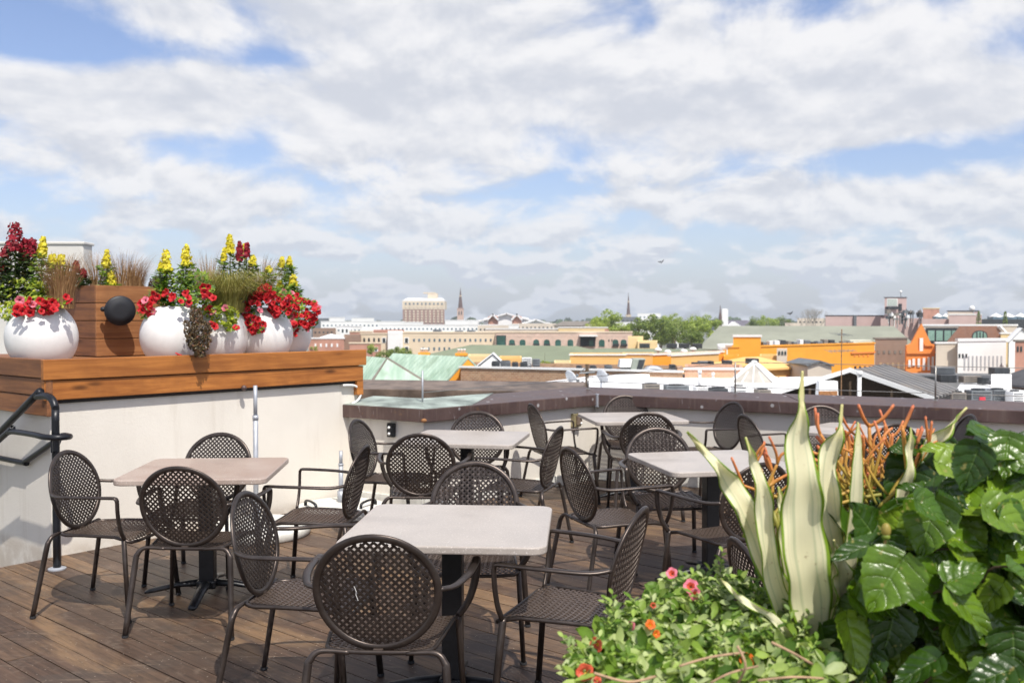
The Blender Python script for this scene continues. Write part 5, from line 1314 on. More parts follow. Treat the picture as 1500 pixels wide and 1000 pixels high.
# white roof
zW = -1.5; q = lambda px, py: (lambda k: (at(px, py, k).x, k))((1.6-zW)*F/(py-468))
poly = [q(1238, 600), q(1240, 556), q(1140, 557), q(1060, 552.5), q(960, 551.5), q(880, 554), q(768, 568.5), q(700, 600)]
root = empty('white_roof_building', (6, 40, GZ), 0, 'low building with a wide clean white flat roof beyond the parapet', 'building'); oW = Vector((6, 40, GZ))
mb = MB(); mb.prism(poly, GZ, zW-.05); local(mb, oW).build('wall', M_ROOFG, root)
mb = MB(); mb.prism(poly, zW-.048, zW); local(mb, oW).build('roof', M_ROOFW, root)
mb = MB()
for k in range(1, 6): a_, b_ = Vector(poly[k]), Vector(poly[k+1]); mb.box(V3((a_+b_)/2, zW+.08), ((b_-a_).length, .35, .16), ex=V3((b_-a_), 0))
local(mb, oW).build('parapet', M_ROOFW, root)
def fanunit(px0, px1, y0, y1, d, label, casing, z=None, louver=True, dep=.8, red=False, fan=True, zb=None):
    a = at(px0, y1, d); b = at(px1, y0, d); w = b.x-a.x; h = b.z-a.z; base = a.z if zb is None else zb; h = b.z-base
    root = empty('rooftop_unit', (a.x+w/2, d+dep/2, base), 0, label, 'air conditioner', 'air conditioning units on the roofs')
    MB().box((0, 0, h/2), (w, dep, h)).build('casing', casing, root, bevel=min(.03, w*.06))
    if fan: MB().lathe((0, 0, h), [(min(w, dep)*.40, 0), (min(w, dep)*.42, h*.10), (min(w, dep)*.30, h*.12), (min(w, dep)*.08, h*.06)], 18).build('fan_ring', M_GREYD, root)
    if louver:
        mb = MB(); n = max(3, int(h/.12))
        for k in range(n): mb.box((0, -dep/2-.012, h*(.15+.7*k/(n-1))), (w*.84, .02, h*.06))
        mb.build('louvres', M_GREYD, root)
    if red: MB().box((w*.0, -dep/2-.035, h*.45), (w*.28, .02, h*.22)).build('red_plate', plain('red_plate', (.6, .03, .05), .5), root)
ACS = [(944, 967, 563, 576, 40, 'pale taupe unit at the left end of the white roof', M_TAUPE, 0), (976, 1010, 565, 579, 39, 'wide dark grey unit with small red plate on the white roof', M_GREY, 1),
       (1020, 1040, 567, 579, 40, 'pale grey unit behind a white vent pipe', M_WHT, 0), (1043, 1067, 569, 582, 38.5, 'black topped round fan unit on the white roof', M_GREYD, 0),
       (1077, 1094, 566, 582, 39, 'white and grey unit beside the dark thin post', M_WHT, 0), (1111, 1130, 571, 584, 38, 'taupe unit left of the shed gable', M_TAUPE, 0)]
for (a_, b_, y0, y1, d, lab, m_, rd) in ACS: fanunit(a_, b_, y0, y1, d, lab, m_, red=bool(rd), zb=zW)
for (px, y0, y1, d, w_, lab) in ((1025, 543, 575, 40.5, .13, 'thick white vent pipe on the white roof'), (1044.5, 546, 572, 43, .11, 'thinner white vent pipe to the right of the thick one')):
    a = at(px, y0, d); root = empty('vent_pipe', (a.x, d, zW), 0, lab, 'vent pipe'); MB().tube([(0, 0, 0), (0, 0, a.z-zW)], w_/2, n=12).build('pipe', M_WHITEP, root, smooth=True); MB().tube([(0, 0, a.z-zW-.12), (0, 0, a.z-zW+.02)], w_*.68, n=12).build('cap', M_WHITEP, root, smooth=True)
# satellite dishes
def dish(px, py, rpx, d, yaw, tilt, lab, h):
    c = at(px, py, d); r_ = rpx*d/F; root = empty('satellite_dish', (c.x, d, zW), 0, lab, 'satellite dish', 'satellite dishes at the edge of the white roof'); hz_ = c.z-zW
    Mx = Matrix.Rotation(yaw, 3, 'Z') @ Matrix.Rotation(R(90)-tilt, 3, 'X')
    mb = MB().lathe_v((0, 0, 0), [(.01, 0), (.45, .05), (.8, .15), (1, .25), (1.02, .23), (.8, .12), (.45, .02), (.01, -.03)], 24, (1, 1, 1)); mb.v = [Mx @ (v*r_)+Vector((0, 0, hz_)) for v in mb.v]; mb.build('reflector', plain_cache('dish_grey', (.55, .57, .60), .5), root, smooth=True)
    f = Mx @ Vector((0, -.2, 1.15))*r_+Vector((0, 0, hz_)); l0 = Mx @ Vector((0, -.95, .22))*r_+Vector((0, 0, hz_))
    mb = MB().tube([l0, f], .02, n=6).ball(f, .07, 8, 5); mb.build('receiver_arm', M_GREY, root)
    MB().tube([(0, .1, 0), (0, .1, hz_-.1), Vector((0, 0, hz_))], .035, n=8).build('mast', M_GALV, root)
PC = {}
def plain_cache(n, c, r): 
    if n not in PC: PC[n] = plain(n, c, r)
    return PC[n]
dish(835, 554, 12, 38, 2.2, .45, 'large grey satellite dish left of the wooden pole, facing left', 1)
dish(844, 563, 7, 37, .4, .9, 'small upturned satellite dish at the foot of the wooden pole', 1)
dish(881, 552, 11, 37, 2.3, .35, 'satellite dish right of the wooden pole with a dark spot', 1)
dish(856, 566, 8, 37.5, -.5, .9, 'lowest satellite dish, half sunk behind the parapet', 1)
c = at(860, 533, 36.5); root = empty('wooden_pole', (c.x, 36.5, GZ), 0, 'short brown wooden pole between the satellite dishes', 'pole'); MB().tube([(0, 0, 0), (0, 0, c.z-GZ)], .07, n=10).build('post', M_BARK, root, smooth=True)
MB().tube([(-.3, -.08, c.z-GZ-.35), (.3, -.08, c.z-GZ-.30)], .03, n=6).tube([(.0, 0, c.z-GZ-.1), (-.25, 0, c.z-GZ-.3)], .02, n=6).build('cross_arm', M_GREY, root)

# brick neighbour
A, B, zt = fac(675, 538, 56, 1000, 545, None); ctx = block('old_brick_building', 'old brown brick wall with white coping behind the satellite dishes', 'building', A, B, zt, 7.5, M_BRICK, M_ROOFG, M_TRIM, parap=.3, trim_h=.1)
e_ = (B-A).normalized(); B2x = at(1078, 539, 52); ctx = block('salmon_brick_building', 'salmon brick wall with white coping left of the glass pyramid', 'building', B+e_*.12, Vector((B2x.x, 50.6)), at(1078, 539, 52).z, 6, M_BRICKS, M_ROOFG, M_TRIM, parap=.3, trim_h=.1)
# glass pyramid skylight
c0 = at(1101, 529, 47); a = at(1064, 555, 46.5); b = at(1145, 556, 45)
root = empty('pyramid_skylight', (c0.x, 46.5, zW), 0, 'pale glass pyramid skylight with a white frame', 'skylight'); cx_, cy_ = c0.x, 46.5; hw = (b.x-a.x)/2; hz_ = c0.z-zW
base = [Vector((-hw, -hw*.9, 0)), Vector((hw, -hw*.9, 0)), Vector((hw, hw*.9, 0)), Vector((-hw, hw*.9, 0))]; base = [Matrix.Rotation(R(-18), 3, 'Z') @ v for v in base]; ap = Vector((0, 0, hz_))
mb = MB(); i = mb.add(base+[ap]); mb.q(i, i+1, i+4); mb.q(i+1, i+2, i+4); mb.q(i+2, i+3, i+4); mb.q(i+3, i, i+4); mb.q(i+3, i+2, i+1, i); mb.build('glazing', plain('milky_glazing', (.46, .43, .38), .3, 0, .15, 1), root)
mb = MB()
for k in range(4): mb.tube([base[k], ap], .10, n=6); mb.tube([base[k], base[(k+1) % 4]], .10, n=6)
for k in (0, 1):
    for q_ in (.25, .5, .75): mb.tube([base[k].lerp(base[k+1], q_), ap.lerp(base[k].lerp(base[k+1], q_), .45 if q_ != .5 else 0)], .03, n=4)
mb.build('frame', M_TRIM, root)
# white gabled shed with corrugated roof, open front
A3 = Vector((10.4, 38.4)); B3 = Vector((16.1, 36.4)); e = (B3-A3).normalized(); n = Vector((-e.y, e.x)); wS = 6.0; zE = 1.6-113*37.4/F; zR = 1.6-74*37.3/F
n = Vector((.55, .835)); root = empty('gabled_shed', V3((A3+B3)/2, GZ), 0, 'open fronted shed with white gable trim and grey corrugated roof', 'shed'); o = V3((A3+B3)/2, GZ); Mid = (A3+B3)/2
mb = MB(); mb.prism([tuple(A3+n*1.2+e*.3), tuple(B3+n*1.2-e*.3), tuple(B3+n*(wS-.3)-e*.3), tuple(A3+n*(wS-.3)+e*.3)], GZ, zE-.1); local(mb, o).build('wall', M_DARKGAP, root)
mb = MB(); mb.hull([V3(A3+n*1.2, zE-.1), V3(B3+n*1.2, zE-.1), V3(Mid+n*1.2, zR-.08)], [V3(A3+n*1.35, zE-.1), V3(B3+n*1.35, zE-.1), V3(Mid+n*1.35, zR-.08)]); local(mb, o).build('gable_back', M_BARK, root)
for side, (p, q_) in enumerate(((A3, Mid), (Mid, B3))):
    mb = MB(); N = 46; zz_ = ((zE, zR) if side == 0 else (zR, zE)); rows = []
    for k in range(N+1):       # corrugation runs down the slope, ripples along the ridge
        t_ = k/N*wS; zz2 = .025*math.sin(k*2.2)
        rows.append((V3(p+n*t_, zz_[0]+zz2), V3(q_+n*t_, zz_[1]+zz2)))
    for k in range(N):
        i = mb.add([rows[k][0], rows[k][1], rows[k+1][1], rows[k+1][0]]); mb.q(i, i+1, i+2, i+3)
        i = mb.add([v-Vector((0, 0, .06)) for v in (rows[k][0], rows[k][1], rows[k+1][1], rows[k+1][0])]); mb.q(i+3, i+2, i+1, i)
    local(mb, o).build('roof_sheet', M_CORR, root)
mb = MB(); mb.box(V3(A3.lerp(Mid, .5)-n*.06, (zE+zR)/2), ((V3(A3, zE)-V3(Mid, zR)).length+.1, .08, .17), ex=V3(Mid, zR)-V3(A3, zE), ey=V3(n, 0), ez=(V3(Mid, zR)-V3(A3, zE)).cross(V3(n, 0)))
mb.box(V3(B3.lerp(Mid, .5)-n*.06, (zE+zR)/2), ((V3(B3, zE)-V3(Mid, zR)).length+.1, .078, .17), ex=V3(B3, zE)-V3(Mid, zR), ey=V3(n, 0), ez=(V3(B3, zE)-V3(Mid, zR)).cross(V3(n, 0)))
local(mb, o).build('gable_trim', M_TRIM, root)
for u in (.25, .5, .75):
    mb = MB(); p = A3.lerp(B3, u); mb.box(V3(p, zE-.5), (.08, .08, 2.2 if u == .5 else 1.6), ex=V3(e, 0)); local(mb, o).build('post', M_BARK, root)
# hatch with rust band and pipe in front of the shed
a = at(1200, 584, 34.5); b = at(1232, 559, 34.5); root = empty('roof_hatch', (a.x, 34.5, -3.2), 0, 'white sheet metal hatch with a rusty brown band, under the shed gable', 'roof hatch'); hh = b.z+3.2; ww = b.x-a.x
MB().hull([(0, 0, 0), (ww, 0, 0), (ww, .9, 0), (0, .9, 0)], [(.12, .35, hh), (ww, .35, hh), (ww, .7, hh), (.12, .7, hh)]).build('casing', M_WHT, root)
MB().hull([(.06, .19, hh*.56), (ww*.96, .19, hh*.56), (ww*.96, .24, hh*.56), (.06, .24, hh*.56)], [(.08, .29, hh*.86), (ww*.96, .29, hh*.86), (ww*.96, .34, hh*.86), (.08, .34, hh*.86)]).build('rust_band', M_RUST, root)
a = at(1259, 544, 33.5); root = empty('vent_pipe', (a.x, 33.5, -4), 0, 'tall white vent pipe standing before the shed', 'vent pipe'); MB().tube([(0, 0, 0), (0, 0, a.z+4)], .07, n=12).build('pipe', M_WHITEP, root, smooth=True); MB().tube([(0, 0, a.z+3.85), (0, 0, a.z+4.02)], .10, n=12).build('cap', M_WHITEP, root, smooth=True)
# antenna
a = at(1233, 482, 33); root = empty('tv_antenna', (a.x, 33, -3.5), 0, 'rusty television antenna mast with two sets of arms', 'antenna'); H_ = a.z+3.5
M_MAST = plain('rusty_mast', (.35, .20, .10), .8, .2, .4, 8)
MB().tube([(0, 0, 0), (0, 0, H_)], .018, n=6).build('mast', M_MAST, root)
for (z, L, k_, ang) in ((H_-.18, .45, 3, .5), (H_-.75, .95, 7, .1)):
    mb = MB(); d_ = Vector((math.cos(ang), math.sin(ang), .02)); mb.tube([d_*-L/2+Vector((0, 0, z)), d_*L/2+Vector((0, 0, z))], .012, n=5)
    for q_ in range(k_): p = d_*(L*(q_/(k_-1)-.5))+Vector((0, 0, z)); s_ = Vector((-d_.y, d_.x, .15))*(.35-.03*q_); mb.tube([p-s_, p+s_], .007, n=4)
    mb.build('arms', M_GREY, root)

# right foreground roofs and units
zX = -2.6; q2 = lambda px, py: (lambda k: (at(px, py, k).x, k))((1.6-zX)*F/(py-468))
poly = [q2(1380, 640), q2(1600, 640), q2(1600, 562), q2(1408, 560), q2(1398, 575)]
root = empty('white_roof_building', (24, 45, GZ), 0, 'low building with a white flat roof at the right picture edge', 'building'); o = Vector((24, 45, GZ))
mb = MB(); mb.prism(poly, GZ, zX-.05); local(mb, o).build('wall', M_ROOFG, root); mb = MB(); mb.prism(poly, zX-.048, zX); local(mb, o).build('roof', M_ROOFW, root)
for (a_, b_, y0, y1, d, lab, m_, rd) in ((1394, 1416, 575, 596, 47, 'taupe unit just right of the corrugated roof', M_TAUPE, 0), (1423, 1454, 572, 596, 47, 'large dark grey unit with a red plate at right', M_GREY, 1), (1456, 1477, 571, 594, 48, 'dark grey unit touching the large one with a red plate', M_GREY, 0), (1484, 1500, 574, 594, 47, 'pale unit cut by the right picture edge', M_WHT, 0)): fanunit(a_, b_, y0, y1, d, lab, m_, red=bool(rd), zb=zX)
A, B, zt = fac(1300, 556, 66, 1460); ctx = block('dark_flat_building', 'low building with a dark cluttered flat roof in front of the white colonnade', 'building', A, B, zt, 9, M_ROOFG, M_ROOFD, None, parap=.2)
for k, (a_, b_, y0, y1, d, lab) in enumerate(((1356, 1376, 551, 560, 64, 'low black unit left end of the dark cluttered roof'), (1378, 1402, 549, 560, 63, 'wide black unit on the dark cluttered roof'), (1412, 1438, 551, 561, 62, 'low brown unit on the dark cluttered roof'), (1440, 1450, 553, 563, 61, 'small dark unit right end of the dark cluttered roof'))): fanunit(a_, b_, y0, y1, d, lab, M_GREYD if k != 2 else M_TAUPE, fan=False)
A, B, zt = fac(1452, 549, 56, 1482); block('white_dormer_block', 'small white boxy rooftop structure before the slate roof', 'building', A, B, zt, 1, M_WHT, M_ROOFW, None, parap=.1)
fanunit(1457, 1480, 539, 549, 57, 'black louvred unit on top of the small white rooftop box', M_GREYD, fan=False)
A = at(1452, 560, 60); B = at(1600, 560, 52); house('slate_roof_house', 'house with a dark slate roof at the right picture edge', 'house', Vector((A.x, 60)), Vector((B.x, 52)), at(1452, 560, 60).z, 9, 2.1, M_BRNB, M_ROOFD, hip=(2.5, 0))

# copper roofs
a = at(545, 552, 62); b = at(652, 562, 56); zE_ = b.z
house('copper_roof_house', 'house with a pale green copper roof and bright orange gable wall', 'house', Vector((a.x, 62)), Vector((b.x, 56)), zE_, 3.4, 1.42, M_ORG, M_COP, seams=.42, over=.03, trim=None)
a = at(450, 562, 54); b = at(541, 566, 48.5); house('copper_roof_house', 'smaller green copper roof partly hidden by the timber ledge', 'house', Vector((a.x, 55.5)), Vector((b.x, 48.5)), b.z, 3.2, 1.25, M_CREAM, M_COP, seams=.42, over=.1, trim=M_TAUPE, hip=(0, 1.4))
def chimney(px0, px1, y0, y1, d, lab, potn=3, mat=M_ORG):
    a = at(px0, y1, d); b = at(px1, y0, d); root = empty('chimney_stack', ((a.x+b.x)/2, d, GZ), 0, lab, 'chimney', 'orange rendered chimneys'); w = b.x-a.x; h = b.z-GZ
    MB().box((0, 0, h/2), (w*.88, w*.6, h)).build('stack', mat, root); MB().box((0, 0, h-.09), (w, w*.72, .16)).build('crown', mat, root)
    for k in range(potn): MB().lathe(((k-(potn-1)/2)*w*.24, 0, h-.01), [(.09, 0), (.07, .2), (.1, .22), (.1, .3)], 10).build('chimney_pot', M_WHT, root, smooth=True)
chimney(613, 630, 516, 527, 66, 'orange chimney left, beside the dark trees'); chimney(667, 685, 517, 527, 67, 'orange chimney with white pots above the copper roof ridge')
# sage roofs and yellow parapets
A = at(600, 530, 84); B = at(826, 530, 78); house('sage_roof_hall', 'long hall with a sage green roof and cream gable in the middle distance', 'building', Vector((A.x, 84)), Vector((B.x, 78)), at(700, 530, 80).z, 14, 1.08, M_CREAM2, M_SAGE, hip=(2.5, 1.5), trim=None)
A = at(812, 523, 92); B = at(1034, 523, 88); house('sage_roof_hall', 'sage green roof running behind the pale orange walls', 'building', Vector((A.x, 92)), Vector((B.x, 88)), at(900, 522, 90).z, 14, .42, M_CREAM2, M_SAGE, hip=(3, 2))
for (px0, px1, y, d, lab, m_) in ((686, 722, 521, 74, 'low yellow parapet wall right of the orange chimney pots', M_CREAM2), (732, 764, 524, 70, 'orange yellow parapet behind the dark rooftop units', M_ORGL), (812, 836, 531, 66, 'low cream step wall left of the pale orange block', M_CREAM2)):
    A, B, zt = fac(px0, y, d, px1); block('parapet_building', lab, 'building', A, B, zt, 4, m_, M_ROOFG, None, parap=.2)
A = at(694, 536, 63); B = at(736, 536, 63); ctx = house('white_gable_house', 'small white gable wall between the chimneys and the rooftop units', 'house', Vector((A.x+.1, 61)), Vector((A.x+.0, 66)), at(700, 533, 63).z, 2.0, .8, M_WHT, M_TRIM, over=.1) if False else None
root = empty('white_gable_house', (at(722, 536, 61).x, 61, GZ), 0, 'small white gable wall between the chimneys and the rooftop units', 'house'); zz_ = at(722, 536, 61).z-GZ; hp_ = at(722, 520, 61).z-GZ; wl = at(702, 536, 61).x-at(722, 536, 61).x; wr_ = at(738, 536, 61).x-at(722, 536, 61).x
MB().hull([(wl, 0, 0), (wr_, 0, 0), (wr_, 0, zz_), (0, 0, hp_), (wl, 0, zz_)], [(wl, 3, 0), (wr_, 3, 0), (wr_, 3, zz_), (0, 3, hp_), (wl, 3, zz_)]).build('wall', M_WHT, root)
MB().tube([(wl-.15, 1.5, zz_-.03), (0, 1.5, hp_+.08), (wr_+.15, 1.5, zz_-.03)], 1.6, .06, n=4, up=(0, 0, 1)).build('roof', M_ROOFW, root)
for (a_, b_, y0, y1, d, lab, m_) in ((720, 732, 530, 538, 59, 'leftmost dark unit of the row on the brick building', M_GREYD), (733, 748, 529, 538, 59.5, 'pale grey unit next to the leftmost dark one', M_GREY), (750, 759, 531, 538, 59, 'small dark unit in the middle of the row', M_GREYD),
       (762, 773, 531, 538, 59, 'black unit before the tall white cabinets', M_GREYD), (765, 779, 524, 537, 61, 'tall white cabinet, left of the louvred one', M_WHT), (780, 791, 526, 537, 60, 'tall louvred cabinet at the right of the row', M_GREY),
       (845, 853, 536, 542, 58, 'small dark unit before the pale orange wall, left', M_GREYD), (865, 874, 536, 542, 58, 'small dark unit before the pale orange wall, middle', M_GREYD), (887, 897, 535, 542, 58, 'grey green unit before the pale orange wall, right', M_GREY)):
    fanunit(a_, b_, y0, y1, d, lab, m_, fan=(y1-y0) < 10)
# orange quarter
A, B, zt = fac(835, 520, 70, 916); block('pale_orange_block', 'pale orange flat roofed block left of the big white hooded duct', 'building', A, B, zt, 5, M_ORGL, M_ROOFG, M_TRIM, parap=.25, trim_h=.1)
A, B, zt = fac(912, 519, 78, 958); block('pale_orange_block', 'pale orange wall seen behind the hooded duct', 'building', A, B, zt, 5, M_ORGL, M_ROOFG, M_TRIM, parap=.25, trim_h=.1)
# hooded duct
c = at(907, 541, 58); root = empty('roof_duct', (c.x, 58, c.z-.3), 0, 'large grey roof duct with a white hood and black louvre', 'roof duct'); s_ = 58/F
MB().hull([(0, 0, 10*s_), (17*s_, 0, 10*s_), (17*s_, 1, 10*s_), (0, 1, 10*s_)], [(2*s_, .1, 22*s_), (20*s_, .1, 22*s_), (20*s_, 1, 22*s_), (2*s_, 1, 22*s_)]).build('hood', M_WHT, root, bevel=.04)
MB().box((12*s_, .7, 6*s_), (16*s_, .9, 12*s_)).build('base', M_GREY, root)
MB().hull([(16*s_, .0, 4*s_), (34*s_, .0, 4*s_), (34*s_, 1.2, 4*s_), (16*s_, 1.2, 4*s_)], [(20.5*s_, .0, 23*s_), (39*s_, .0, 23*s_), (39*s_, 1.2, 23*s_), (20.5*s_, 1.2, 23*s_)]).build('duct', plain('sage_metal', (.36, .40, .34), .6, .1, .1, 2), root, bevel=.03)
MB().hull([(25*s_, -.03, 6*s_), (33*s_, -.03, 6*s_), (33*s_, .2, 6*s_), (25*s_, .2, 6*s_)], [(29*s_, -.03, 21.5*s_), (38*s_, -.03, 21.5*s_), (38*s_, .2, 21.5*s_), (29*s_, .2, 21.5*s_)]).build('louvre', M_GREYD, root)
MB().tube([(38*s_, .3, 2*s_), (44*s_, .3, 7*s_), (56*s_, .3, 7*s_), (66*s_, .3, 1*s_)], .22, n=10, sub=4).build('silver_hose', M_GALV, root, smooth=True)
# long orange hall receding to the right
a0 = at(1045, 515, 74); sl = 47; A, B, zt = fac(956, 520, 73, 1060, None, 80); block('orange_hall_wing', 'bright orange wall strip with white coping right of the duct', 'building', A, B, zt, 4, M_ORG, M_ROOFG, M_TRIM, parap=.3, trim_h=.12)
A = Vector((at(1058, 508, 84).x, 84)); B = Vector((at(1281, 502, 99).x, 99)); zt = at(1170, 506, 91).z
ctx = block('orange_hall', 'long bright orange building with ducts along its flat roof', 'building', A, B, zt, 8, M_ORG, M_ROOFG, M_ORG, parap=.5, trim_h=.14)
mb = MB(); _, A_, B_, e_, n_, o_ = ctx; L = (B_-A_).length; u0 = pxu(ctx, 1246)
for zz_ in (.9, 2.6): mb.box(V3(A_+e_*((u0+L)/2)-n_*.06, zt-zz_), (L-u0, .12, .16), ex=V3(e_, 0))
local(mb, o_).build('string_course', M_ORGR, ctx[0])
wrow(ctx, [1252, 1258.5, 1265, 1271.5], 519, 522, 3, glass=M_ORGR, inner=False); wrow(ctx, [1253, 1260, 1267, 1274], 536, 541, 4, glass=M_GLS, inner=False)
A, B, zt = fac(1072, 493, 86, 1112); block('orange_stair_tower', 'raised orange block with white coping at the left of the long hall', 'building', A+Vector((0, -.6)), B+Vector((0, -.6)), zt, 6, M_ORG, M_ROOFG, M_TRIM, parap=.2, trim_h=.2)
A, B, zt = fac(983, 521, 66, 1053, 517.5); block('pale_orange_block', 'low pale orange block with white edge before the bright orange wall', 'building', A, B, zt, 4, M_ORGL, M_ROOFG, M_TRIM, parap=.25, trim_h=.1)
A, B, zt = fac(1060, 516, 76, 1082); block('orange_pier', 'deeper orange wall section with a dark unit at its foot', 'building', A, B, zt-.3, 4, M_ORG, M_ROOFG, None)
for (a_, b_, y0, y1, d, lab, m_) in ((983, 990, 534, 541, 57, 'small black unit at left on the salmon building', M_GREYD), (1016, 1026, 531, 540, 57, 'black cube unit left of the pale double unit', M_GREYD), (1025, 1041, 529, 540, 57.5, 'pale double unit before the pale orange block', M_GREY), (1040, 1046, 529, 537, 57, 'narrow black unit right of the pale double unit', M_GREYD),
        (1061, 1073, 528, 536, 58, 'black square unit at the foot of the orange wall', M_GREYD), (1096, 1112, 525, 533, 60, 'dark unit behind the tip of the glass pyramid', M_GREYD)): fanunit(a_, b_, y0, y1, d, lab, m_, fan=False)
mb = MB(); root = empty('rooftop_ducts', (at(1190, 505, 96).x, 96, zt), 0, 'long line of grey ducts and black fans on the orange hall roof', 'roof ducts'); o = Vector((at(1190, 505, 96).x, 96, zt)); r5 = random.Random(9)
for k, px in enumerate(range(1116, 1268, 9)):
    d = 88+(px-1116)/152*11; c = at(px, 503, d); hh = r5.uniform(4.5, 9.5)*d/F; m_ = [M_GREY, M_GREYD, M_GREYD, M_TAUPE, M_WHT][r5.randrange(5)]
    b_ = MB(); b_.box((0, 0, 0), (r5.uniform(5, 9)*d/F, 1.2, hh)); b_.v = [v+Vector((c.x, d+1.6, at(px, 505, d).z+hh/2-.1))-o for v in b_.v]; b_.build('duct_box', m_, root, bevel=.04)
c = at(1262, 490, 104); root = empty('cream_hood', (c.x, 104, c.z-1.4), 0, 'large cream curved hood above the right end of the orange hall', 'roof hood'); s_ = 104/F
MB().hull([(-17*s_, 0, 0), (20*s_, 0, 3*s_), (14*s_, 0, 11*s_), (-17*s_, 0, 11*s_)], [(-17*s_, 2, 0), (20*s_, 2, 3*s_), (14*s_, 2, 11*s_), (-17*s_, 2, 11*s_)]).box((-2*s_, 1, -4*s_), (26*s_, 1.4, 9*s_)).build('hood', plain('cream_sheet', (.60, .60, .48), .7), root, bevel=.05)
# small orange houses in front
A = at(1118, 549, 60); B = at(1182, 549, 60); root_ = house('orange_cottage', 'small orange yellow house with low gable right of the glass pyramid', 'house', Vector((A.x, 60)), Vector((B.x, 62)), at(1150, 541, 60).z, 5, .55, M_ORGL, M_ORGL, hip=(1, .8), trim=None)
wrow(root_, [1153, 1160, 1167, 1174], 549, 554, 3, glass=M_ORGR, inner=False)
A, B, zt = fac(1113, 521, 72, 1139); block('orange_annex', 'pale orange annex wall with a row of small arched chimneys beside it', 'building', A, B, zt, 4, M_ORGL, M_ROOFG, None)
A, B, zt = fac(1138, 512, 71, 1153); ctx = block('arched_bellcote', 'tan rounded bellcote pierced by three small black arches', 'building', A, B, zt, 1.2, M_BEIGE, M_BEIGE, None, parap=0)
wrow(ctx, [1141.5, 1146, 1150.5], 514, 519.5, 2.6, glass=M_GLS, arch=True, inner=False)
a = at(1183, 553, 58); b = at(1218, 553, 58); root = empty('beige_gable_house', ((a.x+b.x)/2, 58, GZ), 0, 'plain beige gabled wall in front of the orange hall', 'house'); w = (b.x-a.x)/2; z0 = at(1183, 536, 58).z-GZ; z1 = at(1200, 531, 58).z-GZ
MB().hull([(-w, 0, 0), (w, 0, 0), (w, 0, z0), (0, 0, z1), (-w, 0, z0)], [(-w, 4, 0), (w, 4, 0), (w, 4, z0), (0, 4, z1), (-w, 4, z0)]).build('wall', M_BEIGE, root)
mb = MB(); mb.slab([(-w-.1, -.15, z0-.02), (0, -.15, z1+.04), (0, 4.1, z1+.04), (-w-.1, 4.1, z0-.02)][::-1], .1); mb.slab([(w+.1, -.15, z0-.02), (0, -.15, z1+.04), (0, 4.1, z1+.04), (w+.1, 4.1, z0-.02)], .1); mb.build('roof', M_GREY, root)

# big sage roof behind the orange hall
A = at(1024, 515, 118); B = at(1348, 512, 112); house('grey_green_roof_hall', 'very long grey green shingled roof behind the orange hall', 'building', Vector((A.x, 118)), Vector((B.x, 112)), at(1180, 513, 115).z, 20, 2.75, M_BEIGE, M_SAGE2, hip=(2.2, 1.5), over=.1)
# brown building, orange gable
A = Vector((at(1282, 497, 100).x, 100)); B = Vector((at(1329, 497, 102).x, 102)); ctx = block('brown_facade_building', 'brown flat roofed building between orange hall and orange gable', 'building', A, B, at(1300, 497, 98).z, 9, M_BRNB, M_ROOFG, M_TAUPE, parap=.3, trim_h=.15)
wrow(ctx, [1287, 1295, 1303, 1311, 1319], 513, 518, 4, glass=M_TAUPE, inner=False); wrow(ctx, [1290, 1300, 1308, 1316, 1325], 531, 541, 4, glass=M_TANT, inner=False)
a = at(1328, 543, 95); b = at(1370, 543, 95); root = empty('orange_gable_building', (a.x, 95, GZ), 0, 'deep orange building front with a steep pointed gable and tall white windows', 'building'); w = b.x-a.x; s_ = 95/F
zz_ = lambda y: at(1350, y, 95).z-GZ; X = lambda p: at(p, 500, 95).x-a.x
out_ = [(X(1328), 0), (X(1370), 0), (X(1370), zz_(505)), (X(1364), zz_(503)), (X(1350), zz_(474)), (X(1335), zz_(503)), (X(1328), zz_(506))]
MB().hull([(p[0], 0, p[1]) for p in out_], [(p[0], .3, p[1]) for p in out_]).build('facade', M_ORGR, root)
MB().box((w/2+.8, 1.5, zz_(510)/2), (w-1.7, 2.2, zz_(510))).build('body', M_ORGR, root)
MB().box((w/2, -.08, zz_(516)), (w+.1, .2, .25)).box((X(1360), -.08, zz_(505)), (X(1370)-X(1357), .2, .22)).build('string_course', M_ORGR, root)
for (px, y0, y1, wp) in ((1349, 495, 514, 5), (1332, 527, 537, 3.5), (1338, 525, 536, 3.5), (1345.5, 525, 537, 3.5), (1353, 524, 542, 3.5), (1360, 523, 542, 3.5), (1366, 522, 542, 3)):
    h_ = zz_(y0)-zz_(y1); c_ = X(px); MB().box((c_, -.03, zz_(y1)+h_/2), (wp*s_+.1, .12, h_+.1)).build('window_surround', M_ORGR, root); MB().box((c_, -.06, zz_(y1)+h_/2), (wp*s_, .12, h_)).build('window', M_WHT, root)
# beige and white blocks
A, B, zt = fac(1371, 503, 93, 1404); block('beige_block', 'plain beige wall between the orange gable and the white colonnade', 'building', A, B, zt, 8, M_BEIGE, M_ROOFG, M_TRIM, parap=.3)
A = Vector((at(1403, 502, 92).x, 92)); B = Vector((at(1474, 500, 95).x, 95)); ctx = block('white_colonnade_building', 'bright white building with a row of tall narrow openings', 'building', A, B, at(1440, 501, 89).z, 9, M_WHT, M_ROOFW, M_TRIM, parap=.4, trim_h=.3)
wrow(ctx, [1405.5, 1410.5, 1415.5], 518, 524, 3, glass=M_GLS, inner=False); wrow(ctx, [1413, 1419, 1425, 1431, 1437, 1443, 1449, 1455, 1461, 1467], 521, 542, 2.6, glass=plain('slot_shade', (.42, .43, .45), .8), inner=False)
fanunit(1370, 1400, 538, 548, 70, 'wide grey tank like unit in front of the beige wall', M_GREY, fan=False)
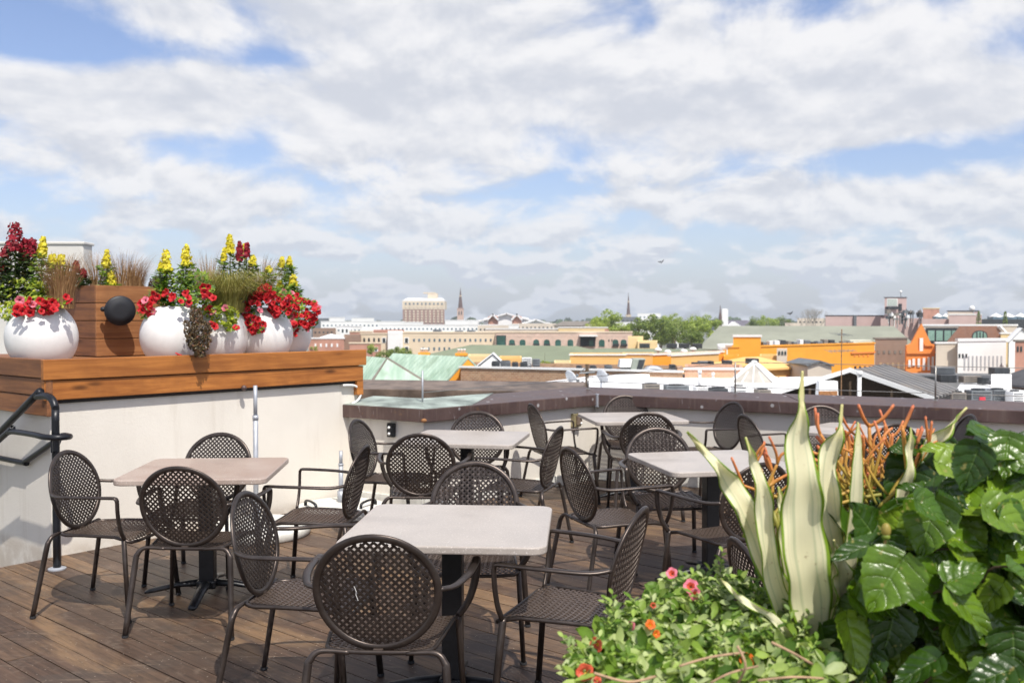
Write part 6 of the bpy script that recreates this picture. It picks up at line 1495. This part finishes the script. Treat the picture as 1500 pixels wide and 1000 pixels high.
# glass storefront, brick mansard with arched window
A, B, zt = fac(1352, 477, 112, 1490); block('white_coping_hall', 'flat building with a thin white roof line above the teal glass', 'building', A, B, zt, 8, M_BEIGE, M_ROOFW, M_TRIM, parap=.3, trim_h=.2)
A, B, zt = fac(1356, 480, 110, 1408); ctx = block('glass_front_building', 'building front of dark frames and teal glass next to the orange gable', 'building', A, B, zt, 2, M_AWN, M_ROOFG, None)
wrow(ctx, [1364, 1376, 1388, 1399], 484, 499, 9.5, glass=plain('mint_glass', (.26, .42, .35), .2), inner=False)
s_ = 106/F; a = at(1384, 500, 106); root = empty('brick_mansard_building', (a.x, 106, GZ), 0, 'red brown brick building with sloping shoulders and a wide arched window', 'building'); X = lambda p: at(p, 500, 106).x-a.x; zz_ = lambda y: at(1440, y, 106).z-GZ
out_ = [(X(1384), 0), (X(1496), 0), (X(1482), zz_(499)), (X(1462), zz_(478)), (X(1406), zz_(478)), (X(1388), zz_(500))]; out_[1] = (X(1484), 0)
MB().hull([(p[0], 0, p[1]) for p in out_], [(p[0]*1.03+1.3, 3, p[1]) for p in out_]).build('wall', M_BRICKR, root)
ctx = (root, Vector((a.x, 106)), Vector((a.x+10, 106)), Vector((1, 0)), Vector((0, 1)), Vector((a.x, 106, GZ)))
wrow(ctx, [1435], 485, 495, 20, glass=plain('pale_mint_glass', (.22, .36, .29), .2), frame=M_AWN, arch=True)
mb = MB()
for q_ in (-.33, 0, .33): mb.box((X(1435)+q_*20*s_*.7, -.09, zz_(490.5)), (.09, .08, 9*s_))
mb.build('mullions', M_AWN, root); mb = MB(); mb.tube([(X(1462), -.1, zz_(477)), (X(1484), -.1, zz_(501))], .22, n=4); mb.build('raking_coping', M_TRIM, root)
A, B, zt = fac(1466, 478, 104, 1540); block('cream_gable_block', 'cream block with white triangle at the right edge above the brick', 'building', A, B, zt-.8, 6, M_CREAM2, M_ROOFG, M_TRIM)
a = at(1478, 500, 101); root = empty('white_gable_house', (a.x, 101, GZ), 0, 'white triangular gable at the right edge over orange brick', 'house'); h0 = at(1478, 500, 101).z-GZ; h1 = at(1492, 482, 101).z-GZ
MB().hull([(0, 0, 0), (3.2, 0, 0), (3.2, 0, h0), (1.2, 0, h1), (0, 0, h0)], [(.4, 1, 0), (3.6, 1, 0), (3.6, 1, h0), (1.6, 1, h1), (.4, 1, h0)]).build('wall', M_WHT, root); MB().tube([(-.1, .4, h0-.05), (1.3, .4, h1+.1), (3.4, .4, h0-.05)], .6, .08, n=4).build('roof', M_ROOFW, root)
A, B, zt = fac(1487, 500, 88, 1540); ctx = block('orange_brick_house', 'orange brick wall with small arches at the right picture edge', 'building', A, B, zt, 6, M_PINKB, M_ROOFG, M_TAUPE)
wrow(ctx, [1491, 1496], 507, 515, 2.5, glass=M_GLS, arch=True, inner=False)

# ---- middle distance --------------------------------------------------
ctx = block('arcade_brick_building', 'tan brick building with a row of dark arched windows', 'building', *fac(726, 487, 132, 926), 16, M_BRICKT, M_ROOFG, M_CREAM, parap=.6)
wrow(ctx, [750, 765.5, 785.5, 801, 817.5, 835.5, 881.5, 901.5, 913.5], 497, 507.5, 8.5, glass=M_TEAL, frame=M_BRICKT, arch=True)
for px in (750, 785.5, 801, 901.5, 913.5):
    u = pxu(ctx, px); mb = MB(); p = ctx[1]+ctx[3]*u; mb.box(V3(p, at(px, 506, 132).z)-Vector((0, .35, 0)), (9.5*132/F, .6, .1)); mb.box(V3(p, at(px, 504.5, 132).z)-Vector((0, .64, 0)), (9.5*132/F, .04, .25)); local(mb, ctx[5]).build('balcony', M_AWN, ctx[0])
u = pxu(ctx, 861); p = ctx[1]+ctx[3]*u; mb = MB(); mb.box(V3(p, at(861, 500, 132).z)-Vector((0, .1, 0)), (22*132/F, .3, 14*132/F)); local(mb, ctx[5]).build('loggia', M_AWN, ctx[0]); mb = MB(); mb.box(V3(p, at(861, 491.5, 132).z)-Vector((0, .8, 0)), (26*132/F, 1.5, .18)); local(mb, ctx[5]).build('canopy', M_WHT, ctx[0])
wrow(ctx, [866], 498, 507, 6, glass=M_TEAL, proud=.3, inner=False); wrow(ctx, [734], 492, 506, 12, glass=M_TEAL, frame=M_AWN)
for k, px in enumerate((892, 896.5)): wrow(ctx, [px], 497, 500, 1.4, inner=False)
ctx = block('cream_long_building', 'long cream building with two rows of small windows', 'building', *fac(590, 487.5, 140, 726), 18, M_CREAM, M_ROOFW, M_CREAM, parap=.5)
wrow(ctx, [606.5+7.5*k for k in range(16)], 496, 500, 2.6, glass=M_GLSB, inner=False); wrow(ctx, [620, 628, 636, 643.5, 651, 658], 508.5, 513, 2.6, glass=M_GLSB, inner=False); wrow(ctx, [595.5], 495, 502, 4.5, glass=M_GLS); wrow(ctx, [595.5], 508, 514, 4.5, glass=M_GLS)
ctx = block('white_stair_block', 'blank white wall block in the middle of the cream buildings', 'building', *fac(568, 486, 138, 590), 12, M_WHT, M_ROOFW, None)
ctx = block('cream_wing', 'cream wing with four tall windows left of the blank white block', 'building', *fac(528, 489, 139, 568), 12, M_CREAM, M_ROOFG, M_CREAM)
wrow(ctx, [533.5, 540.5, 548, 555], 495, 500.5, 2.6, inner=False, glass=M_GLS); wrow(ctx, [562.5], 495, 501.5, 4, glass=M_GLS)
ctx = block('rosy_brick_block', 'low rosy brick block with pale coping below the cream wing', 'building', *fac(512, 503, 120, 558), 8, M_PINKB, M_ROOFG, M_CREAM); wrow(ctx, [545, 551], 509.5, 514, 2.8, glass=M_GLS)
ctx = block('rosy_brick_building', 'rosy brick building with a white pediment roof near the flowers', 'building', *fac(452, 496, 128, 504), 10, M_PINKB, M_ROOFG, M_TRIM)
wrow(ctx, [462, 470, 478, 486, 494], 503, 508, 2.4, inner=False, glass=M_WHT)
a = at(460, 495, 130); root = empty('white_pediment_roof', (at(480, 495, 130).x, 130, at(480, 496, 130).z), 0, 'low white pyramid roof on the rosy brick building', 'roof'); s_ = 130/F; mb = MB(); i = mb.add([(-19*s_, 0, 0), (20*s_, 0, 0), (20*s_, 6, 0), (-19*s_, 6, 0), (0, 2.5, 7*s_)])
mb.q(i, i+1, i+4); mb.q(i+1, i+2, i+4); mb.q(i+2, i+3, i+4); mb.q(i+3, i, i+4); mb.q(i+3, i+2, i+1, i); mb.build('roof', M_ROOFW, root)
block('brown_brick_block', 'brown brick block between the rosy building and the cream wing', 'building', *fac(504, 491, 133, 529), 8, M_BRNB, M_ROOFG, None)
block('rosy_upper_block', 'rosy upper storey behind the cream wing', 'building', *fac(512, 486, 150, 546), 8, M_PINKB, M_ROOFG, M_CREAM)
block('red_tile_block', 'thin red tiled roof strip behind the white stair block', 'building', *fac(547, 483.5, 160, 592), 8, M_PINKB, M_PINKB, None)
block('cream_roof_block', 'cream roof strip behind the right half of the arcade building', 'building', *fac(818, 480, 165, 890), 10, M_CREAM2, M_CREAM2, M_TRIM); block('dark_red_roof_block', 'dark red roof strip near the arcade building end', 'building', *fac(886, 482.5, 150, 914), 8, M_PINKB, M_BRNB, None)
block('pale_orange_cottage', 'pale orange cottage under the trees right of the arcade building', 'house', *fac(934, 500, 110, 963), 6, M_CREAM2, M_CREAM, None); block('pale_orange_cottage', 'narrow pale orange gatehouse between the arcade building and the cottage', 'house', *fac(920, 493, 116, 942), 4, M_CREAM2, M_CREAM, None)
block('tan_roof_terrace', 'long tan wall behind the arcade building with small pale openings', 'building', *fac(712, 482, 170, 822), 10, M_BEIGE, M_ROOFG, M_TRIM)
# black fans behind the sage roof
for k, (px, lab) in enumerate(((945, 'first'), (985, 'second'), (1003, 'third'), (1022, 'last'))): fanunit(px-7, px+7, 503, 510, 104, '%s of the black fan units before the dark oaks, counted from the left' % lab, M_GREYD, fan=False)
def mush(px, py, d, lab):
    c = at(px, py, d); root = empty('roof_vent', (c.x, d, c.z-.9), 0, lab, 'roof vent', 'mushroom vents on the sage roof'); MB().tube([(0, 0, 0), (0, 0, .75)], .12, n=8).build('pipe', M_WHT, root); MB().lathe((0, 0, .65), [(.32, 0), (.34, .14), (.18, .28), (.03, .3)], 12).build('cap', M_WHT, root, smooth=True)
for px, py, lab in ((964, 510, 'largest white mushroom vent on the sage roof'), (978, 513, 'small white mushroom vent in the middle of the sage roof'), (1002, 512, 'dark footed white mushroom vent on the sage roof'), (1015, 509, 'rightmost white mushroom vent on the sage roof')): mush(px, py, 86, lab)
c = at(1065, 506, 80); root = empty('white_dish', (c.x, 80, c.z-1.5), 0, 'white round dish on a pole at the orange wall', 'satellite dish'); MB().tube([(0, 0, -2), (0, 0, 1.3)], .06, n=8).build('mast', M_WHT, root); MB().lathe_v((0, 0, 1.5), [(.01, -.2), (.4, -.1), (.52, .15), (.5, .17), (.3, .0), (.01, -.1)], 14, (1, .5, 1)).build('reflector', M_WHT, root, smooth=True)
c = at(1058, 508, 80); root = empty('white_dish', (c.x, 80, c.z-1.2), 0, 'smaller white dish left of the round dish at the orange wall', 'satellite dish'); MB().tube([(0, 0, -2), (0, 0, 1.0)], .05, n=8).build('mast', M_WHT, root); MB().lathe_v((0, 0, 1.1), [(.01, -.2), (.36, -.1), (.44, .35), (.4, .36), (.3, .0), (.01, -.1)], 14, (1, .5, 1)).build('reflector', M_WHT, root, smooth=True)

# ---- skyline ------------------------------------------------------------
ctx = block('tall_hotel', 'tall brick and cream hotel tower on the skyline', 'building', *fac(590, 441, 880, 651, None, 880), 26, plain('hotel_brick', (.34, .20, .155), .9, 0, .08, .1), M_ROOFW, M_TRIM, parap=1, trim_h=1.2)
root = ctx[0]; o = ctx[5]; A, B, e, n = ctx[1:5]
mb = MB(); zb_ = at(620, 453, 880).z; zt_ = at(620, 441, 880).z; mb.box(V3((A+B)/2+n*12.4, (zb_+zt_)/2), ((B-A).length+.8, 25.6, zt_-zb_), ex=V3(e, 0)); local(mb, o).build('upper_band', M_CREAM, root)
wrow(ctx, [594.5+5.9*k for k in range(10)], 443.5, 446, 2.2, glass=M_GLSB, inner=False, proud=.9)
for (y0, y1) in ((448, 450.5), (454.5, 457), (458.3, 460.8), (462, 464.5), (465.8, 468.3), (469.6, 472)): wrow(ctx, [594.5+5.9*k for k in range(10)], y0, y1, 2.4, glass=M_CREAM, inner=False, proud=.9)
a = at(627, 441, 890); b = at(641, 431, 890); mb = MB(); mb.box(((a.x+b.x)/2, 892, (a.z+b.z)/2+.0), (b.x-a.x, 10, b.z-a.z+1.6)); mb.box(((a.x+b.x)/2-3, 892, b.z+1.2), (b.x-a.x+2, 10.5, 1.2)); local(mb, o).build('penthouse', M_CREAM, root)
mb = MB(); i = mb.add([V3(A, zt_+1), V3(B, zt_+1), V3(B+n*26, zt_+1), V3(A+n*26, zt_+1), V3(A+e*3+n*10, zt_+3.2), V3(B-e*3+n*10, zt_+3.2)]); mb.q(i, i+1, i+5, i+4); mb.q(i+2, i+3, i+4, i+5); mb.q(i+1, i+2, i+5); mb.q(i+3, i, i+4); local(mb, o).build('roof_slope', M_ROOFW, root)
def steeple(px, ytip, ybase, wpx, d, tower_top, label, body, spire):
    c = at(px, ybase, d); s_ = d/F; root = empty('church_steeple', (c.x, d, GZ), 0, label, 'church steeple'); w = wpx*s_; z0 = c.z-GZ; zt_ = at(px, tower_top, d).z-GZ; ztip = at(px, ytip, d).z-GZ
    MB().box((0, 0, zt_/2), (w, w, zt_)).box((0, 0, zt_), (w*1.15, w*1.15, w*.12)).build('tower', body, root)
    h = ztip-zt_; r_ = w*.42; MB().lathe((0, 0, zt_), [(r_, 0), (r_*.8, h*.12), (r_*.86, h*.14), (r_*.55, h*.40)], 8).build('lantern', spire, root)
    MB().lathe((0, 0, zt_+h*.40), [(r_*.55, 0), (r_*.62, h*.01), (r_*.30, h*.28), (.05, h*.58)], 8).build('spire', spire, root)
    MB().lathe((0, 0, zt_+h*.56), [(r_*.48, 0), (r_*.44, h*.05)], 8).build('pale_band', M_CREAM, root)
    for s2 in (-.2, .2): MB().box((w*s2, -w/2-.1, zt_-w*.7), (w*.16, .3, w*.6)).build('louvre', M_GLS, root)
M_SPIRE = plain('brown_spire', (.12, .075, .065), .8); M_ROSE = plain('rose_tower', (.60, .42, .34), .85)
steeple(674.5, 420, 467, 9, 620, 452, 'slim church steeple with rose tower and dark spire right of the hotel', M_ROSE, M_SPIRE)
steeple(920.5, 428, 468, 7, 640, 461, 'slim dark church steeple above the white block and trees', M_CREAM, M_SPIRE)
c = at(1061, 478, 420); root = empty('church', (c.x, 420, GZ), 0, 'white church tower with white gable and purple slate roof', 'church'); s_ = 420/F; zz_ = lambda y: at(1061, y, 420).z-GZ
MB().box((0, 0, zz_(453)/2), (9*s_, 9*s_, zz_(453))).box((0, 0, zz_(453)), (7*s_, 7*s_, 2*s_)).build('tower', M_WHT, root)
MB().lathe((-7.5*s_, -2, 0), [(2.6*s_, 0), (2.4*s_, zz_(464)), (.9*s_, zz_(456)), (.1, zz_(447))], 8).build('spire', M_SPIRE, root)
MB().hull([(4*s_, -3, 0), (22*s_, -3, 0), (22*s_, -3, zz_(477)), (13*s_, -3, zz_(471)), (4*s_, -3, zz_(477))], [(4*s_, 6, 0), (22*s_, 6, 0), (22*s_, 6, zz_(477)), (13*s_, 6, zz_(471)), (4*s_, 6, zz_(477))]).build('gable', M_WHT, root)
MB().hull([(6*s_, 0, zz_(477)), (42*s_, 0, zz_(478)), (42*s_, 9, zz_(478)), (6*s_, 9, zz_(477))], [(6*s_, 4, zz_(469)), (38*s_, 4, zz_(469)), (38*s_, 6, zz_(469)), (6*s_, 6, zz_(469))]).build('roof', M_PURP, root)
far = [(897, 464, 935, 500, 'grey_block', 'pale grey block left of the dark steeple on the skyline', M_GREY), (900, 467, 910, 420, 'white_block', 'small white block at the left of the grey skyline block', M_WHT), (934, 459, 968, 560, 'white_hospital', 'large white block on the skyline right of the dark steeple', M_WHT),
       (904, 472, 955, 380, 'white_roof_strip', 'long white roof strip under the skyline blocks', M_WHT), (652, 469, 704, 330, 'white_warehouse', 'plain white warehouse roof below the first steeple', M_WHT), (470, 471, 592, 300, 'white_office_row', 'long white office row with a band of windows at left', M_WHT),
       (456, 466, 486, 360, 'pale_office_block', 'pale office block just right of the petunias', M_GREY), (482, 465, 505, 350, 'white_office_block', 'white stepped office block near the petunias', M_WHT), (515, 466, 548, 420, 'white_hall', 'white hall with bright roof on the left skyline', M_WHT),
       (592, 472, 620, 290, 'white_shed_row', 'low white sheds below the hotel tower', M_WHT), (556, 476, 760, 230, 'white_roof_range', 'long range of bright white roofs behind the cream building', M_WHT), (750, 474, 815, 260, 'grey_slate_terrace', 'grey terrace right of the peaked white roofs', M_BEIGE),
       (700, 477, 745, 215, 'beige_terrace', 'beige roof terrace with small openings in mid skyline', M_BEIGE), (986, 474, 1000, 260, 'salmon_house', 'small salmon coloured house between the trees', M_PINKB), (990, 480, 1002, 245, 'white_cottage', 'tiny white cottage under the salmon house', M_WHT),
       (1168, 466, 1208, 250, 'tan_skyline_block', 'tan block with white pipes at the foot of the bare tree', M_BEIGE), (1150, 473, 1172, 270, 'low_tan_block', 'low tan block left of the bare tree', M_BEIGE), (458, 481, 492, 200, 'dark_red_gable_block', 'dark roofed block with red gable behind the rosy building', M_BRNB),
       (492, 478, 530, 210, 'white_hotel_wing', 'white wing with tall dark windows above the brown brick block', M_WHT), (846, 473, 866, 420, 'pale_low_block', 'pale low block left of the feathery tree', M_BEIGE), (884, 470, 902, 600, 'ochre_low_block', 'small ochre block behind the feathery tree', M_CREAM2)]
for (px0, y, px1, d, nm, lab, m_) in far:
    ctx = block(nm, lab, 'building', *fac(px0, y, d, px1), 14, m_, M_ROOFW if m_ in (M_WHT, M_GREY) else M_ROOFG, M_TRIM if m_ is M_WHT else None, parap=.5)
    if px1-px0 > 26 and nm not in ('white_warehouse', 'white_roof_strip'):
        n_ = int((px1-px0)/6); wrow(ctx, [px0+4+6*k for k in range(n_)], y+4.5, y+6.7, 2.4, glass=M_GLSB if m_ is M_WHT else M_GREYD, inner=False)
wrow((lambda c_: c_)(block('white_office_annex', 'white annex with two dark windows left of the cream wing', 'building', *fac(498, 480, 190, 514), 6, M_WHT, M_ROOFW, None)), [502, 508], 482, 487, 2.5, glass=M_GLS, inner=False)
# peaked white roofs
for (px, py, w_, d, lab) in ((722, 460, 14, 300, 'white peaked roof with brown triangle, left one of the pair'), (757, 460, 14, 300, 'white peaked roof with brown triangle, right one of the pair'), (742, 459, 66, 320, 'broad low white roof between the peaked ones'), (785, 468, 60, 300, 'sloping white roof trailing off to the right')):
    c = at(px, py, d); s_ = d/F; root = empty('peaked_white_roof_house', (c.x, d, GZ), 0, lab, 'building'); w = w_*s_/2; zt_ = c.z-GZ; ze_ = zt_-4*s_ if w_ < 30 else zt_-7*s_
    MB().hull([(-w, 0, 0), (w, 0, 0), (w, 0, ze_), (0, 0, zt_), (-w, 0, ze_)], [(-w, 12, 0), (w, 12, 0), (w, 12, ze_), (0, 12, zt_), (-w, 12, ze_)]).build('wall', M_PINKB if w_ < 30 else M_WHT, root)
    mb = MB(); mb.slab([(-w*1.25, -1, ze_-.8), (-w*1.25, 12, ze_-.8), (0, 12, zt_+.25), (0, -1, zt_+.25)][::-1], .5); mb.slab([(w*1.25, -1, ze_-.8), (w*1.25, 12, ze_-.8), (0, 12, zt_+.25), (0, -1, zt_+.25)], .5); mb.build('roof', M_ROOFW, root)
# grey gabled roof
A = at(812, 478, 240); B = at(850, 478, 240); house('grey_slate_house', 'grey slate roof with small dormers right of the peaked white roofs', 'house', Vector((A.x, 240)), Vector((B.x, 236)), at(830, 477, 240).z, 10, 1.0, M_BEIGE, M_TAUPE, hip=(0, 0))
# mauve building group
ctx = block('mauve_building', 'long mauve building with a dark downpipe on the right skyline', 'building', *fac(1209, 462.5, 190, 1300), 14, M_PINK, M_ROOFG, M_AWN, parap=.5, trim_h=.15)
u = pxu(ctx, 1251.5); mb = MB(); mb.box(V3(ctx[1]+ctx[3]*u, at(1251, 470, 190).z)-Vector((0, .25, 0)), (.5, .5, 17*190/F)); local(mb, ctx[5]).build('downpipe_panel', M_GREY, ctx[0])
ctx = block('mauve_tower', 'mauve rooftop tower with a white framed window and dark balcony', 'building', *fac(1296, 436, 186, 1328), 6, M_PINK, M_ROOFG, M_AWN, parap=.3, trim_h=.15)
wrow(ctx, [1306.5], 438, 448, 14, glass=plain('pale_glass', (.45, .5, .45), .3)); u = pxu(ctx, 1305); mb = MB(); mb.box(V3(ctx[1]+ctx[3]*u, at(1305, 451, 186).z)-Vector((0, .5, 0)), (17*186/F, 1, .5)); mb.box(V3(ctx[1]+ctx[3]*pxu(ctx, 1318), at(1318, 450, 186).z)-Vector((0, .1, 0)), (.5, .4, 1.4)); local(mb, ctx[5]).build('balcony', M_AWN, ctx[0])
c = at(1319.5, 428, 188); root = empty('mast_ball', (c.x, 188, c.z-1.2), 0, 'small white ball on a thin mast above the mauve tower', 'radome'); MB().tube([(0, 0, 0), (0, 0, 1.2)], .05, n=6).build('mast', M_GREY, root); MB().ball((0, 0, 1.3), .26, 10, 8).build('ball', M_WHT, root, smooth=True)
ctx = block('pipe_deck_building', 'mauve lower wing crowded with pipes and grey machinery', 'building', *fac(1290, 466, 180, 1352), 8, M_PINK, M_ROOFG, None)
r6 = random.Random(12); root = empty('rooftop_machinery', (at(1325, 462, 178).x, 178, at(1325, 470, 178).z), 0, 'cluster of grey rooftop machinery and pipes in front of the mauve tower', 'roof machinery'); o = Vector(root.location)
for k in range(26):
    px = r6.uniform(1300, 1352); y = r6.uniform(456, 468); c = at(px, y, 177+r6.uniform(-1.5, 1.5)); b_ = MB(); w_ = r6.uniform(2, 6)*178/F; h_ = r6.uniform(2, 5)*178/F
    b_.box((0, 0, 0), (w_, 1, h_)); b_.tube([(w_*.3, 0, -1.8), (w_*.3, 0, h_)], .08, n=5); b_.v = [v+c-o for v in b_.v]; b_.build('machine', [M_GREY, M_GREYD, M_WHT, M_TAUPE][k % 4], root)
block('mauve_low_block', 'low mauve block under the white dome at right', 'building', *fac(1390, 461, 172, 1438), 8, M_PINK, M_ROOFG, M_TRIM); block('peach_penthouse', 'small peach penthouse on the right skyline', 'building', *fac(1352, 452, 220, 1376), 6, M_PINKB, M_ROOFG, M_CREAM2)
block('pale_plant_room', 'pale plant room left of the white dome', 'building', *fac(1388, 456, 180, 1426), 6, M_BEIGE, M_ROOFG, M_GREYD); block('mauve_mid_block', 'mauve strip of wall with small windows between tower and dome', 'building', *fac(1345, 467, 176, 1392), 8, M_PINK, M_ROOFG, None)
block('mauve_edge_block', 'small dark topped mauve block right of the dome', 'building', *fac(1427, 456, 178, 1434), 6, M_PINK, M_BRNB, M_AWN)
c = at(1427.5, 453, 180); root = empty('radome', (c.x, 181, c.z-.4), 0, 'white round dome on the plant room at right', 'radome'); MB().ball((0, 0, .6), .52, 16, 10).build('ball', M_WHT, root, smooth=True); MB().lathe((0, 0, 0), [(.4, 0), (.3, .25)], 10).build('stand', M_GREY, root)
for k, (px, w_, lab) in enumerate(((1374, 12, 'small white tent roof far left of the tent row'), (1385, 9, 'tiny white tent roof left of the plant room'), (1459, 18, 'first white tent roof of the right row'), (1477, 18, 'second white tent roof of the right row'), (1495, 18, 'third white tent roof of the right row, near the picture edge'))):
    c = at(px, 458.5, 200); s_ = 200/F; root = empty('tent_roof', (c.x, 200, c.z-9*s_), 0, lab, 'tent', 'white tents on the right skyline'); w = w_*s_/2
    prof = [(w*1.1, 2.2*s_*0+3*s_), (w*1.05, 4*s_), (w*.6, 6.2*s_), (w*.25, 7.6*s_), (.05, 9*s_)]; MB().lathe((0, 0, 0), prof, 10).build('canopy', M_WHT, root, smooth=True); MB().box((0, 0, .5*s_), (w*1.9, w*1.9, 7*s_)).build('sides', M_GLSB, root)
block('tent_deck_building', 'dark railed roof deck under the white tents', 'building', *fac(1436, 467.5, 196, 1540), 8, M_GREYD, M_ROOFG, None)
for (px, lab) in ((1433.5, 'narrow dark cypress left of the white tents'), (1472.5, 'narrow dark cypress between the white tents')):
    c = at(px, 463, 170); root = empty('cypress', (c.x, 170, GZ), 0, lab, 'tree', 'cypresses by the tents'); mb = MB(); zt_ = at(px, 456, 170).z-GZ
    for k in range(260): t_ = rnd.random(); r_ = .35*(1-t_)**.5+.05; a_ = rnd.uniform(0, 6.3); mb.card((math.cos(a_)*r_, math.sin(a_)*r_, zt_-2.4*(1-t_)), rv(), .14, None, .8)
    mb.build('crown', M_TB, root); MB().tube([(0, 0, 0), (0, 0, zt_-1)], .07, n=5).build('trunk', M_BARK, root)
# birds
def bird(px, py, d, lab, s_, body):
    c = at(px, py, d); root = empty('bird', c, 0, lab, 'bird', 'birds in flight'); mb = MB(); mb.lathe_v((0, 0, 0), [(.001, -.18), (.045, -.08), (.06, 0), (.04, .1), (.001, .2)], 8, (s_, s_, s_)); mb.v = [Vector((v.z*.3, v.x, v.z*-.9))*1 for v in mb.v]
    for w_ in (-1, 1):
        i = mb.add([(0, 0, .05*s_), (.06*s_, 0, -.06*s_), (w_*.20*s_, .02, (.10+.10*(w_ > 0))*s_), (w_*.34*s_, .02, (.06+.24*(w_ > 0))*s_), (w_*.2*s_, .02, -.02*s_)]); mb.q(i, i+2, i+1); mb.q(i+1, i+2, i+4); mb.q(i+2, i+3, i+4)
    o = mb.build('body', body, root); sf = o.modifiers.new('t', 'SOLIDIFY'); sf.thickness = .012
bird(968, 384, 60, 'small black and white gull flying in the middle of the sky', .62, M_GREY); bird(1157, 459.5, 60, 'tiny dark bird gliding low over the skyline at right', .6, M_GREYD)
# hall clutter: small vents along bright roofs
for k, (px, py, d, lab) in enumerate(((640, 484, 150, 'dark skylight strip on the white roofs, left'), (690, 485, 150, 'blue grey roof clutter above the cream facade'), (672, 485.5, 150, 'small grey box above the cream facade'))): fanunit(px-6, px+6, py-1.5, py+2, d, lab, M_GREY, fan=False, dep=1.5)

# thin sunny air over the city
hm = bpy.data.materials.new('pale_air'); hm.use_nodes = True; nt = hm.node_tree; nt.nodes.clear()
ho = nt.nodes.new('ShaderNodeOutputMaterial'); hv = nt.nodes.new('ShaderNodeVolumePrincipled'); hv.inputs['Color'].default_value = (.9, .94, 1, 1); hv.inputs['Density'].default_value = .00035; hv.inputs['Anisotropy'].default_value = .2
nt.links.new(hv.outputs[0], ho.inputs['Volume'])
tag(MB().box((0, 800, 23), (3600, 1800, 78)).build('haze', hm), kind='stuff')
